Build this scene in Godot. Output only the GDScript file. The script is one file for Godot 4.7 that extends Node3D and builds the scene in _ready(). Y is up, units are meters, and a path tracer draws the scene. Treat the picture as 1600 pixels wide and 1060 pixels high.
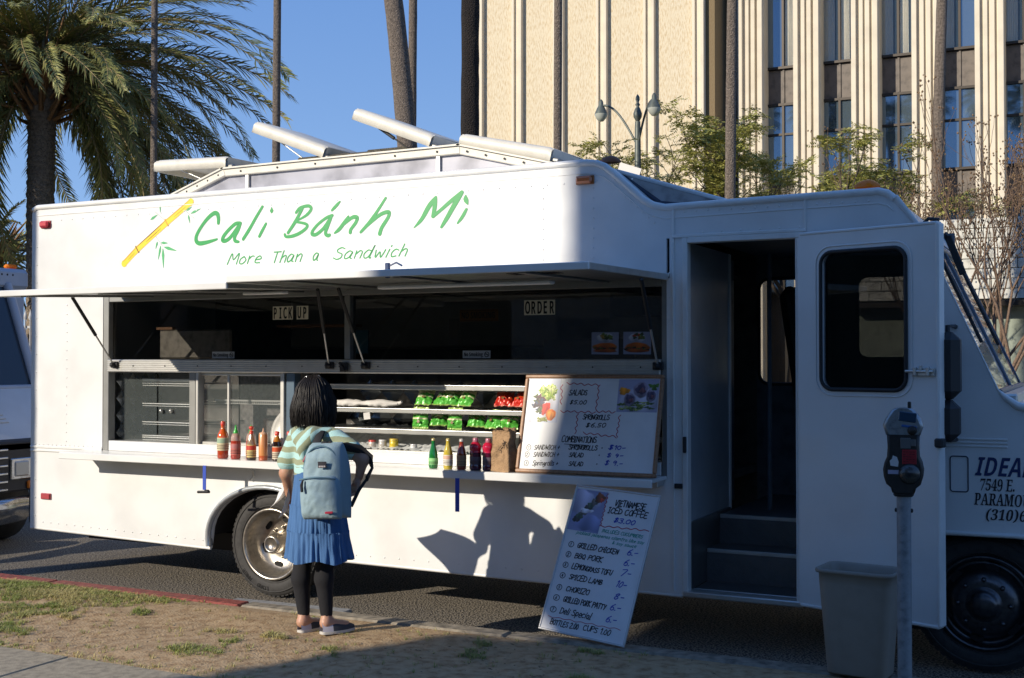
extends Node3D

var mats := {}
var texs := {}
var used := {}
var rng := RandomNumberGenerator.new()


# ---------------------------------------------------------------- geometry collector
class Geo:
	var st := SurfaceTool.new()
	var n := 0
	var group := 0
	var col := Color.WHITE

	func _init():
		st.begin(Mesh.PRIMITIVE_TRIANGLES)

	func smooth() -> void:
		group += 1

	func v(p: Vector3, uv := Vector2.ZERO, flat := false) -> void:
		st.set_smooth_group(0xFFFFFFFF if flat else group)
		st.set_color(col)
		st.set_uv(uv)
		st.add_vertex(p)
		n += 1

	# counter-clockwise seen from outside
	func tri(a: Vector3, b: Vector3, c: Vector3, flat := true, ua := Vector2.ZERO, ub := Vector2.ZERO, uc := Vector2.ZERO) -> void:
		v(a, ua, flat)
		v(c, uc, flat)
		v(b, ub, flat)

	func quad(a: Vector3, b: Vector3, c: Vector3, d: Vector3, flat := true) -> void:
		var ua := Vector2(0, 1)
		var ub := Vector2(1, 1)
		var uc := Vector2(1, 0)
		var ud := Vector2(0, 0)
		tri(a, b, c, flat, ua, ub, uc)
		tri(a, c, d, flat, ua, uc, ud)

	func face(pts: Array, away: Vector3) -> void:
		var m := Vector3.ZERO
		for p in pts:
			m += p
		m /= pts.size()
		var nn: Vector3 = (pts[1] - pts[0]).cross(pts[2] - pts[0])
		var q := pts.duplicate()
		if nn.dot(m - away) < 0.0:
			q.reverse()
		for i in range(1, q.size() - 1):
			tri(q[0], q[i], q[i + 1])

	func box(c: Vector3, s: Vector3, bevel := 0.0, b := Basis()) -> void:
		var h := s * 0.5
		var e: float = min(bevel, min(h.x, min(h.y, h.z)) * 0.95)
		if e <= 0.0:
			for ax in 3:
				for sg in [-1.0, 1.0]:
					var pts := []
					for k in [[-1, -1], [1, -1], [1, 1], [-1, 1]]:
						var p := Vector3.ZERO
						p[ax] = sg * h[ax]
						p[(ax + 1) % 3] = k[0] * h[(ax + 1) % 3]
						p[(ax + 2) % 3] = k[1] * h[(ax + 2) % 3]
						pts.append(c + b * p)
					face(pts, c)
			return
		for ax in 3:
			var a1 := (ax + 1) % 3
			var a2 := (ax + 2) % 3
			for sg in [-1.0, 1.0]:
				var pts := []
				for k in [[-1, -1], [1, -1], [1, 1], [-1, 1]]:
					var p := Vector3.ZERO
					p[ax] = sg * h[ax]
					p[a1] = k[0] * (h[a1] - e)
					p[a2] = k[1] * (h[a2] - e)
					pts.append(c + b * p)
				face(pts, c)
			for s1 in [-1.0, 1.0]:
				for s2 in [-1.0, 1.0]:
					var pts := []
					for k in [[0, -1], [0, 1], [1, 1], [1, -1]]:
						var p := Vector3.ZERO
						p[ax] = k[1] * (h[ax] - e)
						p[a1] = s1 * (h[a1] - (e if k[0] == 1 else 0.0))
						p[a2] = s2 * (h[a2] - (0.0 if k[0] == 1 else e))
						pts.append(c + b * p)
					face(pts, c)
		for sx in [-1.0, 1.0]:
			for sy in [-1.0, 1.0]:
				for sz in [-1.0, 1.0]:
					var o := Vector3(sx * h.x, sy * h.y, sz * h.z)
					face([c + b * (o - Vector3(0, sy, sz) * e), c + b * (o - Vector3(sx, 0, sz) * e), c + b * (o - Vector3(sx, sy, 0) * e)], c)

	# polygon in x,y pushed from z0 to z1 (front is z1)
	func plate(poly: Array, z0: float, z1: float, sides := true, back := true) -> void:
		var pp := PackedVector2Array(poly)
		if Geometry2D.is_polygon_clockwise(pp):
			pp.reverse()
		var ix := Geometry2D.triangulate_polygon(pp)
		for i in range(0, ix.size(), 3):
			var a := pp[ix[i]]
			var b := pp[ix[i + 1]]
			var c := pp[ix[i + 2]]
			if (b - a).cross(c - a) < 0.0:
				var t := b
				b = c
				c = t
			tri(Vector3(a.x, a.y, z1), Vector3(b.x, b.y, z1), Vector3(c.x, c.y, z1), true, a, b, c)
			if back:
				tri(Vector3(a.x, a.y, z0), Vector3(c.x, c.y, z0), Vector3(b.x, b.y, z0))
		if sides:
			for i in pp.size():
				var a := pp[i]
				var b := pp[(i + 1) % pp.size()]
				quad(Vector3(a.x, a.y, z1), Vector3(a.x, a.y, z0), Vector3(b.x, b.y, z0), Vector3(b.x, b.y, z1))

	# profile of (radius, height) turned about y, then moved by t
	func lathe(prof: Array, seg := 20, t := Transform3D(), caps := true) -> void:
		smooth()
		for i in prof.size() - 1:
			var p0: Vector2 = prof[i]
			var p1: Vector2 = prof[i + 1]
			for k in seg:
				var a0 := TAU * k / seg
				var a1 := TAU * (k + 1) / seg
				var q00 := t * Vector3(p0.x * cos(a0), p0.y, -p0.x * sin(a0))
				var q01 := t * Vector3(p0.x * cos(a1), p0.y, -p0.x * sin(a1))
				var q10 := t * Vector3(p1.x * cos(a0), p1.y, -p1.x * sin(a0))
				var q11 := t * Vector3(p1.x * cos(a1), p1.y, -p1.x * sin(a1))
				var u0 := float(k) / seg
				var u1 := float(k + 1) / seg
				var w0 := 1.0 - float(i) / (prof.size() - 1)
				var w1 := 1.0 - float(i + 1) / (prof.size() - 1)
				if p0.x > 1e-5:
					tri(q00, q01, q11, false, Vector2(u0, w0), Vector2(u1, w0), Vector2(u1, w1))
				if p1.x > 1e-5:
					tri(q00, q11, q10, false, Vector2(u0, w0), Vector2(u1, w1), Vector2(u0, w1))
		if caps:
			for e in [0, prof.size() - 1]:
				var p: Vector2 = prof[e]
				if p.x > 1e-5:
					for k in seg:
						var a0 := TAU * k / seg
						var a1 := TAU * (k + 1) / seg
						var c := t * Vector3(0, p.y, 0)
						var q0 := t * Vector3(p.x * cos(a0), p.y, -p.x * sin(a0))
						var q1 := t * Vector3(p.x * cos(a1), p.y, -p.x * sin(a1))
						if e == 0:
							tri(c, q1, q0)
						else:
							tri(c, q0, q1)

	# round bar along a list of points; flat > 1 makes it a strip, wide along side
	func tube(pts: Array, rad: Variant, seg := 6, caps := true, flat := 1.0, side := Vector3.ZERO) -> void:
		smooth()
		var rings := []
		var up := Vector3.UP
		var d0: Vector3 = (pts[1] - pts[0]).normalized()
		if absf(d0.dot(up)) > 0.9:
			up = Vector3.RIGHT
		if side != Vector3.ZERO:
			up = side
		for i in pts.size():
			var d: Vector3 = (pts[min(i + 1, pts.size() - 1)] - pts[max(i - 1, 0)]).normalized()
			var x := (up - d * up.dot(d)).normalized()
			var y := d.cross(x)
			if side == Vector3.ZERO:
				up = x
			var r: float = rad if rad is float else rad[i]
			var ring := []
			for k in seg:
				var a := TAU * k / seg
				ring.append(pts[i] + x * cos(a) * r * flat + y * sin(a) * r)
			rings.append(ring)
		for i in pts.size() - 1:
			for k in seg:
				var k1 := (k + 1) % seg
				tri(rings[i][k], rings[i][k1], rings[i + 1][k1], false, Vector2(float(k) / seg, i), Vector2(float(k + 1) / seg, i), Vector2(float(k + 1) / seg, i + 1))
				tri(rings[i][k], rings[i + 1][k1], rings[i + 1][k], false, Vector2(float(k) / seg, i), Vector2(float(k + 1) / seg, i + 1), Vector2(float(k) / seg, i + 1))
		if caps:
			for k in range(1, seg - 1):
				tri(rings[0][0], rings[0][k + 1], rings[0][k])
				var e := rings.size() - 1
				tri(rings[e][0], rings[e][k], rings[e][k + 1])

	# grid of points [row][column]
	func sheet(rows: Array, closed := false, uvs := Vector2.ONE, turned := false) -> void:
		smooth()
		var m: int = rows[0].size()
		for i in rows.size() - 1:
			for k in (m if closed else m - 1):
				var k1 := (k + 1) % m
				var u0 := uvs.x * k / (m if closed else m - 1)
				var u1 := uvs.x * (k + 1) / (m if closed else m - 1)
				var w0 := uvs.y * i / (rows.size() - 1)
				var w1 := uvs.y * (i + 1) / (rows.size() - 1)
				if turned:
					tri(rows[i][k], rows[i + 1][k1], rows[i][k1], false, Vector2(u0, w0), Vector2(u1, w1), Vector2(u1, w0))
					tri(rows[i][k], rows[i + 1][k], rows[i + 1][k1], false, Vector2(u0, w0), Vector2(u0, w1), Vector2(u1, w1))
				else:
					tri(rows[i][k], rows[i][k1], rows[i + 1][k1], false, Vector2(u0, w0), Vector2(u1, w0), Vector2(u1, w1))
					tri(rows[i][k], rows[i + 1][k1], rows[i + 1][k], false, Vector2(u0, w0), Vector2(u1, w1), Vector2(u0, w1))

	func done() -> ArrayMesh:
		st.generate_normals()
		return st.commit()


# ---------------------------------------------------------------- naming
func numbered(called: String, parent: Node) -> String:
	var key := str(parent.get_instance_id()) + called
	if not used.has(key):
		used[key] = 0
		return called
	used[key] += 1
	return "%s_%03d" % [called, used[key]]


func put(called: String, g: Variant, m: Material, parent: Node3D = null) -> MeshInstance3D:
	var o := MeshInstance3D.new()
	var par: Node3D = parent if parent else self
	o.name = numbered(called, par)
	var me: Mesh = g.done() if g is Geo else g
	o.mesh = me
	o.material_override = m
	par.add_child(o, true)
	return o


func tag(o: Node3D, label: String, category := "", group := "", kind := "") -> Node3D:
	if label:
		o.set_meta("label", label)
	if category:
		o.set_meta("category", category)
	if group:
		o.set_meta("group", group)
	if kind:
		o.set_meta("kind", kind)
	return o


func thing(called: String, label: String, category: String, at := Vector3.ZERO, turn := 0.0, group := "") -> Node3D:
	var o := Node3D.new()
	o.name = numbered(called, self)
	o.position = at
	o.rotation.y = turn
	add_child(o, true)
	tag(o, label, category, group)
	return o


func joint(called: String, parent: Node3D, at := Vector3.ZERO) -> Node3D:
	var o := Node3D.new()
	o.name = numbered(called, parent)
	o.position = at
	parent.add_child(o, true)
	return o


func copy(o: Node3D, label: String, at: Vector3, turn := 0.0, size := 1.0) -> Node3D:
	var c: Node3D = o.duplicate()
	var base := String(o.name)
	var cut := base.rfind("_")
	if cut > 0 and base.substr(cut + 1).is_valid_int():
		base = base.substr(0, cut)
	c.name = numbered(base, self)
	add_child(c, true)
	c.position = at
	c.rotation.y = turn
	c.scale = Vector3.ONE * size
	c.set_meta("label", label)
	return c


func setting(called: String, g: Variant, m: Material) -> MeshInstance3D:
	var o := put(called, g, m)
	o.set_meta("kind", "structure")
	return o


# ---------------------------------------------------------------- materials
func lin(r: float, g: float, b: float, a := 1.0) -> Color:
	var c := Color(r, g, b).linear_to_srgb()
	c.a = a
	return c


func noise(freq: float, oct := 4, seed_ := 1, kind := FastNoiseLite.TYPE_SIMPLEX_SMOOTH) -> FastNoiseLite:
	var f := FastNoiseLite.new()
	f.noise_type = kind
	f.seed = seed_
	f.frequency = freq
	f.fractal_octaves = oct
	return f


func ramp(stops: Array) -> Gradient:
	var g := Gradient.new()
	var o := PackedFloat32Array()
	var c := PackedColorArray()
	for s in stops:
		o.append(s[0])
		c.append(s[1])
	g.offsets = o
	g.colors = c
	return g


func ntex(key: String, f: FastNoiseLite, stops: Array = [], size := 512) -> Texture2D:
	if texs.has(key):
		return texs[key]
	var t := NoiseTexture2D.new()
	t.width = size
	t.height = size
	t.seamless = true
	t.noise = f
	if stops:
		t.color_ramp = ramp(stops)
	texs[key] = t
	return t


func grey(v: float) -> Color:
	return Color(v, v, v)


# a plain surface with a faint uneven tone: k names it, c its real base colour
func mat(k: String, c: Color, rough := 0.6, metal := 0.0, tone := "", scale := 1.0, relief := "", depth := 1.0) -> StandardMaterial3D:
	if mats.has(k):
		return mats[k]
	var m := StandardMaterial3D.new()
	m.resource_name = k
	m.albedo_color = c
	m.roughness = rough
	m.metallic = metal
	if tone or relief:
		m.uv1_triplanar = true
		m.uv1_world_triplanar = true
		m.uv1_scale = Vector3.ONE * scale
	if tone:
		m.albedo_texture = texs[tone]
	if relief:
		m.heightmap_enabled = true
		m.heightmap_texture = texs[relief]
		m.heightmap_scale = depth
	mats[k] = m
	return m


func glass(k: String, c: Color, a: float) -> StandardMaterial3D:
	if mats.has(k):
		return mats[k]
	var m := StandardMaterial3D.new()
	m.resource_name = k
	m.transparency = BaseMaterial3D.TRANSPARENCY_ALPHA
	c.a = a
	m.albedo_color = c
	m.roughness = 0.02
	m.metallic_specular = 0.5
	mats[k] = m
	return m


func V(x: float, y: float, z := 0.0) -> Vector3:
	return Vector3(x, y, z)


func base_textures() -> void:
	ntex("faint", noise(0.006, 5, 3), [[0.0, grey(0.93)], [0.55, grey(0.985)], [1.0, grey(1.0)]])
	ntex("grime", noise(0.008, 6, 14), [[0.0, Color(0.9, 0.885, 0.86)], [0.3, Color(0.965, 0.96, 0.95)], [0.5, grey(0.99)], [1.0, grey(1.0)]])
	ntex("stain", noise(0.012, 6, 9), [[0.0, grey(0.72)], [0.45, grey(0.93)], [1.0, grey(1.0)]])
	ntex("blotch", noise(0.02, 6, 21), [[0.0, grey(0.55)], [0.5, grey(0.82)], [1.0, grey(1.0)]])
	ntex("fine", noise(0.12, 4, 5), [[0.0, grey(0.7)], [1.0, grey(1.0)]])
	ntex("rough_relief", noise(0.05, 6, 8))
	ntex("fine_relief", noise(0.2, 4, 17))
	ntex("panel_relief", noise(0.004, 3, 30))


func _ready() -> void:
	# camera
	var cam := Camera3D.new()
	cam.name = "camera"
	cam.fov = 31.97
	cam.near = 0.1
	cam.far = 900.0
	cam.position = Vector3(0.0, 1.65, 7.146)
	cam.rotation = Vector3(deg_to_rad(1.02), deg_to_rad(26.3), 0.0)
	add_child(cam)
	cam.current = true
	# sky and exposure
	var env := Environment.new()
	env.background_mode = Environment.BG_SKY
	var sky := Sky.new()
	var sm := ProceduralSkyMaterial.new()
	sm.sky_top_color = lin(0.10, 0.245, 0.62)
	sm.sky_horizon_color = lin(0.40, 0.64, 0.97)
	sm.sky_curve = 0.14
	sm.sky_energy_multiplier = 0.94
	sm.ground_bottom_color = lin(0.1, 0.09, 0.08)
	sm.ground_horizon_color = lin(0.3, 0.35, 0.4)
	sm.sun_angle_max = 1.0
	sky.sky_material = sm
	env.sky = sky
	env.tonemap_mode = Environment.TONE_MAPPER_LINEAR
	env.tonemap_exposure = 1.18
	env.sdfgi_enabled = true
	env.ssao_enabled = true
	env.ssil_enabled = true
	var we := WorldEnvironment.new()
	we.name = "world_environment"
	we.environment = env
	add_child(we)
	# sun: low, behind the viewer's left shoulder
	var sun := DirectionalLight3D.new()
	sun.name = "sun"
	add_child(sun)
	sun.look_at_from_position(Vector3.ZERO, Vector3(0.53, -0.46, -1.0), Vector3.UP)
	sun.light_energy = 1.45
	sun.light_color = Color(1.0, 0.955, 0.88)
	sun.light_angular_distance = 0.53
	sun.shadow_enabled = true
	rng.seed = 11
	base_textures()
	build_ground()
	build_buildings()
	build_plants()
	build_lamp()
	build_truck()
	build_neighbour()
	build_counter_goods()
	build_boards()
	build_person()
	build_meter_and_bin()


# ---------------------------------------------------------------- ground, road, kerb, walk
func build_ground() -> void:
	ntex("stones", noise(0.075, 4, 40, FastNoiseLite.TYPE_CELLULAR), [[0.0, grey(1.0)], [0.3, grey(0.9)], [0.42, grey(0.6)], [0.55, grey(0.42)], [1.0, grey(0.25)]], 1024)
	ntex("stones_relief", noise(0.075, 4, 40, FastNoiseLite.TYPE_CELLULAR), [[0.0, grey(1.0)], [0.6, grey(0.2)], [1.0, grey(0.0)]], 1024)
	ntex("soil", noise(0.02, 8, 44), [[0.0, Color(0.62, 0.56, 0.49)], [0.36, Color(0.86, 0.82, 0.77)], [0.55, Color(0.93, 0.91, 0.88)], [1.0, Color(1, 1, 1)]], 1024)
	ntex("soil_relief", noise(0.09, 6, 45), [], 1024)
	ntex("walk", noise(0.02, 7, 46), [[0.0, grey(0.72)], [0.5, grey(0.9)], [1.0, grey(1.0)]], 1024)
	var asphalt := mat("asphalt", lin(0.44, 0.38, 0.30), 0.9, 0.0, "stones", 0.8, "stones_relief", 1.0)
	var far_ground := mat("far_ground", lin(0.12, 0.11, 0.07), 0.95, 0.0, "blotch", 0.2)
	var concrete := mat("concrete", lin(0.42, 0.355, 0.25), 0.85, 0.0, "walk", 0.7, "fine_relief", 0.15)
	var g := Geo.new()
	g.quad(V(-450, -0.16, 450), V(450, -0.16, 450), V(450, -0.16, -450), V(-450, -0.16, -450))
	setting("ground", g, far_ground)
	g = Geo.new()
	g.quad(V(-120, -0.14, 0.64), V(120, -0.14, 0.64), V(120, -0.14, -10.0), V(-120, -0.14, -10.0))
	setting("road", g, asphalt)
	# parkway strip of bare earth between kerb and walk
	var ys := noise(0.9, 4, 50)
	var soil := mat("soil", lin(0.48, 0.35, 0.21), 0.95, 0.0, "soil", 0.5, "soil_relief", 0.4)
	g = Geo.new()
	var rows := []
	var nx := 260
	for i in 25:
		var z: float = lerp(2.335, 0.785, i / 24.0)
		var row := []
		for k in nx + 1:
			var x: float = lerp(-16.0, 5.0, float(k) / nx)
			var e: float = min(1.0, min(z - 0.78, 2.34 - z) * 5.0)
			row.append(V(x, -0.012 + e * (0.02 + 0.022 * ys.get_noise_2d(x, z) + 0.01 * ys.get_noise_2d(x * 5.0, z * 5.0)), z))
		rows.append(row)
	g.sheet(rows)
	setting("earth_strip", g, soil)
	# kerb stones, red up to the wheel
	var kerb := Node3D.new()
	kerb.name = "kerb"
	kerb.set_meta("kind", "structure")
	add_child(kerb)
	var red := mat("kerb_red", lin(0.36, 0.085, 0.065), 0.75, 0.0, "blotch", 1.5, "fine_relief", 0.2)
	var plain := mat("kerb_plain", lin(0.36, 0.31, 0.24), 0.85, 0.0, "blotch", 1.0, "fine_relief", 0.2)
	var kx := -17.0
	while kx < 6.0:
		var w := 2.0
		if kx < -5.2 and kx + w > -5.2:
			w = -5.2 - kx
		g = Geo.new()
		g.box(V(kx + w / 2 , -0.09, 0.715), V(w - 0.008, 0.18, 0.15), 0.018)
		put("kerb_stone", g, red if kx < -5.25 else plain, kerb)
		kx += w
	# concrete walk in slabs with open joints
	var walk := Node3D.new()
	walk.name = "sidewalk"
	walk.set_meta("kind", "structure")
	add_child(walk)
	for k in 9:
		g = Geo.new()
		var x0 := -5.11 + 1.52 * (k - 5)
		g.box(V(x0 + 0.76, -0.04, 3.24), V(1.508, 0.1, 1.82), 0.008)
		put("slab", g, concrete, walk)
	g = Geo.new()
	g.quad(V(-60, -0.02, 60), V(60, -0.02, 60), V(60, -0.02, 4.15), V(-60, -0.02, 4.15))
	setting("lawn", g, mat("lawn_green", lin(0.1, 0.11, 0.035), 0.95, 0.0, "blotch", 0.4))
	g = Geo.new()
	g.box(V(0, -0.08, -10.1), V(240, 0.15, 0.2), 0.02)
	setting("far_kerb", g, plain)
	g = Geo.new()
	g.quad(V(-120, -0.012, -10.2), V(120, -0.012, -10.2), V(120, -0.012, -60), V(-120, -0.012, -60))
	setting("plaza", g, concrete)
	build_grass(ys)
	# fallen leaves and crumbs of litter on the bare earth
	var r := RandomNumberGenerator.new()
	r.seed = 15
	g = Geo.new()
	for i in 1500:
		var c := V(r.randf_range(-8.0, 0.5), 0.022, r.randf_range(0.85, 2.25))
		var a := r.randf() * TAU
		var d := V(cos(a), r.randf_range(-0.1, 0.3), sin(a)) * r.randf_range(0.003, 0.016)
		var w := d.cross(Vector3.UP).normalized() * d.length() * r.randf_range(0.15, 0.5)
		g.col = Color(0.07, 0.045, 0.025).lerp(Color(0.34, 0.26, 0.15), r.randf())
		g.tri(c - d, c + w + V(0, 0.003, 0), c + d)
		g.tri(c - d, c + d, c - w)
	var lm := mat("litter", Color.WHITE, 0.8)
	lm.vertex_color_use_as_albedo = true
	tag(put("leaf_litter", g, lm), "dry brown leaf crumbs strewn over the bare earth strip", "litter", "", "stuff")


func build_grass(ys: FastNoiseLite) -> void:
	var g := Geo.new()
	var r := RandomNumberGenerator.new()
	r.seed = 5
	for b in 7:
		var a := r.randf() * TAU
		var d := V(cos(a), 0, sin(a))
		var s := d.cross(Vector3.UP) * r.randf_range(0.0012, 0.0022)
		var o := V(r.randf_range(-0.012, 0.012), -0.004, r.randf_range(-0.012, 0.012))
		var h := r.randf_range(0.012, 0.032)
		var m := o + d * h * 0.35 + V(0, h * 0.65, 0)
		var e := o + d * h * r.randf_range(0.8, 1.2) + V(0, h * r.randf_range(0.5, 1.0), 0)
		g.quad(o - s, o + s, m + s * 0.8, m - s * 0.8)
		g.tri(m - s * 0.8, m + s * 0.8, e)
	var mm := MultiMesh.new()
	mm.transform_format = MultiMesh.TRANSFORM_3D
	mm.use_colors = true
	mm.mesh = g.done()
	var spots := []
	var cover := noise(0.8, 4, 61)
	var tuft := noise(3.0, 3, 62)
	var bare := [V(-3.2, 0, 1.0), V(-5.2, 0, 1.9)]
	for i in 90000:
		var x := r.randf_range(-10.5, -2.2)
		var z := r.randf_range(0.8, 2.36)
		# thick on the left, thinning out to bare trodden earth on the right
		var edge := -6.15 + 0.28 * (z - 0.8) + 0.5 * cover.get_noise_2d(x, z)
		var p := clampf((edge - x) * 1.5, 0.0, 1.0)
		p *= clampf(0.5 + 1.6 * tuft.get_noise_2d(x, z) + (edge - x) * 0.22, 0.0, 1.0)
		var patch := cover.get_noise_2d(x * 1.9 + 40.0, z * 1.9) + 0.6 * tuft.get_noise_2d(x, z)
		if x > edge - 0.4 and patch > 0.62:
			p = max(p, 0.5)
		if absf(z - 2.3) < 0.06:
			p = max(p, 0.08 if x < -3.9 else 0.02)
		for c in [[-5.85, 0.9, 0.2], [-4.6, 1.95, 0.15], [-6.3, 0.9, 0.5], [-4.75, 1.5, 0.09]]:
			var dd := Vector2((x - c[0]) / 1.6, z - c[1]).length()
			if dd < c[2]:
				p = max(p, (1.0 - dd / c[2]) * 0.5)
		p = max(p, 0.006)
		if r.randf() < p:
			spots.append(V(x, -0.012 + min(1.0, min(z - 0.78, 2.34 - z) * 5.0) * (0.02 + 0.022 * ys.get_noise_2d(x, z)), z))
	mm.instance_count = spots.size()
	for i in spots.size():
		var t := Transform3D(Basis(Vector3.UP, r.randf() * TAU).scaled(Vector3.ONE * r.randf_range(0.6, 1.35)), spots[i])
		mm.set_instance_transform(i, t)
		var dry := clampf(r.randf() * 0.9 + tuft.get_noise_2d(spots[i].x * 0.6, spots[i].z * 0.6), 0.0, 1.0)
		mm.set_instance_color(i, Color(0.2, 0.26, 0.05).lerp(Color(0.46, 0.38, 0.16), dry))
	var m := mat("grass_blade", Color.WHITE, 0.7)
	m.vertex_color_use_as_albedo = true
	m.backlight_enabled = true
	m.backlight = Color(0.25, 0.3, 0.1)
	var o := MultiMeshInstance3D.new()
	o.name = "grass"
	o.multimesh = mm
	o.material_override = m
	add_child(o)
	tag(o, "short patchy green grass thinning into the bare trodden earth beside the kerb", "grass", "", "stuff")


# ---------------------------------------------------------------- buildings
func build_buildings() -> void:
	ntex("streaks", noise(0.035, 5, 71), [[0.0, Color(0.84, 0.78, 0.68)], [0.4, Color(0.94, 0.91, 0.86)], [0.5, Color(0.98, 0.97, 0.94)], [1.0, Color(1, 1, 1)]], 1024)
	ntex("streak_relief", noise(0.06, 5, 72), [], 1024)
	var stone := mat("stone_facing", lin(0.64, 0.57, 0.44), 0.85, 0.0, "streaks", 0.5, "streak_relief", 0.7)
	stone.uv1_scale = Vector3(0.5, 0.1, 0.5)
	var rib := mat("rib_stone", lin(0.68, 0.605, 0.47), 0.8, 0.0, "faint", 0.3)
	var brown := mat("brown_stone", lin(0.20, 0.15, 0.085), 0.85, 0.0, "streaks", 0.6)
	var frame := mat("bronze_frame", lin(0.045, 0.038, 0.032), 0.45, 0.6)
	var spandrel := mat("spandrel", lin(0.15, 0.125, 0.105), 0.6, 0.0, "stain", 0.5)
	var pane_dark := mat("pane_dark", lin(0.21, 0.29, 0.37), 0.03, 0.75)
	var pane_clear := glass("pane_clear", Color(0.4, 0.5, 0.56), 0.08)
	var curtain := mat("curtain", lin(0.74, 0.72, 0.64), 0.9, 0.0, "streaks", 1.2)
	curtain.uv1_scale = Vector3(5.0, 0.1, 5.0)
	var b := thing("office_building", "tall cream stone office block with fluted piers and blue windows behind the truck", "building", V(0, 0, 0))
	var g := Geo.new()
	g.box(V(-17.65, 11, -42.0), V(9.5, 22, 14.0))
	put("wall", g, stone, b)
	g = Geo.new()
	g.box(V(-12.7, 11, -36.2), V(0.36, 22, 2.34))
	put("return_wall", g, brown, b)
	g = Geo.new()
	g.box(V(2.0, 11, -43.5), V(28.9, 22, 12.6))
	put("wall", g, mat("inner_wall", lin(0.05, 0.045, 0.04), 0.9), b)
	# broad ribs on the blank stone: two cream fins with a dark groove between
	for x in [-22.3, -20.55, -18.75, -16.94, -15.02, -13.1]:
		g = Geo.new()
		g.box(V(x - 0.17, 11, -34.93), V(0.11, 22.1, 0.2), 0.012)
		g.box(V(x + 0.17, 11, -34.90), V(0.13, 22.1, 0.26), 0.012)
		g.box(V(x, 11, -34.97), V(0.22, 22.1, 0.08))
		put("rib", g, rib, b)
	# piers with flutes
	for k in 10:
		var x := -11.5 + 2.074 * k
		g = Geo.new()
		g.box(V(x, 11, -36.75), V(0.93, 22, 0.9), 0.02)
		g.box(V(x - 0.39, 11, -36.22), V(0.17, 22.1, 0.16), 0.012)
		g.box(V(x - 0.13, 11, -36.25), V(0.13, 22.1, 0.1), 0.012)
		g.box(V(x + 0.09, 11, -36.24), V(0.15, 22.1, 0.12), 0.012)
		g.box(V(x + 0.36, 11, -36.22), V(0.18, 22.1, 0.18), 0.012)
		put("pier", g, rib, b)
	var r := RandomNumberGenerator.new()
	r.seed = 4
	for k in 11:
		var xa := -12.5 if k == 0 else -11.5 + 2.074 * (k - 1) + 0.46
		var xb := -11.5 + 2.074 * k - 0.46
		if k == 10:
			break
		var w := xb - xa
		var xm := (xa + xb) / 2
		for s in 4:
			var y0 := 4.12 + 4.23 * s
			var y1 := y0 + 2.9
			g = Geo.new()
			g.box(V(xm, y1 + 0.665, -37.1), V(w, 1.25, 0.1))
			g.box(V(xm, y1 + 0.665, -37.03), V(0.07, 1.25, 0.06))
			put("spandrel", g, spandrel, b)
			g = Geo.new()
			g.box(V(xm, y0 + 0.03, -37.0), V(w, 0.09, 0.16))
			g.box(V(xm, y1 - 0.03, -37.0), V(w, 0.09, 0.16))
			g.box(V(xm, (y0 + y1) / 2, -36.99), V(0.08, y1 - y0 - 0.1, 0.14))
			var two := s < 2
			if two:
				g.box(V(xm - w / 4 - 0.02, y0 + 1.75, -37.0), V(w / 2 - 0.04, 0.08, 0.12))
				g.box(V(xm + w / 4 + 0.02, y0 + 1.75, -37.0), V(w / 2 - 0.04, 0.08, 0.12))
			var f := put("window", g, frame, b)
			for q in [-1.0, 1.0]:
				var cw := w / 2 - 0.04
				var cx: float = xm + q * (cw / 2 + 0.04)
				var lit: bool = s >= 2 and (k + int(q)) % 5 != 0
				for part in ([[y0 + 0.08, y0 + 1.7], [y0 + 1.8, y1 - 0.08]] if two else [[y0 + 0.08, y1 - 0.08]]):
					g = Geo.new()
					var tilt := r.randf_range(-0.004, 0.004)
					g.box(V(cx, (part[0] + part[1]) / 2, -37.02), V(cw, part[1] - part[0], 0.012), 0.0, Basis(Vector3.UP, tilt))
					put("pane", g, pane_clear if lit else pane_dark, f)
				if lit:
					g = Geo.new()
					var rows := [[], []]
					for i in 25:
						var u := i / 24.0
						var share := 0.72 if q < 0 else 0.55
						for j in 2:
							rows[j].append(V(cx - cw / 2 + cw * share * u, lerp(y0, y1, float(j)), -37.13 + 0.03 * sin(u * 40.0)))
					g.sheet(rows)
					put("curtain", g, curtain, f)
	# low white block building across the street
	var wb := thing("white_block_building", "low white painted block building with a pale green base behind the bare tree", "building", V(0, 0, 0))
	var white := mat("white_block", lin(0.68, 0.67, 0.6), 0.8, 0.0, "stain", 0.8)
	g = Geo.new()
	g.box(V(1.1, 2.0, -15.6), V(9.6, 3.9, 4.0))
	put("wall", g, mat("pale_green", lin(0.3, 0.34, 0.28), 0.85, 0.0, "stain", 0.6), wb)
	var bl := []
	for q in 3:
		g = Geo.new()
		g.box(V(0, 0, 0), V(0.41, 0.155, 0.2), [0.006, 0.012, 0.004][q])
		bl.append(g.done())
	for j in 8:
		for k in 23:
			var o := put("block", bl[r.randi() % 3], white, wb)
			o.position = V(-3.65 + k * 0.42 + (0.21 if j % 2 else 0.0), 2.72 + j * 0.165, -13.52 + r.randf_range(-0.007, 0.007))
	g = Geo.new()
	g.box(V(1.1, 2.56, -13.42), V(9.7, 0.1, 0.5), 0.01)
	put("canopy", g, frame, wb)
	# the tall block behind the viewer whose shade lies over the cab end
	var tw := thing("concrete_tower", "tall pale concrete stair tower standing behind the viewer", "building")
	var tc := mat("tower_concrete", lin(0.4, 0.38, 0.34), 0.85, 0.0, "walk", 0.4)
	g = Geo.new()
	g.box(V(-7.55, 3.5, 19.3), V(7.9, 7.0, 6.6))
	put("wall", g, tc, tw)
	g = Geo.new()
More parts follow.
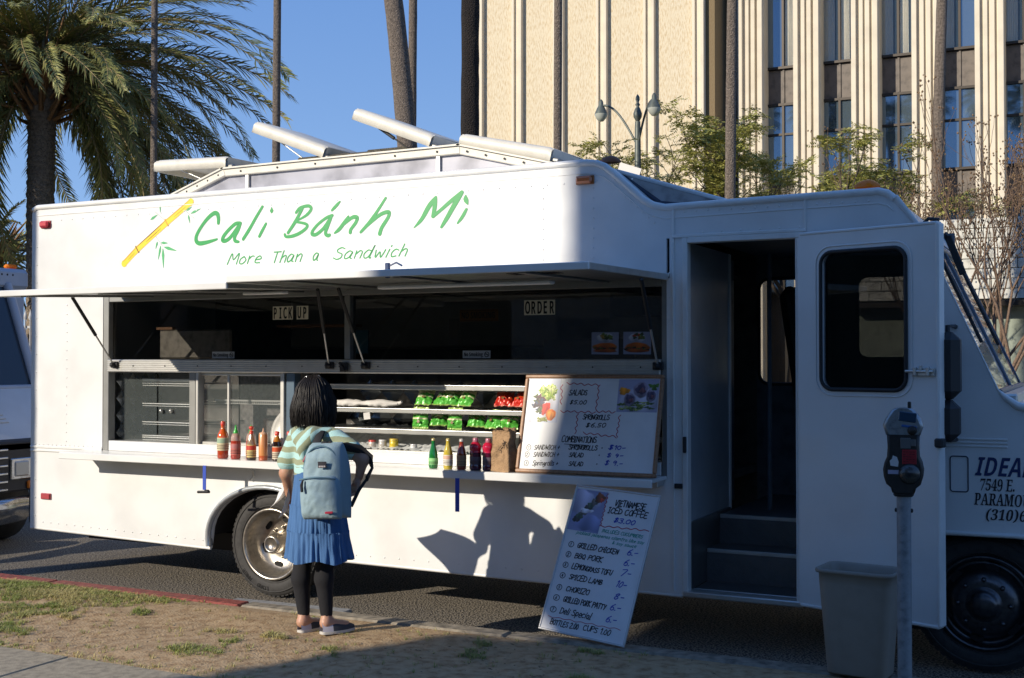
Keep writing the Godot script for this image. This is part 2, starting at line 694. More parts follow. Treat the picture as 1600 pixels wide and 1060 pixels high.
	g.box(V(-7.2, 7.24, 19.3), V(7.4, 0.5, 6.2))
	put("clerestory", g, frame, tw)
	g = Geo.new()
	g.box(V(-7.55, 11.25, 19.3), V(8.1, 7.5, 6.6))
	put("upper_storeys", g, tc, tw)
	# clipped evergreen hedge closing the lawn behind the viewer
	var h := thing("hedge", "tall dark clipped evergreen hedge closing the lawn behind the viewer", "hedge")
	var hn := noise(0.35, 4, 19)
	g = Geo.new()
	var rw := []
	for i in 15:
		var row := []
		for q in 200:
			var x := 60.0 - q * 0.6
			var a := PI * i / 14.0
			var p := V(x, 0.0, 30.0) + V(0, pow(sin(a), 0.4) * 7.5, -cos(a) * 2.0)
			var w := hn.get_noise_3d(p.x, p.y, p.z) * 0.9
			row.append(p + V(0, w * sin(a), -w))
		rw.append(row)
	g.sheet(rw)
	put("foliage", g, mat("hedge_leaf", lin(0.035, 0.05, 0.018), 0.8, 0.0, "blotch", 0.8, "rough_relief", 20.0), h)


# ---------------------------------------------------------------- street lamp, signs, fence
func build_lamp() -> void:
	var steel := mat("lamp_green", lin(0.13, 0.15, 0.135), 0.5, 0.3, "stain", 1.0)
	var at := V(-9.26, -0.012, -18.0)
	var l := thing("street_lamp", "grey green twin arm street lamp with two glass globes", "street lamp", at)
	var g := Geo.new()
	g.lathe([Vector2(0.2, 0), Vector2(0.2, 0.5), Vector2(0.12, 0.7), Vector2(0.065, 6.9), Vector2(0.06, 7.05)], 14)
	put("post", g, steel, l)
	g = Geo.new()
	g.lathe([Vector2(0.07, 6.75), Vector2(0.15, 6.86), Vector2(0.16, 6.95), Vector2(0.1, 7.08), Vector2(0.05, 7.14), Vector2(0.09, 7.19), Vector2(0.045, 7.25), Vector2(0.08, 7.33), Vector2(0.07, 7.4), Vector2(0.0, 7.48)], 14, Transform3D(Basis().scaled(V(0.62, 0.85, 0.62)), V(0, 1.32, 0)))
	put("finial", g, steel, l)
	for s in [[-1.0, 1.0], [0.52, 1.0]]:
		var sx: float = s[0]
		var sz := 0.0
		var pts := []
		for i in 11:
			var t := i / 10.0
			pts.append(V(sx * 0.95 * t, 6.5 + (1.05 if sx < 0.0 else 0.92) * sin(t * PI * 0.5), sz + (-1.0 if sx < 0 else 1.6) * 0.25 * t))
		g = Geo.new()
		g.tube(pts, 0.026, 8)
		put("arm", g, steel, l)
		var e: Vector3 = pts[10]
		g = Geo.new()
		var t := Transform3D(Basis().scaled(Vector3.ONE * 0.56), e + V(0.04 * sign(sx), -0.36, 0))
		g.lathe([Vector2(0.27, 0.3), Vector2(0.25, 0.36), Vector2(0.16, 0.56), Vector2(0.1, 0.66), Vector2(0.09, 0.8), Vector2(0.05, 0.88), Vector2(0.0, 0.92)], 16, t)
		put("hood", g, steel, l)
		g = Geo.new()
		g.lathe([Vector2(0.0, -0.02), Vector2(0.1, 0.0), Vector2(0.19, 0.1), Vector2(0.25, 0.22), Vector2(0.265, 0.3)], 16, t)
		put("globe", g, mat("lamp_glass", lin(0.4, 0.42, 0.38), 0.15), l)
	# small white sign standing near the lamp
	var s := thing("sign_board", "small tilted white sign on a thin post below the street lamp", "sign", V(-8.75, -0.012, -16.0))
	g = Geo.new()
	g.tube([V(0, 0, 0), V(0, 5.35, 0)], 0.03, 8)
	put("post", g, steel, s)
	g = Geo.new()
	g.box(V(0, 5.45, 0.045), V(0.5, 0.55, 0.02), 0.0, Basis(Vector3.BACK, -0.35))
	put("panel", g, mat("white_sign", lin(0.62, 0.6, 0.58), 0.6), s)
	# spiked fence at the far left
	var f := thing("iron_fence", "pale spiked iron fence under the small palms at far left", "fence", V(-21.0, 0, -10.8))
	g = Geo.new()
	g.box(V(0, 1.0, 0), V(9.0, 0.05, 0.04))
	g.box(V(0, 2.35, 0), V(9.0, 0.05, 0.04))
	var pale := mat("pale_iron", lin(0.42, 0.42, 0.42), 0.6)
	put("rail", g, pale, f)
	g = Geo.new()
	g.lathe([Vector2(0.016, 0), Vector2(0.016, 2.5), Vector2(0.045, 2.55), Vector2(0.03, 2.62), Vector2(0.0, 2.74)], 6)
	var pk := g.done()
	for k in 60:
		var p := put("picket", pk, pale, f)
		p.position = V(-4.45 + k * 0.15, -0.01, 0.045)


# ---------------------------------------------------------------- plants
func frond_mesh(len_: float, rise: float, droop: float, pairs: int, blade: float, seed_: int, side_bend := 0.0) -> ArrayMesh:
	var r := RandomNumberGenerator.new()
	r.seed = seed_
	var g := Geo.new()
	var pts := []
	var rad := []
	var p := Vector3.ZERO
	var n := 22
	for i in n + 1:
		pts.append(p)
		rad.append(lerp(0.05, 0.007, pow(i / float(n), 0.6)))
		var s := i / float(n)
		var a := rise - droop * pow(s, 1.15)
		p += V(cos(a), sin(a), side_bend * s) * len_ / n
	g.col = Color(0.27, 0.2, 0.09)
	g.tube(pts, rad, 5)
	for k in pairs:
		var s := 0.13 + 0.87 * (k + 0.5) / pairs
		var f := s * n
		var i := int(min(f, n - 1))
		var c: Vector3 = pts[i].lerp(pts[i + 1], f - i)
		var d: Vector3 = (pts[i + 1] - pts[i]).normalized()
		var up := (Vector3.UP - d * d.y).normalized()
		var l: float = blade * (0.45 + 0.55 * sin(PI * pow(s, 0.7))) * r.randf_range(0.85, 1.1)
		if s > 0.9:
			l *= 0.85
		for q in [-1.0, 1.0]:
			var sd: Vector3 = d.cross(up) * q
			var out := (sd * r.randf_range(0.7, 1.0) + d * r.randf_range(0.8, 1.5) + up * r.randf_range(-0.25, 0.5)).normalized()
			var w := (d - out * d.dot(out)).normalized() * 0.017
			var m := c + out * l * 0.5
			var e := c + out * l * 0.95 + V(0, -l * r.randf_range(0.12, 0.35), 0)
			var tone := r.randf()
			g.col = Color(0.13, 0.15, 0.05).lerp(Color(0.38, 0.36, 0.11), tone * tone)
			if r.randf() < 0.04:
				g.col = Color(0.3, 0.22, 0.1)
			g.tri(c - w * 0.6, c + w * 0.6, m + w)
			g.tri(c - w * 0.6, m + w, m - w)
			g.tri(m - w, m + w, e)
	return g.done()


func leaf_mat() -> StandardMaterial3D:
	var m := mat("palm_leaf", Color.WHITE, 0.6)
	m.vertex_color_use_as_albedo = true
	m.backlight_enabled = true
	m.backlight = Color(0.2, 0.2, 0.08)
	return m


func date_palm(label: String, at: Vector3, h: float, rad: float, count: int, len_: float, seed_: int, trimmed := false) -> Node3D:
	var r := RandomNumberGenerator.new()
	r.seed = seed_
	var t := thing("date_palm", label, "palm tree", at, 0.0, "feather palms along the street")
	var bark := mat("palm_bark", lin(0.36, 0.28, 0.2), 0.9, 0.0, "blotch", 1.0, "rough_relief", 4.0)
	var g := Geo.new()
	# trunk with spiralling old leaf scars
	var rows := []
	for i in int(h * 22) + 1:
		var y := i / 22.0
		var row := []
		for k in 28:
			var a := TAU * k / 28
			var bump: float = 0.045 * rad / 0.33 * absf(sin(y * 13.0 + a * 2.5)) + 0.025 * r.randf() * rad / 0.33
			var rr := rad * (1.0 + 0.12 * exp(-y * 1.5)) + bump + rad * 0.55 * smoothstep(h - 1.5, h - 0.3, y)
			row.append(V(cos(a) * rr + 0.02 * sin(y), y, -sin(a) * rr))
		rows.append(row)
	g.sheet(rows, true)
	put("trunk", g, bark, t)
	# ragged bases of cut leaves under the crown
	g = Geo.new()
	for i in 110:
		var a := r.randf() * TAU
		var y := h - r.randf_range(-0.45, 1.3)
		var d := V(cos(a), 0, sin(a))
		var p := V(0, y, 0) + d * rad * 1.35
		var out := d * r.randf_range(0.3, 1.0) + V(0, r.randf_range(0.1, 1.1), 0)
		g.tube([p, p + out * 0.6, p + out + V(0, 0.1, 0)], [0.055, 0.04, 0.012], 4)
	var husk := put("leaf_bases", g, mat("palm_husk", lin(0.34, 0.18, 0.07), 0.8, 0.0, "blotch", 2.0), t)
	husk.set_meta("kind", "stuff")
	var kinds := []
	for i in 8:
		kinds.append(frond_mesh(len_ * (0.9 + 0.2 * r.randf()), 0.0, [0.95, 1.25, 1.55, 1.15][i % 4], 110, 0.6 * len_ / 6.0 + 0.06, 100 + i + seed_, r.randf_range(-0.35, 0.35)))
	for i in count:
		var u := (i + 0.5) / count
		var e: float = lerp(1.35, -0.95 if trimmed else -0.72, pow(u, 0.72)) + r.randf_range(-0.12, 0.12)
		var a := i * 2.39996 + r.randf_range(-0.2, 0.2)
		# few leaves hang before the trunk: old ones on that side have been cut
		var off := absf(wrapf(a + 0.72, -PI, PI))
		if trimmed and (e < 0.0 and off < 0.6 or e < -0.45 and off < 0.95):
			continue
		if trimmed and e < -0.1 and off > 2.3:
			continue
		var f := put("frond", kinds[i % 8], leaf_mat(), t)
		f.transform = Transform3D(Basis(Vector3.UP, a) * Basis(Vector3.BACK, e) * Basis(Vector3.RIGHT, r.randf_range(-0.5, 0.5)), V(cos(a) * rad * 0.6, h + 0.1 * e, -sin(a) * rad * 0.6))
		var sz := 1.0 if e < 0.9 else 0.8
		if trimmed and off < 0.9:
			sz *= 0.72
		f.scale = Vector3.ONE * sz * r.randf_range(0.88, 1.06)
	return t


func fan_palm(label: String, base: Vector3, h: float, r0: float, r1: float, lean := Vector2.ZERO, dark := false) -> void:
	var r := RandomNumberGenerator.new()
	r.seed = int(absf(base.x) * 100.0)
	var t := thing("fan_palm", label, "palm tree", base, 0.0, "tall thin fan palms")
	var bark := mat("fan_bark_dark", lin(0.03, 0.022, 0.018), 0.95, 0.0, "blotch", 1.2, "rough_relief", 6.0) if dark else mat("fan_bark", lin(0.26, 0.21, 0.17), 0.9, 0.0, "blotch", 1.4, "rough_relief", 3.0)
	var g := Geo.new()
	var rows := []
	var n := int(h * 5)
	for i in n + 1:
		var u := i / float(n)
		var row := []
		var c := V(lean.x * u * u, h * u, lean.y * u * u)
		for k in 14:
			var a := TAU * k / 14
			var rr: float = lerp(r0, r1, pow(u, 0.7)) * (1.0 + 0.05 * r.randf() + (0.12 * r.randf() if dark else 0.0))
			row.append(c + V(cos(a) * rr, 0, -sin(a) * rr))
		rows.append(row)
	g.sheet(rows, true)
	put("trunk", g, bark, t)
	var top := V(lean.x, h, lean.y)
	var fan_size := 0.85
	# one fan leaf, shared
	if not texs.has("fan_leaf"):
		var q := Geo.new()
		q.col = Color(0.2, 0.19, 0.07)
		q.tube([V(0, 0, 0), V(1.0, 0.05, 0)], 0.02, 4)
		for k in 26:
			var a := -1.9 + 3.8 * k / 25.0
			var d := V(cos(a), 0.0, sin(a))
			var w := V(-d.z, 0, d.x) * 0.03
			var o := V(1.0, 0.05, 0)
			var m := o + d * 0.55 + V(0, 0.05, 0)
			var e := o + d * 1.0 + V(0, -0.25, 0)
			q.col = Color(0.09, 0.12, 0.03)
			q.tri(o, m + w, m - w)
			q.tri(m - w, m + w, e)
		texs["fan_leaf"] = q.done()
	for i in 30:
		var f := put("leaf", texs["fan_leaf"], leaf_mat(), t)
		var e: float = lerp(1.2, -1.2, i / 29.0)
		f.transform = Transform3D(Basis(Vector3.UP, i * 2.4) * Basis(Vector3.BACK, e).scaled(Vector3.ONE * fan_size), top)


func limb(g: Geo, r: RandomNumberGenerator, p: Vector3, d: Vector3, len_: float, rad: float, level: int, tips: Array, spread: float, lift: float) -> void:
	var pts := [p]
	var rs := [rad]
	var q := p
	var dd := d
	for i in 4:
		dd = (dd + V(r.randf_range(-1, 1), r.randf_range(-1, 1) + lift, r.randf_range(-1, 1)) * 0.16).normalized()
		q += dd * len_ / 4
		pts.append(q)
		rs.append(lerp(rad, rad * 0.6, (i + 1) / 4.0))
	g.tube(pts, rs, 6 if rad > 0.02 else 4, false)
	if level == 0:
		tips.append([q, dd])
		return
	if level <= 2:
		tips.append([pts[2], dd])
	var n := r.randi_range(2, 3)
	for i in n:
		var side := V(r.randf_range(-1, 1), r.randf_range(-0.5, 1), r.randf_range(-1, 1)).normalized()
		limb(g, r, q if i < 2 else pts[3], (dd + side * spread).normalized(), len_ * r.randf_range(0.62, 0.85), rad * 0.6, level - 1, tips, spread, lift)


func spray_mesh(seed_: int) -> ArrayMesh:
	var r := RandomNumberGenerator.new()
	r.seed = seed_
	var g := Geo.new()
	for s in 4:
		var a := r.randf() * TAU
		var d := V(cos(a), r.randf_range(-0.3, 0.4), sin(a)).normalized()
		var l := r.randf_range(0.18, 0.34)
		for k in 9:
			var c := d * l * (k + 1) / 9.0 + V(0, -0.1 * pow((k + 1) / 9.0, 2) * l, 0)
			for q in [-1.0, 1.0]:
				var out: Vector3 = (d.cross(Vector3.UP).normalized() * q + d * 0.5 + V(0, r.randf_range(-0.5, 0.3), 0)).normalized()
				var w: Vector3 = out.cross(V(r.randf_range(-1, 1), 1, r.randf_range(-1, 1)).normalized()).normalized() * 0.012
				var ll := r.randf_range(0.06, 0.1)
				var t := r.randf()
				g.col = Color(0.2, 0.23, 0.05).lerp(Color(0.42, 0.38, 0.1), t)
				g.tri(c, c + out * ll * 0.5 + w, c + out * ll)
				g.tri(c, c + out * ll, c + out * ll * 0.5 - w)
	return g.done()


func feathery_tree(label: String, at: Vector3, h: float, spread: float, seed_: int, per: int, levels := 4) -> void:
	var r := RandomNumberGenerator.new()
	r.seed = seed_
	var t := thing("feathery_tree", label, "tree", at, 0.0, "feathery leaved trees behind the truck")
	var g := Geo.new()
	var tips := []
	limb(g, r, Vector3.ZERO, Vector3.UP, h * 0.42, 0.09, 0, [], 0.0, 0.6)
	var top := V(0, h * 0.41, 0)
	for i in 5:
		var a := TAU * i / 5 + r.randf()
		limb(g, r, top + V(0, r.randf_range(-0.2, 0.1), 0), V(cos(a) * spread, 1.0, sin(a) * spread).normalized(), h * 0.24, 0.05, levels, tips, 0.62, 0.25)
	put("trunk", g, mat("tree_bark", lin(0.13, 0.1, 0.075), 0.9, 0.0, "blotch", 3.0), t)
	var mm := MultiMesh.new()
	mm.transform_format = MultiMesh.TRANSFORM_3D
	mm.mesh = spray_mesh(seed_)
	mm.instance_count = tips.size() * per
	var i := 0
	for e in tips:
		for k in per:
			var p: Vector3 = e[0] + V(r.randf_range(-1, 1), r.randf_range(-1, 1), r.randf_range(-1, 1)) * 0.2
			mm.set_instance_transform(i, Transform3D(Basis.from_euler(V(r.randf_range(-0.5, 0.5), r.randf() * TAU, r.randf_range(-0.5, 0.5))).scaled(Vector3.ONE * r.randf_range(0.7, 1.25)), p))
			i += 1
	var m := mat("feather_leaf", Color.WHITE, 0.55)
	m.vertex_color_use_as_albedo = true
	m.backlight_enabled = true
	m.backlight = Color(0.35, 0.35, 0.12)
	var o := MultiMeshInstance3D.new()
	o.name = "foliage"
	o.multimesh = mm
	o.material_override = m
	o.set_meta("kind", "stuff")
	t.add_child(o)


func bare_tree(label: String, at: Vector3, h: float, seed_: int) -> void:
	var r := RandomNumberGenerator.new()
	r.seed = seed_
	var t := thing("bare_tree", label, "tree", at, 0.0, "bare twiggy trees at the right")
	var g := Geo.new()
	var tips := []
	for i in 4:
		var a := TAU * i / 4 + r.randf()
		limb(g, r, V(cos(a) * 0.08, 0, sin(a) * 0.08), V(cos(a) * 0.3, 1, sin(a) * 0.3).normalized(), h * 0.33, 0.045, 5, tips, 0.42, 0.5)
	put("trunk", g, mat("myrtle_bark", lin(0.24, 0.155, 0.1), 0.8, 0.0, "blotch", 3.0), t)
	g = Geo.new()
	for e in tips:
		for k in 3:
			var c: Vector3 = e[0] + V(r.randf_range(-1, 1), r.randf_range(-0.8, 1), r.randf_range(-1, 1)) * 0.06
			var s := r.randf_range(0.009, 0.018)
			var u := V(0, s * 1.3, 0)
			var ring := [V(s, 0, 0), V(0, 0, -s), V(-s, 0, 0), V(0, 0, s)]
			var tt := r.randf()
			g.col = Color(0.13, 0.08, 0.045).lerp(Color(0.26, 0.17, 0.09), tt)
			for q in 4:
				g.tri(c + ring[q], c + ring[(q + 1) % 4], c + u)
				g.tri(c + ring[(q + 1) % 4], c + ring[q], c - u)
	var m := mat("seed_pod", Color.WHITE, 0.8)
	m.vertex_color_use_as_albedo = true
	var o := put("seed_heads", g, m, t)
	o.set_meta("kind", "stuff")


func build_plants() -> void:
	date_palm("large shaggy date palm with a thick trunk at the left edge", V(-21.3, -0.012, -12.0), 8.3, 0.26, 215, 5.9, 1, true)
	date_palm("small yellow green palm low beside the big palm trunk at far left", V(-26.6, -0.012, -15.0), 4.3, 0.14, 34, 2.6, 2)
	date_palm("small dark palm whose crown shows just above the truck roof", V(-21.0, -0.012, -17.0), 4.3, 0.16, 34, 2.6, 3)
	date_palm("small palm peeping over the roof between the big trunk and the first hatch", V(-24.2, -0.012, -17.5), 3.9, 0.16, 34, 2.4, 4)
	fan_palm("thin fan palm trunk seen through the fronds of the date palm", V(-17.97, -0.012, -12.0), 16.0, 0.08, 0.06)
	fan_palm("thin fan palm trunk against the sky right of the date palm fronds", V(-14.76, -0.012, -12.0), 16.0, 0.09, 0.068, Vector2(0.1, 0))
	fan_palm("thickest fan palm trunk, leaning, rising behind the raised roof hatch", V(-11.42, -0.012, -12.0), 16.0, 0.22, 0.15, Vector2(-2.0, 0))
	fan_palm("slender fan palm trunk partly hidden behind the thickest leaning trunk", V(-12.5, -0.012, -13.5), 16.5, 0.1, 0.075, Vector2(0.15, 0))
	fan_palm("blackened rough fan palm trunk along the stone building corner", V(-10.33, -0.012, -12.0), 15.0, 0.16, 0.145, Vector2(0.03, 0), true)
	fan_palm("grey fan palm trunk in front of the blank stone ribs", V(-8.57, -0.012, -12.0), 16.0, 0.08, 0.065, Vector2(0.1, 0))
	fan_palm("grey fan palm trunk beside the dark window recess of the building", V(-5.45, -0.012, -12.0), 16.0, 0.095, 0.078, Vector2(0.3, 0))
	fan_palm("grey fan palm trunk between the office windows at right", V(-3.03, -0.012, -19.0), 14.0, 0.125, 0.1, Vector2(0.4, 0))
	fan_palm("fan palm beyond the left edge casting a stripe of shade on the road", V(-10.4, -0.012, 4.2), 16.0, 0.17, 0.14)
	feathery_tree("feathery green tree beside the street lamp above the cab roof", V(-9.0, -0.012, -19.5), 6.6, 0.85, 31, 3, 3)
	feathery_tree("wider feathery green tree in front of the office windows", V(-6.3, -0.012, -19.5), 7.3, 0.95, 37, 7, 3)
	feathery_tree("broad dense shade tree standing on the lawn behind the viewer", V(1.3, -0.02, 9.1), 10.5, 1.15, 41, 14, 5)
	bare_tree("bare reddish tree with brown seed heads in front of the white wall", V(-0.95, -0.012, -10.6), 4.8, 51)
	bare_tree("second bare tree nearer the cab windshield with curled brown seed heads", V(-1.75, -0.012, -11.4), 4.4, 57)


# ---------------------------------------------------------------- the food truck
# x runs along the truck towards its nose, z = 0 is the serving side
func rect(x0: float, y0: float, x1: float, y1: float) -> Array:
	return [Vector2(x0, y0), Vector2(x1, y0), Vector2(x1, y1), Vector2(x0, y1)]


func bx(x0: float, x1: float, y0: float, y1: float, z0: float, z1: float, bevel := 0.0) -> Geo:
	var g := Geo.new()
	g.box(V((x0 + x1) / 2, (y0 + y1) / 2, (z0 + z1) / 2), V(absf(x1 - x0), absf(y1 - y0), absf(z1 - z0)), bevel)
	return g


func rail_path(g: Geo, pts: Array, z: float, r: float) -> void:
	var p3 := []
	for p in pts:
		p3.append(V(p.x, p.y, z))
	g.tube(p3, r, 8)


func disc_text(called: String, text: String, font: String, size: float, m: Material, parent: Node3D, at: Vector3, squeeze := Vector2.ONE, slant := 0.0, bold := true) -> void:
	var t := TextMesh.new()
	var f := SystemFont.new()
	f.font_names = PackedStringArray([font])
	f.font_weight = 700 if bold else 400
	t.font = f
	t.text = text
	t.font_size = 64
	t.pixel_size = size / 64.0
	t.depth = 0.0015
	t.horizontal_alignment = HORIZONTAL_ALIGNMENT_LEFT
	var o := put(called, t, m, parent)
	o.transform = Transform3D(Basis(V(squeeze.x, 0, 0), V(slant, squeeze.y, 0), V(0, 0, 1)), at)


func wheel(parent: Node3D, at: Vector3, deep: bool) -> void:
	var w := joint("wheel", parent, at)
	var turn := Basis(Vector3.RIGHT, PI / 2)
	var t := Transform3D(turn, Vector3.ZERO)
	var rubber := mat("rubber", lin(0.045, 0.043, 0.042), 0.75, 0.0, "stain", 3.0, "fine_relief", 0.12)
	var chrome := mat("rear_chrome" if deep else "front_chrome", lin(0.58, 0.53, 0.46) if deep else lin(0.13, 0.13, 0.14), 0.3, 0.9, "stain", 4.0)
	var dark := mat("dark_hole", lin(0.01, 0.01, 0.01), 0.9)
	var g := Geo.new()
	# y of the lathe points outwards (towards the viewer)
	g.lathe([Vector2(0.24, -0.24), Vector2(0.36, -0.24), Vector2(0.395, -0.2), Vector2(0.4, -0.12), Vector2(0.4, -0.05), Vector2(0.393, -0.025), Vector2(0.375, -0.006), Vector2(0.34, 0.004), Vector2(0.315, 0.006), Vector2(0.29, 0.0), Vector2(0.275, -0.012), Vector2(0.262, -0.02)], 72, t, false)
	# shoulder blocks of the tread
	for k in 60:
		var a := TAU * k / 60
		var b := Basis(Vector3.BACK, a)
		g.box(b * V(0.394, 0, 0) + V(0, 0, -0.045), V(0.01, 0.03, 0.05), 0.003, b)
	put("tyre", g, rubber, w)
	# raised moulding rings on the sidewall
	g = Geo.new()
	g.lathe([Vector2(0.352, 0.002), Vector2(0.355, 0.008), Vector2(0.36, 0.006), Vector2(0.363, -0.002)], 72, t, false)
	g.lathe([Vector2(0.283, -0.004), Vector2(0.286, 0.004), Vector2(0.29, 0.004), Vector2(0.292, 0.0)], 72, t, false)
	put("sidewall_ring", g, rubber, w)
	if deep:
		var word := "LOAD RANGE"
		for i in word.length():
			var a := PI * 1.22 + i * 0.085
			if word[i] != " ":
				var tm := TextMesh.new()
				var f := SystemFont.new()
				f.font_names = PackedStringArray(["Droid Sans"])
				f.font_weight = 700
				tm.font = f
				tm.text = word[word.length() - 1 - i]
				tm.font_size = 48
				tm.pixel_size = 0.045 / 48.0
				tm.depth = 0.002
				var o := put("sidewall_letter", tm, dark, w)
				o.transform = Transform3D(Basis(Vector3.BACK, a - PI / 2), V(cos(a) * 0.338, sin(a) * 0.338, 0.006))
	g = Geo.new()
	if deep:
		g.lathe([Vector2(0.262, -0.03), Vector2(0.272, 0.0), Vector2(0.27, 0.012), Vector2(0.258, 0.016), Vector2(0.248, 0.004), Vector2(0.24, -0.03), Vector2(0.232, -0.09), Vector2(0.2, -0.125), Vector2(0.165, -0.14), Vector2(0.12, -0.15), Vector2(0.1, -0.15)], 64, t, false)
	else:
		g.lathe([Vector2(0.262, -0.03), Vector2(0.272, 0.0), Vector2(0.27, 0.012), Vector2(0.258, 0.016), Vector2(0.248, 0.0), Vector2(0.238, -0.05), Vector2(0.215, -0.045), Vector2(0.19, 0.0), Vector2(0.16, 0.035), Vector2(0.125, 0.045), Vector2(0.1, 0.045)], 64, t, false)
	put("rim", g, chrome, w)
	for k in 6:
		var a := TAU * (k + 0.3) / 6
		g = Geo.new()
		var rr := 0.175 if deep else 0.205
		var zz := -0.128 if deep else -0.008
		var rows := [[], []]
		for i in 14:
			var q := TAU * i / 14
			var p := Basis(Vector3.BACK, a) * V(rr + 0.024 * cos(q), 0.04 * sin(q), 0)
			rows[0].append(V(p.x, p.y, zz))
			rows[1].append(V(p.x, p.y, zz - 0.03))
		for i in range(1, 13):
			g.tri(rows[0][0], rows[0][i], rows[0][i + 1])
		put("hand_hole", g, dark, w)
	g = Geo.new()
	if deep:
		g.lathe([Vector2(0.1, -0.15), Vector2(0.085, -0.13), Vector2(0.08, -0.07), Vector2(0.072, 0.0), Vector2(0.06, 0.018), Vector2(0.052, 0.02), Vector2(0.05, 0.012), Vector2(0.0, 0.012)], 32, t, false)
	else:
		g.lathe([Vector2(0.1, 0.045), Vector2(0.075, 0.055), Vector2(0.07, 0.075), Vector2(0.045, 0.085), Vector2(0.0, 0.088)], 32, t, false)
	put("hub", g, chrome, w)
	for k in 8:
		var a := TAU * k / 8
		g = Geo.new()
		var rr := 0.112 if deep else 0.14
		g.lathe([Vector2(0.014, 0), Vector2(0.014, 0.022), Vector2(0.008, 0.03), Vector2(0, 0.032)], 6, Transform3D(turn, V(cos(a) * rr, sin(a) * rr, -0.148 if deep else 0.036)), false)
		put("lug_nut", g, chrome, w)


func marker(parent: Node3D, at: Vector3, s: Vector3, c: Color, base: Color) -> void:
	var lamp := joint("marker_light", parent, at)
	var g := Geo.new()
	g.box(V(0, 0, 0.006), V(s.x * 1.12, s.y * 1.15, 0.012), 0.004)
	put("base", g, mat("lamp_base" + str(base), base, 0.4), lamp)
	g = Geo.new()
	g.box(V(0, 0, 0.012 + s.z / 2), s, s.z * 0.55)
	var m := mat("lens" + str(c), c, 0.12)
	m.clearcoat_enabled = true
	put("lens", g, m, lamp)


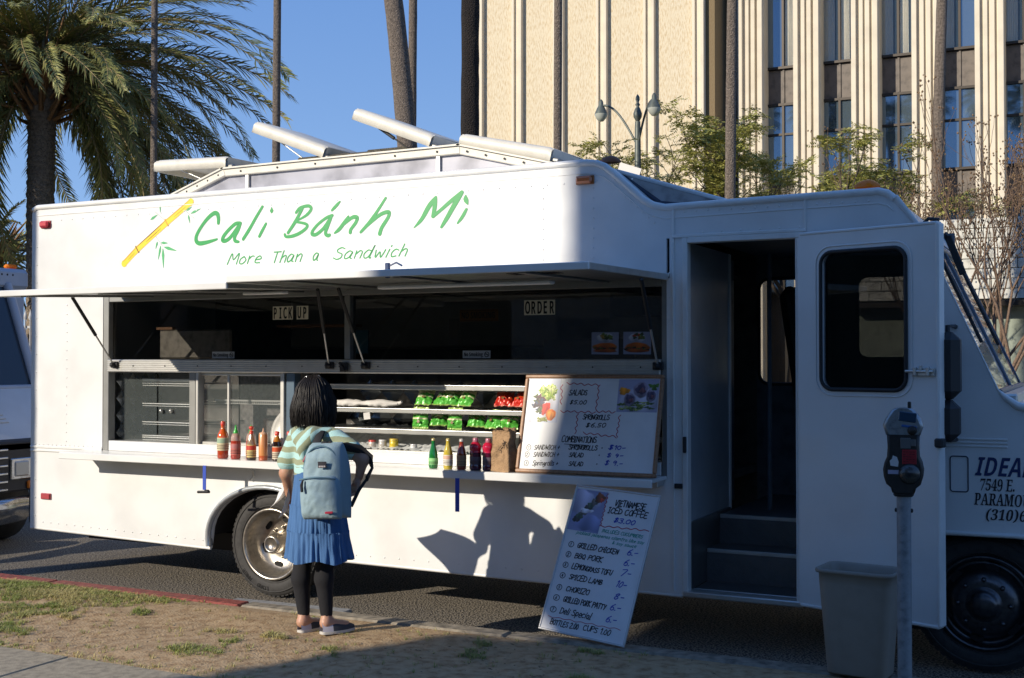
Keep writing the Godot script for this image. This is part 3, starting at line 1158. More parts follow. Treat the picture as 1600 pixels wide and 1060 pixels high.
func build_truck() -> void:
	var t := thing("food_truck", "white step van food truck with green lettering and its serving flaps raised", "food truck")
	ntex("diamond", noise(0.05, 1, 3), [], 64)
	var white := mat("truck_white", lin(0.77, 0.775, 0.77), 0.3, 0.0, "faint", 0.4, "panel_relief", 1.6)
	white.clearcoat_enabled = true
	white.clearcoat = 0.5
	white.clearcoat_roughness = 0.15
	var trim := mat("truck_trim", lin(0.76, 0.76, 0.74), 0.35, 0.0, "faint", 1.2)
	var alum := mat("aluminium", lin(0.62, 0.61, 0.58), 0.38, 0.7, "faint", 2.0)
	var steel := mat("steel", lin(0.55, 0.55, 0.53), 0.3, 0.85, "faint", 1.5)
	var dull := mat("dull_steel", lin(0.3, 0.3, 0.29), 0.4, 0.5, "faint", 1.5)
	var black := mat("black_rubber", lin(0.018, 0.018, 0.02), 0.6)
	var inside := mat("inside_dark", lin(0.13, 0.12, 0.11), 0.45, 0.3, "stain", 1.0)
	var bluewall := mat("cab_blue_white", lin(0.36, 0.4, 0.44), 0.25, 0.0, "faint", 0.8)
	var yellowed := mat("vent_cream", lin(0.68, 0.65, 0.57), 0.45, 0.0, "faint", 2.5)
	# ---- side skin
	var prof := [Vector2(-8.05, 2.88), Vector2(-8.035, 2.925), Vector2(-7.99, 2.945), Vector2(-5.5, 2.947), Vector2(-2.99, 2.955), Vector2(-2.92, 2.945), Vector2(-2.86, 2.92), Vector2(-2.81, 2.88), Vector2(-2.67, 2.755), Vector2(-2.6, 2.69), Vector2(-2.53, 2.65), Vector2(-2.45, 2.63), Vector2(-1.8, 2.64), Vector2(-1.14, 2.65), Vector2(-1.09, 2.635), Vector2(-1.05, 2.6), Vector2(-0.94, 2.44)]
	var upper := [Vector2(-8.05, 2.17), Vector2(-2.44, 2.17), Vector2(-2.44, 2.42), Vector2(-0.93, 2.42)]
	var rev := prof.duplicate()
	rev.reverse()
	upper.append_array(rev)
	var g := Geo.new()
	g.plate(upper, -0.03, 0.0)
	put("upper_side_panel", g, white, t)
	g = Geo.new()
	g.plate(rect(-8.05, 0.90, -7.24, 2.17), -0.03, 0.0)
	put("rear_side_panel", g, white, t)
	g = Geo.new()
	var low := [Vector2(-8.05, 0.245), Vector2(-6.12, 0.205)]
	for i in 19:
		var a := PI - PI * i / 18.0
		low.append(Vector2(-5.57 + 0.535 * cos(a), 0.3 + 0.38 * sin(a)))
	low.append_array([Vector2(-5.02, 0.2), Vector2(-2.42, 0.175), Vector2(-2.42, 0.9), Vector2(-8.05, 0.9)])
	g.plate(low, -0.03, 0.0)
	put("lower_side_panel", g, white, t)
	g = Geo.new()
	g.plate(rect(-2.44, 0.9, -2.42, 2.17), -0.03, 0.0)
	g.plate(rect(-2.42, 0.175, -2.335, 2.42), -0.03, 0.0)
	put("door_post", g, white, t)
	# the bright folded lower edge
	g = Geo.new()
	g.tube([V(-8.05, 0.245, -0.012), V(-6.12, 0.205, -0.012)], 0.014, 6)
	g.tube([V(-5.02, 0.2, -0.012), V(-2.34, 0.172, -0.012)], 0.014, 6)
	put("bottom_edge", g, trim, t)
	# roof skin and the other walls
	g = Geo.new()
	for i in prof.size() - 1:
		g.quad(V(prof[i].x, prof[i].y, -0.001), V(prof[i + 1].x, prof[i + 1].y, -0.001), V(prof[i + 1].x, prof[i + 1].y, -2.3), V(prof[i].x, prof[i].y, -2.3))
	put("roof", g, trim, t)
	put("rear_wall", bx(-8.05, -8.0, 0.25, 2.88, -2.3, -0.031), white, t)
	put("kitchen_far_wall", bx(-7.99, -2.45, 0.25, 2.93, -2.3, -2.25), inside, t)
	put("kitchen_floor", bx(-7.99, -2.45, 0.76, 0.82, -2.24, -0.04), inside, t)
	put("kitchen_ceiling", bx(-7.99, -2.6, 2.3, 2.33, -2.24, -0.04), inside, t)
	put("underframe", bx(-7.9, 0.2, 0.1, 0.24, -1.9, -0.5), black, t)
	# moulding that follows the roof edge
	g = Geo.new()
	var edge := []
	for i in range(1, prof.size() - 1):
		edge.append(prof[i] - Vector2(0, 0.012))
	rail_path(g, edge, -0.006, 0.024)
	put("roof_edge", g, trim, t)
	g = Geo.new()
	var edge2 := []
	for p in edge:
		edge2.append(p - Vector2(0, 0.07))
	rail_path(g, edge2.slice(1), -0.002, 0.006)
	put("roof_bead", g, trim, t)
	# seams and beads on the skin
	g = Geo.new()
	g.box(V(-7.645, 0.893, 0.004), V(0.81, 0.012, 0.012), 0.003)
	g.box(V(-7.645, 0.925, 0.003), V(0.81, 0.02, 0.01), 0.003)
	g.box(V(-2.395, 2.33, 0.003), V(0.016, 0.6, 0.008), 0.002)
	g.box(V(-1.567, 2.53, 0.003), V(0.014, 0.22, 0.008), 0.002)
	g.box(V(-1.98, 2.43, 0.006), V(0.84, 0.02, 0.014), 0.003)
	g.box(V(-2.395, 1.3, 0.004), V(0.012, 2.2, 0.01), 0.002)
	put("seam", g, trim, t)
	g = Geo.new()
	var rv := []
	for k in 46:
		rv.append(Vector2(-7.95 + k * 0.12, 2.815))
	for k in 9:
		rv.append(Vector2(-3.3, 2.25 + k * 0.068))
		rv.append(Vector2(-2.94, 2.25 + k * 0.065))
		rv.append(Vector2(-2.42, 1.0 + k * 0.15))
	for k in 16:
		rv.append(Vector2(-7.99, 0.35 + k * 0.15))
		rv.append(Vector2(-7.64, 0.98 + k * 0.075))
		rv.append(Vector2(-8.0 + k * 0.05, 0.945))
		rv.append(Vector2(-2.32 + k * 0.075, 2.585))
	for k in 20:
		rv.append(Vector2(-7.9 + k * 0.09, 0.30 - k * 0.002))
		rv.append(Vector2(-4.9 + k * 0.12, 0.25))
	for k in 6:
		rv.append(Vector2(-2.72 + k * 0.04, 2.7 - k * 0.035))
		rv.append(Vector2(-2.2 + k * 0.12, 2.452))
	for p in rv:
		g.lathe([Vector2(0.007, 0), Vector2(0.006, 0.003), Vector2(0, 0.0045)], 6, Transform3D(Basis(Vector3.RIGHT, PI / 2), V(p.x, p.y, 0.0)), false)
	put("rivets", g, white, t).set_meta("kind", "stuff")
	# wheel arch moulding and liner
	g = Geo.new()
	var arch := []
	for i in 25:
		var a := PI * 1.06 - PI * 1.12 * i / 24.0
		arch.append(V(-5.57 + 0.555 * cos(a), 0.3 + 0.4 * sin(a), 0.012))
	g.tube(arch, 0.02, 8, true, 1.8, Vector3.BACK)
	put("arch_moulding", g, mat("arch_metal", lin(0.62, 0.66, 0.7), 0.25, 0.6), t)
	g = Geo.new()
	var rows := [[], []]
	for i in 17:
		var a := PI - PI * i / 16.0
		rows[0].append(V(-5.57 + 0.56 * cos(a), 0.3 + 0.4 * sin(a), -0.031))
		rows[1].append(V(-5.57 + 0.56 * cos(a), 0.3 + 0.4 * sin(a), -0.75))
	g.sheet(rows)
	g.quad(V(-6.15, 0.1, -0.75), V(-5.0, 0.1, -0.75), V(-5.0, 0.72, -0.75), V(-6.15, 0.72, -0.75))
	put("arch_liner", g, black, t)
	wheel(t, V(-5.575, 0.265, -0.06), true)
	wheel(t, V(-0.585, 0.265, -0.12), false)
	g = Geo.new()
	g.tube([V(-5.57, 0.265, -0.3), V(-5.57, 0.265, -2.0)], 0.06, 8)
	g.tube([V(-0.585, 0.265, -0.3), V(-0.585, 0.265, -2.0)], 0.06, 8)
	put("axle", g, black, t)
	truck_lights(t)
	truck_roof(t, yellowed, dull, alum, black)
	truck_bay(t, alum, steel, dull, inside, black, white)
	truck_flaps(t, white, alum, black)
	truck_cab(t, white, trim, alum, black, inside, bluewall)
	truck_lettering(t)


func truck_lights(t: Node3D) -> void:
	marker(t, V(-7.885, 2.785, 0.0), V(0.1, 0.055, 0.03), lin(0.5, 0.02, 0.03), lin(0.4, 0.05, 0.05))
	marker(t, V(-7.86, 0.515, 0.0), V(0.1, 0.045, 0.008), lin(0.35, 0.02, 0.03), lin(0.4, 0.1, 0.1))
	marker(t, V(-2.995, 2.828, 0.0), V(0.115, 0.05, 0.03), lin(0.55, 0.12, 0.01), lin(0.3, 0.1, 0.02))
	var amber := mat("amber_dome", lin(0.9, 0.28, 0.02), 0.15)
	amber.backlight_enabled = true
	amber.backlight = Color(0.8, 0.35, 0.05)
	var i := 0
	for p in [V(-2.9, 2.965, -0.2), V(-1.22, 2.678, -0.1)]:
		var g := Geo.new()
		var w := 0.15
		var rows := []
		for a in 7:
			var q := PI * a / 6.0
			var row := []
			for b in 9:
				var u := b / 8.0
				var pr := pow(sin(PI * clampf(u * 0.93 + 0.05, 0, 1)), 0.5)
				row.append(p + V((u - 0.5) * w, 0.05 * sin(q) * pr * (1.0 - 0.3 * absf(u - 0.6)), 0.045 * cos(q) * pr))
			rows.append(row)
		g.sheet(rows)
		put("roof_marker", g, amber if i else mat("amber_dull", lin(0.22, 0.07, 0.02), 0.4), t)
		i += 1


# ---- glazed raised roof with its tilted hatch lids
func truck_roof(t: Node3D, cream: Material, dull: Material, alum: Material, black: Material) -> void:
	var z0 := -0.3
	var z1 := -1.95
	var p := [V(-6.9, 2.955, z0), V(-6.25, 3.175, z0), V(-4.1, 3.19, z0), V(-3.2, 2.965, z0)]
	var m := mat("roof_glazing", lin(0.5, 0.5, 0.56), 0.22, 0.15, "stain", 0.35)
	var g := Geo.new()
	g.plate([Vector2(-6.85, 2.94), Vector2(-6.25, 3.16), Vector2(-4.1, 3.175), Vector2(-3.25, 2.94)], z1, z0 - 0.02)
	var r := put("raised_roof", g, m, t)
	# frame strip along the top of the glazing
	for i in 3:
		g = Geo.new()
		var a: Vector3 = p[i]
		var b: Vector3 = p[i + 1]
		var d := (b - a).normalized()
		var up := V(-d.y, d.x, 0)
		var c := (a + b) / 2 - up * 0.028
		g.box(c + V(0, 0, -0.004 * i), V((b - a).length() + 0.02, 0.06, 0.035), 0.006, Basis(d, up, Vector3.BACK))
		g.box((a + b) / 2 + up * 0.006 + V(0, 0, (z1 - z0) / 2), V((b - a).length() + 0.03, 0.012, z0 - z1 + 0.06), 0.0, Basis(d, up, Vector3.BACK))
		put("roof_frame", g, cream, r)
		for k in 6:
			g = Geo.new()
			g.lathe([Vector2(0.009, 0), Vector2(0.0, 0.006)], 6, Transform3D(Basis(Vector3.RIGHT, PI / 2), a.lerp(b, (k + 0.5) / 6.0) - up * 0.028 + V(0, 0, 0.018)), false)
			put("screw", g, black, r)
	for x in [-6.02, -4.28]:
		g = Geo.new()
		g.box(V(x, 3.04, z0 - 0.008), V(0.035, 0.22, 0.02), 0.004)
		put("roof_mullion", g, alum, r)
	# hatch lids: hinge point, length, tilt
	var lids := [[V(-6.22, 3.23, 0), 0.75, -0.03, 0.62], [V(-5.27, 3.235, 0), 0.72, -0.36, 0.6], [V(-4.33, 3.245, 0), 0.72, -0.37, 0.62], [V(-3.37, 3.07, 0), 0.74, -0.22, 0.62]]
	for i in 4:
		var L: Array = lids[i]
		var h: Vector3 = L[0] + V(0, 0, z0)
		var ln: float = L[1]
		var lid := joint("roof_hatch", t, h)
		lid.rotation.z = L[2]
		g = Geo.new()
		# lid shell: rounded top edge towards the viewer, hollow below
		var sec := [Vector2(0.0, -0.045), Vector2(0.0, 0.02), Vector2(-0.012, 0.04), Vector2(-0.04, 0.052), Vector2(-0.6, 0.06), Vector2(-0.64, 0.05), Vector2(-0.65, 0.02), Vector2(-0.65, -0.045), Vector2(-0.63, -0.045), Vector2(-0.62, 0.02), Vector2(-0.03, 0.02), Vector2(-0.02, -0.045)]
		var rws := []
		for e in [0.0, -0.03, -ln + 0.03, -ln]:
			var row := []
			for q in sec:
				var k := 0.85 if (e == 0.0 or e == -ln) and q.y > 0.0 else 1.0
				row.append(V(e, q.y * k, q.x + 0.02))
			rws.append(row)
		g.sheet(rws, true)
		g.box(V(-0.006, 0.0, -0.31), V(0.012, 0.09, 0.6))
		g.box(V(-ln + 0.006, 0.0, -0.31), V(0.012, 0.09, 0.6))
		put("lid", g, cream, lid)
		g = Geo.new()
		g.box(V(0.03, -0.03, -0.31), V(0.05, 0.03, 0.62), 0.008)
		put("hinge", g, dull, lid)
		if i < 3:
			g = Geo.new()
			var b: Basis = Basis(Vector3.BACK, -L[2])
			var foot := b * (V(-0.28 if i == 0 else -0.12, -0.08, -0.05))
			if i == 0:
				foot = b * V(-0.22, -0.14, -0.05)
			else:
				foot = b * V(-0.2, -0.05, -0.05)
			g.tube([V(-0.52, -0.03, -0.03), foot], 0.006, 6)
			if i == 2:
				g.tube([V(-0.52, -0.03, -0.03), V(-0.52, -0.03, -0.03).lerp(foot, 0.5)], 0.013, 8)
			put("stay", g, black if i == 2 else alum, lid)
	# rough top sheet behind the lids
	g = Geo.new()
	g.box(V(-5.1, 3.2, -0.42), V(0.9, 0.04, 0.2), 0.01)
	g.box(V(-4.75, 3.215, -0.4), V(0.35, 0.04, 0.12), 0.01)
	put("roof_sealant", g, mat("sealant", lin(0.3, 0.27, 0.2), 0.9, 0.0, "blotch", 4.0, "rough_relief", 4.0), r)


# ---- serving bay
func truck_bay(t: Node3D, alum: Material, steel: Material, dull: Material, inside: Material, black: Material, white: Material) -> void:
	var g: Geo
	var tint := glass("bay_glass", Color(0.02, 0.02, 0.022), 0.3)
	var clear := glass("case_glass", Color(0.75, 0.8, 0.8), 0.05)
	# frame round the opening
	put("bay_jamb", bx(-7.24, -7.18, 0.9, 2.17, -0.08, -0.004, 0.004), dull, t)
	put("bay_jamb", bx(-2.475, -2.44, 0.9, 2.17, -0.08, -0.004, 0.004), dull, t)
	put("bay_header", bx(-7.18, -2.475, 2.12, 2.17, -0.08, -0.006, 0.004), dull, t)
	put("bay_mullion", bx(-4.895, -4.845, 1.655, 2.12, -0.09, -0.01, 0.004), dull, t)
	# upper window panes
	put("window_pane", bx(-7.18, -4.895, 1.655, 2.12, -0.056, -0.05), tint, t)
	put("window_pane", bx(-4.845, -2.475, 1.655, 2.12, -0.056, -0.05), tint, t)
	# ribbed cross rail
	g = Geo.new()
	g.box(V(-4.83, 1.604, -0.03), V(4.7, 0.1, 0.08), 0.004)
	for k in 6:
		g.box(V(-4.83, 1.564 + k * 0.016, 0.0125), V(4.695, 0.0075, 0.006), 0.002)
	put("cross_rail", g, alum, t)
	for k in 14:
		g = Geo.new()
		g.lathe([Vector2(0.006, 0), Vector2(0, 0.004)], 6, Transform3D(Basis(Vector3.RIGHT, PI / 2), V(-6.9 + k * 0.33, 1.604, 0.0155)), false)
		put("rail_screw", g, black, t)
	# counter shelf with a folded lip, and the white upstand behind it
	g = Geo.new()
	g.box(V(-4.93, 0.907, 0.14), V(4.98, 0.024, 0.28), 0.004)
	g.box(V(-4.93, 0.89, 0.279), V(4.98, 0.05, 0.014), 0.004)
	put("counter", g, white, t)
	put("counter_bracket", bx(-7.2, -2.46, 0.855, 0.893, 0.002, 0.12, 0.004), alum, t)
	put("upstand", bx(-7.17, -2.48, 0.919, 1.0, -0.06, 0.004, 0.004), white, t)
	# two narrow posts, and the cases
	put("case_post", bx(-6.335, -6.27, 1.0, 1.554, -0.08, 0.0, 0.004), dull, t)
	put("case_post", bx(-5.46, -5.425, 1.0, 1.554, -0.08, 0.0, 0.004), alum, t)
	put("case_post", bx(-5.405, -5.33, 1.0, 1.554, -0.08, 0.0, 0.004), mat("blue_steel", lin(0.18, 0.25, 0.33), 0.3, 0.8), t)
	put("case_post", bx(-6.265, -6.24, 1.0, 1.554, -0.07, 0.005, 0.004), alum, t)
	# left warming cabinet
	put("cabinet_back", bx(-7.17, -6.34, 1.0, 1.55, -0.62, -0.6), inside, t)
	put("cabinet_base", bx(-7.17, -6.34, 0.96, 1.0, -0.6, -0.06), dull, t)
	g = Geo.new()
	var quilt := mat("quilted_steel", lin(0.2, 0.22, 0.24), 0.2, 0.9)
	for j in 4:
		for k in 4:
			var c := V(-7.165, 1.06 + j * 0.14, -0.14 - k * 0.13)
			for q in 4:
				var cn := [V(0, -0.07, 0), V(0, 0, -0.065), V(0, 0.07, 0), V(0, 0, 0.065)]
				g.tri(c + V(0.02, 0, 0), c + cn[(q + 1) % 4], c + cn[q])
	put("quilted_side", g, quilt, t)
	for j in 5:
		var y: float = [1.02, 1.145, 1.295, 1.46, 1.035][j]
		g = Geo.new()
		g.tube([V(-7.0, y, -0.2), V(-6.36, y, -0.2)], 0.007, 6)
		g.tube([V(-7.0, y - 0.018, -0.2), V(-6.36, y - 0.018, -0.2)], 0.004, 6)
		for k in 26:
			var x := -7.0 + k * 0.0253
			g.tube([V(x, y + 0.002, -0.2), V(x, y + 0.002, -0.55)], 0.0028, 4)
		put("wire_shelf", g, steel, t)
	for x in [-6.72, -6.62]:
		g = Geo.new()
		g.lathe([Vector2(0, 0), Vector2(0.016, 0.004), Vector2(0.018, 0.014), Vector2(0.0, 0.026)], 12, Transform3D(Basis(Vector3.RIGHT, PI / 2), V(x, 1.245, -0.12)))
		put("knob", g, steel, t)
	put("cabinet_pane", bx(-6.765, -6.34, 1.0, 1.55, -0.132, -0.126), clear, t)
	put("cabinet_pane", bx(-7.165, -6.775, 1.0, 1.55, -0.124, -0.118), clear, t)
	put("lamp_strip", bx(-7.0, -6.36, 1.475, 1.5, -0.22, -0.19, 0.004), alum, t)
	# second case with sliding panes
	put("case_back", bx(-6.24, -5.46, 1.0, 1.55, -0.52, -0.5), mat("case_grey", lin(0.17, 0.16, 0.155), 0.4, 0.5, "blotch", 2.0), t)
	g = Geo.new()
	g.box(V(-5.86, 1.335, -0.2), V(0.76, 0.012, 0.02))
	g.box(V(-5.86, 1.31, -0.2), V(0.76, 0.006, 0.02))
	for k in 40:
		g.box(V(-6.22 + k * 0.0185, 1.3225, -0.2), V(0.006, 0.02, 0.012))
	put("wire_shelf", g, steel, t)
	put("case_pane", bx(-6.24, -5.95, 1.0, 1.55, -0.066, -0.06), clear, t)
	put("case_pane", bx(-5.99, -5.46, 1.0, 1.55, -0.056, -0.05), clear, t)
	put("pane_handle", bx(-5.985, -5.965, 1.02, 1.54, -0.048, -0.03, 0.003), alum, t)
	put("case_rim", bx(-6.24, -5.46, 1.0, 1.02, -0.075, -0.03, 0.003), alum, t)
	put("case_rim", bx(-6.24, -5.46, 1.53, 1.553, -0.075, -0.03, 0.003), alum, t)
	g = Geo.new()
	g.lathe([Vector2(0, 0.0), Vector2(0.15, 0.004), Vector2(0.2, 0.014), Vector2(0.215, 0.02), Vector2(0.2, 0.0), Vector2(0, -0.012)], 40, Transform3D(Basis(Vector3.RIGHT, PI / 2 - 0.18), V(-5.55, 1.08, -0.3)), false)
	put("slicer_disc", g, mat("slicer", lin(0.62, 0.6, 0.57), 0.3, 0.2), t)
	# open refrigerated shelves
	put("case_back", bx(-5.33, -2.48, 1.0, 1.55, -0.7, -0.68), inside, t)
	g = Geo.new()
	for k in 14:
		for j in 2:
			var c := V(-5.2 + k * 0.2 + (0.1 if j else 0.0), 1.2 + j * 0.2, -0.676)
			var cn := [V(0.1, 0, 0), V(0, 0.1, 0), V(-0.1, 0, 0), V(0, -0.1, 0)]
			for q in 4:
				g.tri(c + V(0, 0, 0.02), c + cn[q], c + cn[(q + 1) % 4])
	put("quilted_back", g, quilt, t)
	for s in [[1.453, -0.12, 0.034], [1.284, -0.11, 0.03], [1.136, -0.1, 0.032]]:
		g = Geo.new()
		g.box(V(-3.9, s[0], s[1] - 0.004), V(2.84, s[2], 0.012), 0.004)
		g.box(V(-3.9, s[0] + 0.012, s[1] - 0.26), V(2.84, 0.006, 0.5))
		g.tube([V(-5.32, s[0] + s[2] / 2, s[1]), V(-2.48, s[0] + s[2] / 2, s[1])], 0.006, 6)
		put("steel_shelf", g, steel, t)
	g = Geo.new()
	g.box(V(-3.9, 1.0, -0.35), V(2.84, 0.02, 0.6))
	put("ice_well", g, steel, t)
	# crushed ice along the bottom
	g = Geo.new()
	var ice := noise(9.0, 4, 88)
	var rows := []
	for i in 16:
		var row := []
		for k in 190:
			var x := -5.3 + k * 0.0149
			var z := -0.05 - i * 0.035
			row.append(V(x, 1.015 + 0.035 * (i / 15.0) + 0.03 * ice.get_noise_2d(x * 3.0, z * 3.0) + (0.1 * smoothstep(9.0, 15.0, float(i))), z))
		rows.append(row)
	g.sheet(rows)
	put("crushed_ice", g, mat("ice", lin(0.75, 0.77, 0.77), 0.35), t).set_meta("kind", "stuff")
	# things dimly seen through the dark panes
	put("hood_panel", bx(-6.95, -6.2, 1.66, 1.9, -0.36, -0.33, 0.04), mat("hood_grey", lin(0.36, 0.33, 0.28), 0.5, 0.2, "stain", 2.0), t)
	put("hood_frame", bx(-6.97, -6.8, 1.9, 1.92, -0.36, -0.32), mat("wood_edge", lin(0.25, 0.12, 0.05), 0.6), t)
	put("wood_shelf", bx(-5.65, -5.0, 1.90, 1.92, -0.4, -0.2), mat("wood_edge", Color.WHITE), t)
	put("range_hood", bx(-6.5, -3.4, 1.75, 2.2, -2.2, -1.5, 0.02), dull, t)
	put("tall_fridge", bx(-3.9, -3.0, 0.83, 2.0, -2.2, -1.5, 0.02), dull, t)
	put("work_bench", bx(-6.9, -4.1, 0.83, 1.2, -2.2, -1.6, 0.02), dull, t)
	put("paper_roll", bx(-3.6, -2.9, 1.66, 1.8, -0.7, -0.66), mat("grey_board", lin(0.12, 0.12, 0.13), 0.7), t)
	put("notice", bx(-4.06, -3.98, 1.76, 1.94, -0.075, -0.072), mat("grey_paper", lin(0.12, 0.11, 0.1), 0.8), t)
	put("cloth", bx(-5.12, -5.0, 1.7, 1.88, -0.5, -0.48), mat("blue_cloth", lin(0.05, 0.2, 0.3), 0.8), t)
	put("curtain_rail", bx(-3.0, -2.5, 1.64, 1.66, -0.5, -0.48), steel, t)
	bay_signs(t)


func bay_signs(t: Node3D) -> void:
	var card := mat("sign_card", lin(0.8, 0.75, 0.6), 0.6)
	var ink := mat("sign_ink", lin(0.012, 0.012, 0.012), 0.6)
	var z := -0.046
	for w in [["PICK", -5.565, 0.185], ["UP", -5.345, 0.105], ["ORDER", -3.463, 0.228]]:
		var s := joint("sign", t, V(w[1], 1.953, z))
		put("card", bx(0, w[2], 0, 0.1, -0.002, 0.0), card, s)
		for i in w[0].length():
			disc_text("letter", w[0][i], "Droid Sans", 0.117, ink, s, V(0.004 + i * (w[2] - 0.002) / w[0].length() + (0.01 if w[0][i] == "I" else 0.0), 0.048, 0.001), Vector2(0.5, 1.0))
	for w in [[-6.145, 1.663], [-3.935, 1.663]]:
		var s := joint("no_smoking_sign", t, V(w[0], w[1], z))
		put("card", bx(0, 0.215, 0, 0.052, -0.002, 0.0), mat("white_card", lin(0.5, 0.5, 0.5), 0.5), s)
		disc_text("lettering", "No Smoking", "Droid Sans", 0.036, ink, s, V(0.008, 0.026, 0.001), Vector2(0.72, 1.0))
		var g := Geo.new()
		var ring := []
		for i in 19:
			ring.append(V(0.188 + 0.017 * cos(TAU * i / 18), 0.026 + 0.017 * sin(TAU * i / 18), 0.001))
		g.tube(ring, 0.0025, 4)
		g.tube([V(0.176, 0.038, 0.001), V(0.2, 0.014, 0.001)], 0.0022, 4)
		g.tube([V(0.176, 0.027, 0.001), V(0.2, 0.027, 0.001)], 0.0022, 4)
		put("symbol", g, ink, s)
	var o := joint("orange_sign", t, V(-3.975, 1.918, -0.075))
	put("card", bx(0, 0.3, 0, 0.082, -0.002, 0.0), mat("orange_card", lin(0.34, 0.15, 0.03), 0.6), o)
	put("border", bx(0.006, 0.294, 0.006, 0.009, 0.0, 0.001), ink, o)
	put("border", bx(0.006, 0.294, 0.073, 0.076, 0.0, 0.001), ink, o)
	disc_text("lettering", "NO SMOKING", "Droid Sans", 0.06, ink, o, V(0.012, 0.041, 0.001), Vector2(0.68, 1.0))
	# two photographs of filled rolls
	for k in 2:
		var p := put("roll_photo", photo_quad(0.19, 0.145), photo_mat("roll%d" % k, 2 + k), t)
		p.position = V(-2.972 + 0.222 * k, 1.688, -0.044)
		p.rotation.z = -0.01


# ---- the raised flaps, their stays and clips
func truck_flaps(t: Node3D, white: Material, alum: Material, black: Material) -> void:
	var under := mat("flap_under", lin(0.3, 0.3, 0.29), 0.4, 0.5, "stain", 1.0)
	for f in [[-7.05, -4.875, 2.115, 0.0], [-4.865, -2.43, 2.155, 0.006]]:
		var x0: float = f[0]
		var x1: float = f[1]
		var yo: float = f[2]
		var fl := joint("serving_flap", t, V(0, 2.175, 0.012))
		var n := V(0, yo - 2.175, 1.3)
		var d := n.normalized()
		var up := d.cross(Vector3.RIGHT)
		var b := Basis(Vector3.RIGHT, up, d)
		var g := Geo.new()
		g.box(V((x0 + x1) / 2, 0, 0) + d * 0.65 + up * 0.012, V(x1 - x0, 0.006, 1.3), 0.0, b)
		put("skin", g, white, fl)
		g = Geo.new()
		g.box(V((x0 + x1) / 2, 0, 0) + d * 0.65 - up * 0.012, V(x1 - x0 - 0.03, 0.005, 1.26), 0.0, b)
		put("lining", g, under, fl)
		g = Geo.new()
		g.box(V((x0 + x1) / 2, 0, 0) + d * 1.303, V(x1 - x0 + 0.012, 0.042, 0.016), 0.004, b)
		put("edge", g, white, fl)
		for x in [x0, x1]:
			g = Geo.new()
			g.box(V(x, 0, 0) + d * 0.65, V(0.014, 0.04, 1.3), 0.003, b)
			put("edge", g, alum, fl)
		for k in 3:
			g = Geo.new()
			g.box(V(x0 + (x1 - x0) * (k + 0.5) / 3.0, 0, 0) + d * 0.65 - up * 0.022, V(0.05, 0.014, 1.25), 0.003, b)
			put("stiffener", g, under, fl)
		# lamp batten below the flap
		if x0 > -5.0:
			g = Geo.new()
			g.box(V(-3.6, 0, 0) + d * 0.55 - up * 0.04, V(1.25, 0.025, 0.07), 0.008, b)
			put("batten_light", g, mat("batten", lin(0.6, 0.56, 0.48), 0.5), fl)
			g = Geo.new()
			for a in 14:
				for c in 5:
					g.box(V(-3.0 + a * 0.022, 0, 0) + d * (1.0 + c * 0.03) - up * 0.017, V(0.014, 0.003, 0.012), 0.0, b)
			put("vent_holes", g, mat("vent_hole", lin(0.02, 0.02, 0.02), 0.9), fl)
		else:
			g = Geo.new()
			g.box(V(-5.2, 0, 0) + d * 0.5 - up * 0.035, V(0.35, 0.02, 0.07), 0.006, b)
			put("batten_light", g, mat("batten", Color.WHITE), fl)
	# hinge strip along the body
	put("flap_hinge", bx(-7.06, -2.42, 2.176, 2.2, 0.001, 0.02, 0.004), alum, t)
	# gas stays from the rail up to the flaps
	for s in [[-7.12, -7.03, 0.012], [-5.03, -4.75, 0.0], [-4.72, -4.58, 0.0], [-2.52, -2.42, 0.0]]:
		var st := joint("gas_stay", t)
		var a := V(s[0] + 0.03, 1.612, 0.03)
		var e := V(s[1], 2.13, 0.52)
		var g := Geo.new()
		g.tube([a, e], 0.007, 6)
		put("rod", g, alum, st)
		g = Geo.new()
		g.tube([a.lerp(e, 0.45), e], 0.013, 8)
		put("cylinder", g, black, st)
		g = Geo.new()
		g.box(a + V(0, 0, -0.008), V(0.07, 0.05, 0.02), 0.004)
		g.lathe([Vector2(0.018, 0), Vector2(0.018, 0.03), Vector2(0.0, 0.034)], 8, Transform3D(Basis(Vector3.RIGHT, PI / 2), a))
		put("bracket", g, black, st)
	var hose := Geo.new()
	hose.tube([V(-5.69, 0.86, 0.1), V(-5.68, 0.82, 0.03), V(-5.69, 0.775, 0.02), V(-5.72, 0.745, 0.02)], 0.009, 6)
	put("drain_hose", hose, alum, t)
	var g := Geo.new()
	g.box(V(-4.87, 1.6, 0.03), V(0.06, 0.07, 0.03), 0.006)
	g.tube([V(-4.9, 1.63, 0.04), V(-4.84, 1.57, 0.05)], 0.012, 6)
	put("latch", g, black, t)
	# blue straps hanging from the counter and a blue clip on the flap
	var blue := mat("blue_strap", lin(0.015, 0.06, 0.42), 0.6)
	for s in [[-5.925, 0.18, true], [-3.79, 0.22, false]]:
		g = Geo.new()
		g.box(V(s[0], 0.87 - s[1] / 2, 0.292), V(0.03, s[1], 0.004))
		var o := put("strap", g, blue, t)
		if s[2]:
			g = Geo.new()
			g.tube([V(s[0] - 0.06, 0.672, 0.295), V(s[0] + 0.05, 0.678, 0.295)], 0.01, 6)
			g.box(V(s[0] + 0.03, 0.683, 0.3), V(0.04, 0.022, 0.02), 0.005)
			put("buckle", g, black, o)
	g = Geo.new()
	g.box(V(-3.76, 2.18, 1.2), V(0.03, 0.09, 0.02), 0.004)
	var c := put("clip", g, mat("clip_blue", lin(0.05, 0.09, 0.2), 0.4), t)
	g = Geo.new()
	g.tube([V(-3.74, 2.21, 1.2), V(-3.7, 2.225, 1.2), V(-3.66, 2.205, 1.2)], 0.006, 6)
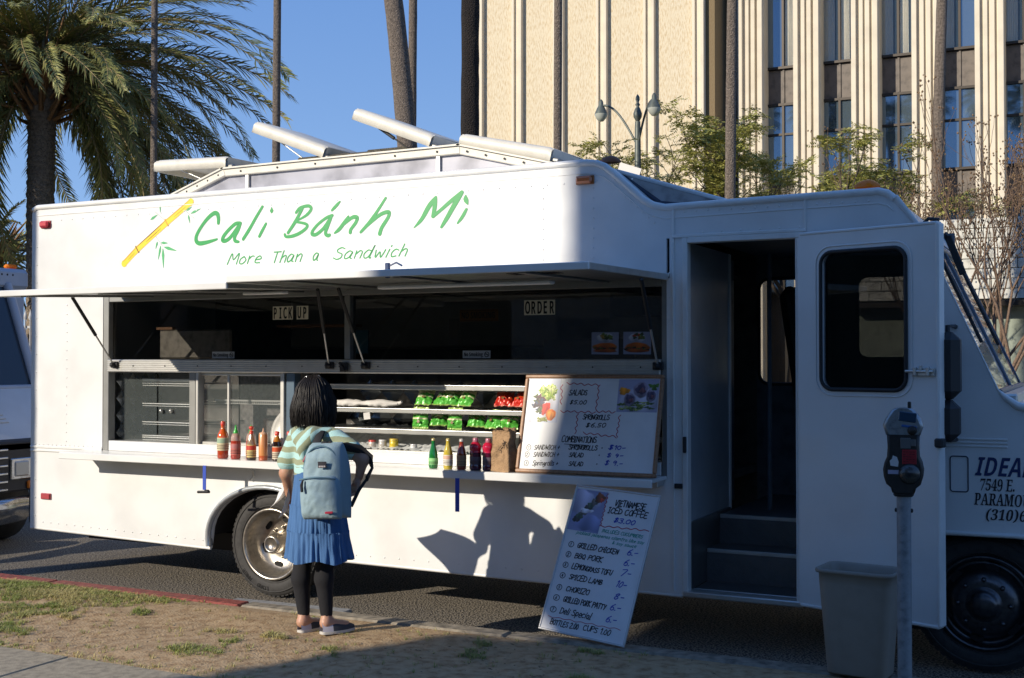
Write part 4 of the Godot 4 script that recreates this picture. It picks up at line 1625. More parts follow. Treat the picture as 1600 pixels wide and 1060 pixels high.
	put("hook", g, mat("clip_white", lin(0.5, 0.5, 0.55), 0.4), c)


# ---- the cab with its open door
func ring(w: float, h: float, r: float, n := 6) -> Array:
	var out := []
	for q in 4:
		var c := Vector2((w / 2 - r) * [1, -1, -1, 1][q], (h / 2 - r) * [1, 1, -1, -1][q])
		for i in n + 1:
			var a := PI / 2 * (q + i / float(n))
			out.append(c + Vector2(cos(a), sin(a)) * r)
	return out


# a flat panel with a rounded window hole, lying in local x,y
func holed(g: Geo, x0: float, y0: float, x1: float, y1: float, hc: Vector2, hole: Array, z0: float, z1: float) -> void:
	var n := hole.size()
	var hl := hc.x
	var hr := hc.x
	var hb := hc.y
	var ht := hc.y
	for p in hole:
		hl = min(hl, hc.x + p.x)
		hr = max(hr, hc.x + p.x)
		hb = min(hb, hc.y + p.y)
		ht = max(ht, hc.y + p.y)
	for z in [z1, z0]:
		var polys := [rect(x0, y0, hl, y1), rect(hr, y0, x1, y1), rect(hl, y0, hr, hb), rect(hl, ht, hr, y1)]
		for i in n:
			var a: Vector2 = hc + hole[i]
			var b: Vector2 = hc + hole[(i + 1) % n]
			if absf(a.x - b.x) > 1e-4 and absf(a.y - b.y) > 1e-4:
				var cn := Vector2(hr if (a.x + b.x) / 2 > hc.x else hl, ht if (a.y + b.y) / 2 > hc.y else hb)
				polys.append([a, cn, b])
		for q in polys:
			if q.size() == 3 and (q[1] - q[0]).cross(q[2] - q[0]) < 0.0:
				q = [q[0], q[2], q[1]]
			for k in range(1, q.size() - 1):
				if z == z1:
					g.tri(V(q[0].x, q[0].y, z), V(q[k].x, q[k].y, z), V(q[k + 1].x, q[k + 1].y, z))
				else:
					g.tri(V(q[0].x, q[0].y, z), V(q[k + 1].x, q[k + 1].y, z), V(q[k].x, q[k].y, z))
	for i in n:
		var a: Vector2 = hc + hole[i]
		var b: Vector2 = hc + hole[(i + 1) % n]
		g.quad(V(a.x, a.y, z1), V(b.x, b.y, z1), V(b.x, b.y, z0), V(a.x, a.y, z0))
	for e in [[Vector2(x0, y0), Vector2(x1, y0)], [Vector2(x1, y0), Vector2(x1, y1)], [Vector2(x1, y1), Vector2(x0, y1)], [Vector2(x0, y1), Vector2(x0, y0)]]:
		g.quad(V(e[0].x, e[0].y, z1), V(e[0].x, e[0].y, z0), V(e[1].x, e[1].y, z0), V(e[1].x, e[1].y, z1))


func gasket(g: Geo, c: Vector2, w: float, h: float, r: float, z: float, rad: float) -> void:
	var pts := []
	for p in ring(w, h, r):
		pts.append(V(c.x + p.x, c.y + p.y, z))
	pts.append(pts[0])
	g.tube(pts, rad, 6, false)


func truck_cab(t: Node3D, white: Material, trim: Material, alum: Material, black: Material, inside: Material, bluewall: Material) -> void:
	var g: Geo
	var clear := glass("cab_glass", Color(0.03, 0.05, 0.045), 0.38)
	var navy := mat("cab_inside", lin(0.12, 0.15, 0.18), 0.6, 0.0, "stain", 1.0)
	var tread := mat("tread_plate", lin(0.17, 0.17, 0.17), 0.4, 0.6, "faint", 2.0)
	# door frame
	put("door_frame", bx(-2.335, -2.3, 0.2, 2.42, -0.06, 0.012, 0.004), trim, t)
	put("door_frame", bx(-1.625, -1.585, 0.2, 2.385, -0.06, 0.012, 0.004), trim, t)
	put("door_frame", bx(-2.3, -1.585, 2.385, 2.42, -0.06, 0.013, 0.004), trim, t)
	put("sill", bx(-2.335, -1.585, 0.17, 0.205, -0.1, 0.02, 0.006), alum, t)
	# steps
	var steps := joint("entry_steps", t)
	for s in [[0.2, -0.12, -0.42], [0.41, -0.42, -0.72], [0.6, -0.72, -2.1]]:
		put("tread", bx(-2.31, -1.6, s[0] - 0.02, s[0], s[2], s[1], 0.004), tread, steps)
	for s in [[0.2, 0.39, -0.42], [0.41, 0.58, -0.72]]:
		var rz := put("riser", bx(-2.31, -1.6, s[0], s[1], s[2] - 0.01, s[2]), tread, steps)
		g = Geo.new()
		var ny := int((s[1] - s[0]) / 0.032)
		for j in ny:
			for k in 21:
				var a := 0.7 if (j + k) % 2 else -0.7
				g.box(V(-2.285 + k * 0.033, s[0] + 0.018 + j * 0.032, s[2] + 0.003), V(0.034, 0.009, 0.006), 0.0, Basis(Vector3.BACK, a))
		put("raised_pattern", g, tread, rz).set_meta("kind", "stuff")
	for e in [[0.2, -0.12], [0.41, -0.42], [0.6, -0.72]]:
		put("nosing", bx(-2.308, -1.602, e[0] - 0.022, e[0] + 0.004, e[1] - 0.012, e[1] + 0.006, 0.003), alum, steps)
	put("step_side", bx(-2.33, -2.312, 0.2, 0.62, -1.0, -0.07), tread, t)
	# inside of the cab
	put("partition", bx(-2.36, -2.33, 0.6, 2.4, -1.02, -0.065), bluewall, t)
	put("partition_edge", bx(-2.37, -2.32, 0.6, 2.4, -1.06, -1.02, 0.006), trim, t)
	put("aisle_post", bx(-2.5, -2.46, 0.6, 2.4, -1.62, -1.5), navy, t)
	put("aisle_wood", bx(-2.75, -2.72, 0.6, 2.3, -1.5, -1.1), mat("dark_wood", lin(0.05, 0.028, 0.014), 0.5, 0.0, "stain", 2.0), t)
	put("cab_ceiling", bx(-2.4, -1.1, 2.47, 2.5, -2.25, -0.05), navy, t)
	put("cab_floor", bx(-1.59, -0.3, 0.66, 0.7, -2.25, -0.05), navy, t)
	g = Geo.new()
	holed(g, -2.45, 0.3, -1.75, 2.6, Vector2(-2.18, 1.88), ring(0.5, 0.84, 0.08), -2.3, -2.25)
	holed(g, -1.75, 0.3, -0.95, 2.6, Vector2(-1.35, 1.98), ring(0.62, 0.64, 0.08), -2.3, -2.25)
	put("cab_far_wall", g, navy, t)
	g = Geo.new()
	gasket(g, Vector2(-2.18, 1.88), 0.5, 0.84, 0.08, -2.25, 0.014)
	gasket(g, Vector2(-1.35, 1.98), 0.62, 0.64, 0.08, -2.25, 0.014)
	put("window_gasket", g, black, t)
	put("far_pane", bx(-2.43, -1.93, 1.46, 2.3, -2.28, -2.275), clear, t)
	put("far_pane", bx(-1.66, -1.04, 1.66, 2.3, -2.28, -2.275), clear, t)
	# driver's seat
	var seat := joint("driver_seat", t)
	g = Geo.new()
	g.box(V(-1.96, 1.72, -1.72), V(0.15, 0.95, 0.5), 0.06, Basis(Vector3.BACK, 0.14))
	put("seat_back", g, black, seat)
	g = Geo.new()
	g.box(V(-1.7, 1.15, -1.72), V(0.5, 0.14, 0.52), 0.05)
	put("cushion", g, black, seat)
	put("pedestal", bx(-1.9, -1.5, 0.6, 1.08, -1.85, -1.55), navy, seat)
	g = Geo.new()
	var wr := []
	for i in 25:
		var a := TAU * i / 24
		wr.append(V(-0.95, 1.45, -1.7) + Basis(Vector3.BACK, 0.5) * V(0, 0.22 * cos(a), 0.22 * sin(a)))
	g.tube(wr, 0.016, 6)
	put("steering_wheel", g, black, t)
	put("dashboard", bx(-0.85, -0.45, 1.0, 1.4, -2.2, -0.1, 0.05), black, t)
	g = Geo.new()
	g.tube([V(-2.06, 0.6, -1.1), V(-2.06, 2.4, -1.1)], 0.016, 8)
	put("grab_pole", g, navy, t)
	# cab side around the window behind the open door
	g = Geo.new()
	g.plate(rect(-1.585, 0.175, -1.5, 2.42), -0.03, 0.0)
	g.plate([Vector2(-1.5, 0.66), Vector2(-0.42, 0.68), Vector2(-0.22, 0.69), Vector2(-0.2, 1.22), Vector2(-0.33, 1.34), Vector2(-0.42, 1.42), Vector2(-0.5, 1.485), Vector2(-1.5, 1.45)], -0.03, 0.0)
	g.plate([Vector2(-1.5, 2.3), Vector2(-0.9, 2.3), Vector2(-0.93, 2.42), Vector2(-1.5, 2.42)], -0.03, 0.0)
	g.plate([Vector2(-0.9, 2.3), Vector2(-0.905, 1.47), Vector2(-0.5, 1.485), Vector2(-0.84, 2.26), Vector2(-0.92, 2.42)], -0.03, 0.0)
	g.plate([Vector2(-0.25, 0.69), Vector2(0.9, 0.6), Vector2(0.9, 1.05), Vector2(0.5, 1.2), Vector2(-0.2, 1.215)], -0.03, 0.0)
	put("cab_side", g, white, t)
	put("cab_side_pane", bx(-1.5, -0.905, 1.45, 2.3, -0.022, -0.016), clear, t)
	g = Geo.new()
	g.tube([V(-1.58, 0.66, 0.005), V(-0.42, 0.672, 0.005), V(0.9, 0.6, 0.005)], 0.014, 6)
	put("cab_bottom_edge", g, trim, t)
	g = Geo.new()
	g.tube([V(-1.05, 2.6, -0.01), V(-0.93, 2.44, -0.006), V(-0.86, 2.3, -0.004), V(-0.5, 1.485, -0.004), V(-0.46, 1.44, -0.004), V(-0.4, 1.395, -0.004), V(0.9, 1.1, -0.004)], [0.022, 0.016, 0.006, 0.006, 0.018, 0.024, 0.024], 8)
	put("cab_edge", g, trim, t)
	g = Geo.new()
	for k in 3:
		g.box(V(-0.62, 1.145 + k * 0.02 + 0.02, 0.003), V(0.34, 0.01, 0.008), 0.002)
	put("side_beads", g, trim, t)
	g = Geo.new()
	gasket(g, Vector2(-0.705, 1.005), 0.095, 0.2, 0.015, 0.002, 0.0035)
	put("filler_door", g, mat("filler_line", lin(0.05, 0.06, 0.09), 0.7), t)
	# roof brow, windshield and nose
	g = Geo.new()
	g.quad(V(-1.05, 2.6, -0.03), V(-0.905, 2.37, -0.03), V(-0.905, 2.37, -2.27), V(-1.05, 2.6, -2.27))
	put("roof_brow", g, trim, t)
	# sloped fairing from the high roof down to the cab roof
	g = Geo.new()
	g.plate([Vector2(-2.87, 2.905), Vector2(-2.08, 2.645), Vector2(-2.5, 2.645)], -2.0, -0.2)
	put("roof_fairing", g, mat("fairing_grey", lin(0.46, 0.44, 0.43), 0.35, 0.0, "stain", 1.0), t)
	g = Geo.new()
	g.tube([V(-2.82, 2.875, -0.2), V(-2.55, 2.675, -0.2), V(-2.4, 2.652, -0.2), V(-2.1, 2.65, -0.2)], 0.016, 6)
	put("fairing_seal", g, mat("seal_navy", lin(0.03, 0.04, 0.07), 0.5), t)
	g = Geo.new()
	g.tube([V(-2.88, 2.915, -0.2), V(-2.07, 2.652, -0.2)], 0.014, 6)
	put("fairing_edge", g, trim, t)
	var shield := glass("shield_glass", Color(0.1, 0.12, 0.12), 0.12)
	shield.metallic_specular = 0.7
	for s in [[-0.045, -1.14], [-1.17, -2.22]]:
		g = Geo.new()
		var rows := [[], []]
		for k in 9:
			var z: float = lerp(s[0], s[1], k / 8.0)
			rows[0].append(V(-0.505, 1.475, z))
			rows[1].append(V(-0.905, 2.365, z))
		g.sheet(rows)
		put("windshield", g, shield, t)
	g = Geo.new()
	for z in [-0.035, -1.155, -2.23]:
		g.tube([V(-0.5, 1.475, z), V(-0.905, 2.37, z)], 0.007 if z != -1.155 else 0.011, 6)
	g.tube([V(-0.905, 2.37, -0.05), V(-0.905, 2.37, -2.25)], 0.02, 6)
	g.tube([V(-0.495, 1.47, -0.05), V(-0.495, 1.47, -2.25)], 0.02, 6)
	put("windshield_frame", g, mat("frame_navy", lin(0.1, 0.12, 0.16), 0.4), t)
	for z in [-0.4, -1.7]:
		g = Geo.new()
		g.tube([V(-0.87, 2.33, z), V(-0.75, 2.1, z + 0.12), V(-0.66, 1.9, z + 0.2)], 0.012, 6)
		g.box(V(-0.7, 1.98, z + 0.18), V(0.02, 0.5, 0.03), 0.004, Basis(Vector3.BACK, 0.42))
		put("wiper", g, black, t)
	g = Geo.new()
	rows_hood(g)
	put("hood", g, white, t)
	# crinkled foil sunshade propped inside the windshield
	g = Geo.new()
	var fn := noise(1.4, 3, 47)
	var fr := []
	for i in 61:
		var v := i / 60.0
		var row := []
		for k in 41:
			var u := k / 40.0
			var w := 0.012 * sin(v * 70.0 + 5.0 * fn.get_noise_2d(u * 2.0, v * 3.0)) + 0.014 * fn.get_noise_2d(u * 5.0, v * 9.0)
			row.append(V(lerp(-0.55, -0.93, v) + w, lerp(1.5, 2.33, v) + w * 0.4, lerp(-0.08, -2.2, u)))
		fr.append(row)
	g.sheet(fr)
	tag(put("sunshade", g, mat("foil", lin(0.8, 0.8, 0.74), 0.35, 0.6)), "crinkled silver foil sunshade propped inside the truck's windshield", "sunshade")
	put("cowl", bx(-0.5, -0.4, 1.4, 1.46, -2.24, -0.06, 0.01), alum, t)
	put("cab_front", bx(0.85, 0.9, 0.5, 1.05, -2.27, -0.035, 0.01), white, t)
	g = Geo.new()
	g.quad(V(-1.5, 0.66, -0.5), V(0.6, 0.66, -0.5), V(0.6, -0.0, -0.5), V(-1.5, -0.0, -0.5))
	put("wheel_well", g, black, t)
	# mirrors
	var mir := joint("mirror", t)
	g = Geo.new()
	g.box(V(-0.73, 1.62, 0.22), V(0.12, 0.37, 0.17), 0.045)
	g.box(V(-0.735, 1.315, 0.22), V(0.12, 0.23, 0.17), 0.045)
	put("mirror_shell", g, black, mir)
	g = Geo.new()
	g.tube([V(-0.72, 1.84, 0.0), V(-0.74, 1.84, 0.2), V(-0.74, 1.2, 0.2), V(-0.72, 1.2, 0.0)], 0.014, 6)
	put("mirror_arm", g, black, mir)
	g = Geo.new()
	g.tube([V(-0.93, 2.4, -0.02), V(-0.86, 2.46, 0.02), V(-0.8, 2.45, 0.03)], 0.012, 6)
	g.tube([V(-0.84, 2.38, -0.04), V(-0.78, 2.36, 0.0), V(-0.76, 2.37, 0.01)], 0.014, 6)
	g.box(V(-0.72, 2.25, -0.02), V(0.04, 0.24, 0.02), 0.006, Basis(Vector3.BACK, 0.35))
	put("visor_bracket", g, black, t)
	# the door standing open, hinged on the cab side
	var d := joint("door", t, V(-1.582, 0, 0.02))
	d.rotation.y = -deg_to_rad(19.0)
	g = Geo.new()
	holed(g, 0.005, 0.2, 0.865, 2.405, Vector2(0.42, 1.88), ring(0.53, 0.8, 0.07), 0.0, 0.045)
	put("leaf", g, white, d)
	g = Geo.new()
	g.box(V(0.87, 1.3, 0.02), V(0.02, 2.2, 0.07), 0.006)
	g.box(V(0.44, 2.4, 0.02), V(0.86, 0.02, 0.06), 0.006)
	g.box(V(0.44, 0.2, 0.022), V(0.86, 0.02, 0.066), 0.006)
	put("leaf_edge", g, trim, d)
	g = Geo.new()
	gasket(g, Vector2(0.42, 1.88), 0.53, 0.8, 0.07, 0.05, 0.012)
	put("window_gasket", g, black, d)
	g = Geo.new()
	gasket(g, Vector2(0.42, 1.88), 0.6, 0.87, 0.1, 0.046, 0.005)
	put("window_frame", g, white, d)
	put("door_pane", bx(0.16, 0.68, 1.485, 2.275, 0.016, 0.022), clear, d)
	g = Geo.new()
	g.box(V(0.79, 1.585, 0.055), V(0.13, 0.045, 0.012), 0.003)
	g.tube([V(0.69, 1.588, 0.066), V(0.85, 1.588, 0.066)], 0.008, 8)
	g.box(V(0.745, 1.588, 0.064), V(0.02, 0.05, 0.024), 0.004)
	g.box(V(0.82, 1.588, 0.064), V(0.02, 0.05, 0.024), 0.004)
	g.box(V(0.78, 1.607, 0.068), V(0.014, 0.03, 0.014), 0.003)
	put("bolt", g, alum, d)
	g = Geo.new()
	g.tube([V(0.0, 0.25, 0.03), V(0.0, 2.38, 0.03)], 0.013, 8)
	put("hinge", g, trim, d)
	g = Geo.new()
	g.box(V(0.88, 1.2, 0.05), V(0.05, 0.05, 0.05), 0.008)
	put("lock", g, black, d)
	# latch on the rear post
	g = Geo.new()
	g.box(V(-2.317, 1.12, 0.022), V(0.02, 0.1, 0.02), 0.003)
	g.box(V(-2.36, 0.86, 0.012), V(0.05, 0.03, 0.02), 0.003)
	put("door_latch", g, black, t)


func rows_hood(g: Geo) -> void:
	var rows := []
	for p in [Vector2(-0.5, 1.46), Vector2(-0.42, 1.41), Vector2(-0.3, 1.36), Vector2(0.3, 1.22), Vector2(0.7, 1.12), Vector2(0.85, 1.05)]:
		var row := []
		for k in 13:
			var u := k / 12.0
			row.append(V(p.x, p.y + 0.1 * (p.x + 0.5) * sin(PI * u), lerp(-0.02, -2.28, u)))
		rows.append(row)
	g.sheet(rows, false, Vector2.ONE, true)


# ---------------------------------------------------------------- hand lettering
const GLYPHS := {
	"A": "0,0 2,6 4,0|0.8,2.2 3.3,2.2", "B": "0,0 0,6|0,6 2.6,5.6 2.4,3.6 0,3.1|0,3.1 3.2,2.6 3,0.4 0,0", "C": "3.4,5.2 2,6 0.4,4.6 0,2.4 0.8,0.4 2.2,0 3.6,0.8",
	"D": "0,0 0,6|-0.4,6 2.4,5.4 3.6,3 2.6,0.6 -0.3,0", "E": "3.2,6 0,6 0,0 3.2,0|0,3.1 2.6,3.2", "F": "3.2,6 0,6 0,0|0,3.1 2.4,3.2", "G": "3.4,5.2 2,6 0.4,4.6 0,2.2 1.2,0 3,0.4 3.3,2.6 1.9,2.6",
	"H": "0,0 0,6|3.3,0 3.3,6|0,3 3.3,3.1", "I": "0.6,0 0.6,6|-0.3,6 1.5,6|-0.3,0 1.5,0", "K": "0,0 0,6|3,6 0,2.8 3.2,0", "L": "0,6 0,0 3,0", "M": "0,0 0.5,6 2.2,2.4 3.9,6 4.4,0", "N": "0,0 0.2,6 3.2,0 3.4,6",
	"O": "1.8,6 0.3,4.8 0,2.4 1.2,0 2.8,0.4 3.5,3 3,5.4 1.8,6", "P": "0,0 0,6|0,6 2.8,5.6 3,3.8 0,2.8", "Q": "1.8,6 0.2,4 0.6,0.6 2.4,0 3.5,3 1.8,6|2,1.6 3.8,-0.6", "R": "0,0 0,6|0,6 2.8,5.6 2.8,3.8 0,3.1 3.2,0",
	"S": "3.2,5.3 1.8,6 0.3,5 0.8,3.6 2.8,2.6 3,0.8 1.4,0 -0.2,0.8", "T": "-0.4,6 3.6,6|1.6,6 1.5,0", "U": "0,6 0.2,1.2 1.6,0 3,1 3.3,6", "V": "0,6 1.6,0 3.4,6", "W": "0,6 1,0 2.3,4 3.6,0 4.8,6", "Z": "0,6 3.2,6 0,0 3.4,0.2", "J": "2.4,6 2.4,1 1.2,0 0,1", "X": "0,6 3.2,0|3,6 0,0", "&": "3.2,0 0.6,4.6 1.4,6 2.2,4.8 0.2,1.6 1.2,0 3,2.2", "b": "0,6.4 0.2,0.2 2.2,0.6 2.6,2.6 1.4,3.8 0.2,2.6", "f": "2.2,6 1,6 0.8,0|0,3.6 2,3.6", "j": "1,4 0.9,-1.4 -0.4,-1.6|1.1,5.4 1.2,5.8", "Y": "0,6 1.6,3|3.4,6 1,-0.4",
	"a": "2.8,3.4 1.2,4 0,2.2 0.6,0.1 2,0.8 2.8,3.4 2.6,0.6 3.4,0", "c": "2.6,3.4 1.2,4 0,2.2 0.6,0.2 2.4,0.4", "d": "2.8,3.2 1.2,4 0,2 0.8,0 2.4,1 3.2,6.4 2.8,0.4 3.4,0", "e": "0.2,2 2.6,2.4 1.6,4 0.2,2.8 0.4,0.4 2.6,0.3",
	"g": "2.8,3.4 1.2,4 0,2.4 0.8,0.4 2.4,1.4 2.8,3.6 2.6,-1.6 0.4,-2", "h": "0.4,6.4 0,0|0.2,2.4 1.6,3.8 2.6,3.2 2.6,0", "i": "0.5,4 0.2,0|0.8,5.4 0.9,5.9", "k": "0.2,6 0,0|2.2,4 0.2,1.8 2.4,0", "l": "0.6,6.4 0,0.4 0.8,0", "m": "0,4 0.1,0|0.1,2.6 1.2,4 1.8,3.2 1.8,0|1.8,2.8 3,4 3.6,3 3.6,0",
	"n": "0,4 0.2,0|0.2,2.4 1.6,4 2.6,3.2 2.6,0", "o": "1.4,4 0.1,2.6 0.4,0.4 1.8,0 2.8,2 1.4,4", "p": "0.2,4 0,-2|0.2,3.2 1.8,4 2.8,2.4 1.6,0.2 0.2,0.8", "r": "0,4 0.2,0|0.2,2.2 1.2,3.8 2.2,3.8", "s": "2.2,3.6 0.8,4 0.3,3 2,1.4 1.6,0.1 0,0.4", "t": "1,5.8 0.8,0.4 1.8,0|-0.2,4 2.2,4",
	"u": "0,4 0.2,0.6 1.4,0 2.4,1.2 2.6,4 2.7,0", "v": "0,4 1.2,0 2.6,4", "w": "0,4 0.8,0 1.9,3 3,0 4,4", "y": "0,4 1.4,0.6|2.8,4 0.6,-2",
	"0": "1.6,6 0.2,4 0.4,1 1.6,0 2.9,1.6 2.8,4.8 1.6,6", "1": "0.4,4.6 1.4,6 1.2,0", "2": "0.2,4.8 1.6,6 2.8,4.6 0.2,0 3.2,0.2", "3": "0.3,5.4 2.4,5.8 2.2,3.6 1,3.2 2.8,2.2 2,0 0,0.6", "4": "2.4,0 2.2,6 0,2 3.4,2.2", "5": "3,6 0.8,5.8 0.6,3.4 2.6,3 2.6,0.6 0.2,0.2", "6": "2.6,6 0.6,3.4 0.4,0.6 2,0 2.9,1.6 1.8,3 0.4,1.8", "7": "0,5.8 3,6 1,0", "8": "1.6,3.2 0.3,4.6 1.6,6 2.8,4.8 0.2,1.4 1.6,0 2.9,1.4 1.6,3.2", "9": "2.7,4.6 1.4,6 0.2,4.4 1.2,3 2.7,4.4 2,0",
	"$": "3,5 1.6,5.6 0.3,4.6 2.8,2 1.6,0.4 0,1.2|1.9,6.4 1.2,-0.4|1.2,6.4 0.8,-0.4", ".": "0.2,0 0.5,0.3", "-": "0.3,2.6 2.6,2.9", "+": "0.2,2.6 3.2,2.8|1.7,4.4 1.6,1", "=": "0.2,3.2 1.6,3.3|0.2,1.9 1.6,2", ":": "0.3,3.4 0.5,3.7|0.3,0.6 0.5,0.9",
}


# round pen stroke laid on a surface: points in the surface's own x,y
func pen(g: Geo, pts: Array, w: Variant, z: float) -> void:
	var c := Curve2D.new()
	for i in pts.size():
		var a: Vector2 = pts[max(i - 1, 0)]
		var b: Vector2 = pts[min(i + 1, pts.size() - 1)]
		var h := (b - a) * 0.16
		c.add_point(pts[i], -h, h)
	var line := []
	var share := []
	for i in pts.size() - 1:
		for k in 5:
			line.append(c.sample(i, k / 5.0))
			share.append((i + k / 5.0) / (pts.size() - 1))
	line.append(pts[pts.size() - 1])
	share.append(1.0)
	var left := []
	var right := []
	for i in line.size():
		var d: Vector2 = (line[min(i + 1, line.size() - 1)] - line[max(i - 1, 0)]).normalized()
		var n := Vector2(-d.y, d.x)
		var hw: float
		if w is Array:
			var f: float = share[i] * (w.size() - 1)
			var j := int(min(f, w.size() - 2))
			hw = lerp(float(w[j]), float(w[j + 1]), f - j) / 2
		else:
			hw = w / 2
		left.append(line[i] + n * hw)
		right.append(line[i] - n * hw)
	for i in line.size() - 1:
		g.quad(V(right[i].x, right[i].y, z), V(right[i + 1].x, right[i + 1].y, z), V(left[i + 1].x, left[i + 1].y, z), V(left[i].x, left[i].y, z))
	for e in [0, line.size() - 1]:
		var hw: float = (left[e] - right[e]).length() / 2
		for k in 8:
			var a := TAU * k / 8
			var b := TAU * (k + 1) / 8
			var o: float = z + 0.00008 * (1 + e % 2)
			g.tri(V(line[e].x, line[e].y, o), V(line[e].x + cos(a) * hw, line[e].y + sin(a) * hw, o), V(line[e].x + cos(b) * hw, line[e].y + sin(b) * hw, o))


# hand-written words; returns the width used. size is the height of a capital
func scribe(g: Geo, text: String, at: Vector2, size: float, w: float, z: float, slant := 0.15, tracking := 1.0, rise := 0.0, wobble := 0.35, seed_ := 1, xs := 1.0) -> float:
	var r := RandomNumberGenerator.new()
	r.seed = seed_ + text.length() * 7
	var u := size / 6.0
	var x := 0.0
	var zz := z
	for ch in text:
		if ch == " ":
			x += 2.6 * u * tracking * xs
			continue
		var key: String = ch if GLYPHS.has(ch) else ch.to_upper()
		if not GLYPHS.has(key):
			continue
		var widest := 0.0
		var dy := r.randf_range(-0.3, 0.3) * wobble
		var sc := 1.0 + r.randf_range(-0.12, 0.12) * wobble
		for stroke in String(GLYPHS[key]).split("|"):
			var pts := []
			for q in stroke.split(" "):
				var n := q.split(",")
				var p := Vector2(float(n[0]), float(n[1])) * sc + Vector2(r.randf_range(-0.3, 0.3), r.randf_range(-0.3, 0.3)) * wobble
				widest = max(widest, p.x * xs)
				p.x = (p.x + p.y * slant) * xs
				pts.append(at + Vector2(x + p.x * u, (p.y + dy) * u + rise * (x + p.x * u)))
			zz += 0.00002
			pen(g, pts, w, zz)
		x += (widest + 1.1 * xs) * u * tracking
	return x


func truck_lettering(t: Node3D) -> void:
	var green := mat("letter_green", lin(0.008, 0.28, 0.06), 0.4)
	var z := 0.0025
	var word := func(called: String, strokes: Array) -> void:
		var g := Geo.new()
		var zz := z
		for s in strokes:
			pen(g, s[1], s[0], zz)
			zz += 0.0001
		put(called, g, green, t)
	for L in title_strokes():
		word.call("letter", L)
	# the smaller line below
	for w in SMALL_WORDS:
		var g := Geo.new()
		scribe_to(g, w[0], Vector2(w[1], w[2]), w[3], 0.009, z, w[4], 0.32, 0.0, 0.25)
		put("small_word", g, green, t)
	# bamboo cane and its leaves
	var cane := mat("bamboo_yellow", lin(0.85, 0.55, 0.02), 0.45)
	var node := mat("bamboo_node", lin(0.12, 0.05, 0.005), 0.6)
	var shade := mat("bamboo_stripe", lin(0.5, 0.25, 0.01), 0.5)
	for k in 3:
		var a: Vector2 = BAMBOO[k]
		var b: Vector2 = BAMBOO[k + 1]
		var g := Geo.new()
		pen(g, [a, a.lerp(b, 0.06), a.lerp(b, 0.5), a.lerp(b, 0.94), b], [0.06, 0.05, 0.047, 0.05, 0.06], z + 0.0002 * k)
		put("bamboo_cane", g, cane, t)
		g = Geo.new()
		var n := (b - a).orthogonal().normalized()
		pen(g, [a + n * -0.02, b + n * -0.02], [0.003, 0.009, 0.003], z + 0.001)
		pen(g, [a.lerp(b, 0.3) + n * 0.004, a.lerp(b, 0.8) + n * 0.004], [0.002, 0.006, 0.002], z + 0.001)
		if k > 0:
			pen(g, [a - n * 0.03, a + n * 0.03], 0.009, z + 0.0012)
		put("bamboo_shading", g, node if k == 1 else shade, t)
	var leaf := mat("leaf_print", lin(0.06, 0.36, 0.13), 0.45)
	for l in BAMBOO_LEAVES:
		var g := Geo.new()
		var a := Vector2(l[0], l[1])
		var b := Vector2(l[2], l[3])
		pen(g, [a, a.lerp(b, 0.35), b], [0.001, l[4], 0.001], z)
		put("bamboo_leaf", g, leaf, t)
	for l in BAMBOO_TWIGS:
		var g := Geo.new()
		pen(g, [Vector2(l[0], l[1]), Vector2(l[2], l[3])], 0.003, z)
		put("bamboo_twig", g, mat("twig_print", lin(0.4, 0.45, 0.42), 0.5), t)
	# the body builder's name and address on the cab side
	var navy := mat("letter_navy", lin(0.012, 0.03, 0.12), 0.45)
	var dark := mat("letter_black", lin(0.012, 0.012, 0.02), 0.45)
	disc_text("name_lettering", "IDEAL", "Droid Sans", 0.145, navy, t, V(-0.615, 1.05, 0.002), Vector2(0.72, 1.0), 0.22)
	disc_text("address_lettering", "7549 E.", "Droid Serif", 0.088, dark, t, V(-0.597, 0.95, 0.002), Vector2(0.62, 1.05), 0.1)
	disc_text("address_lettering", "PARAMOU", "Droid Serif", 0.088, dark, t, V(-0.626, 0.868, 0.002), Vector2(0.62, 1.05), 0.1)
	disc_text("phone_lettering", "(310)6", "Droid Serif", 0.088, dark, t, V(-0.568, 0.785, 0.002), Vector2(0.8, 0.95), 0.18)


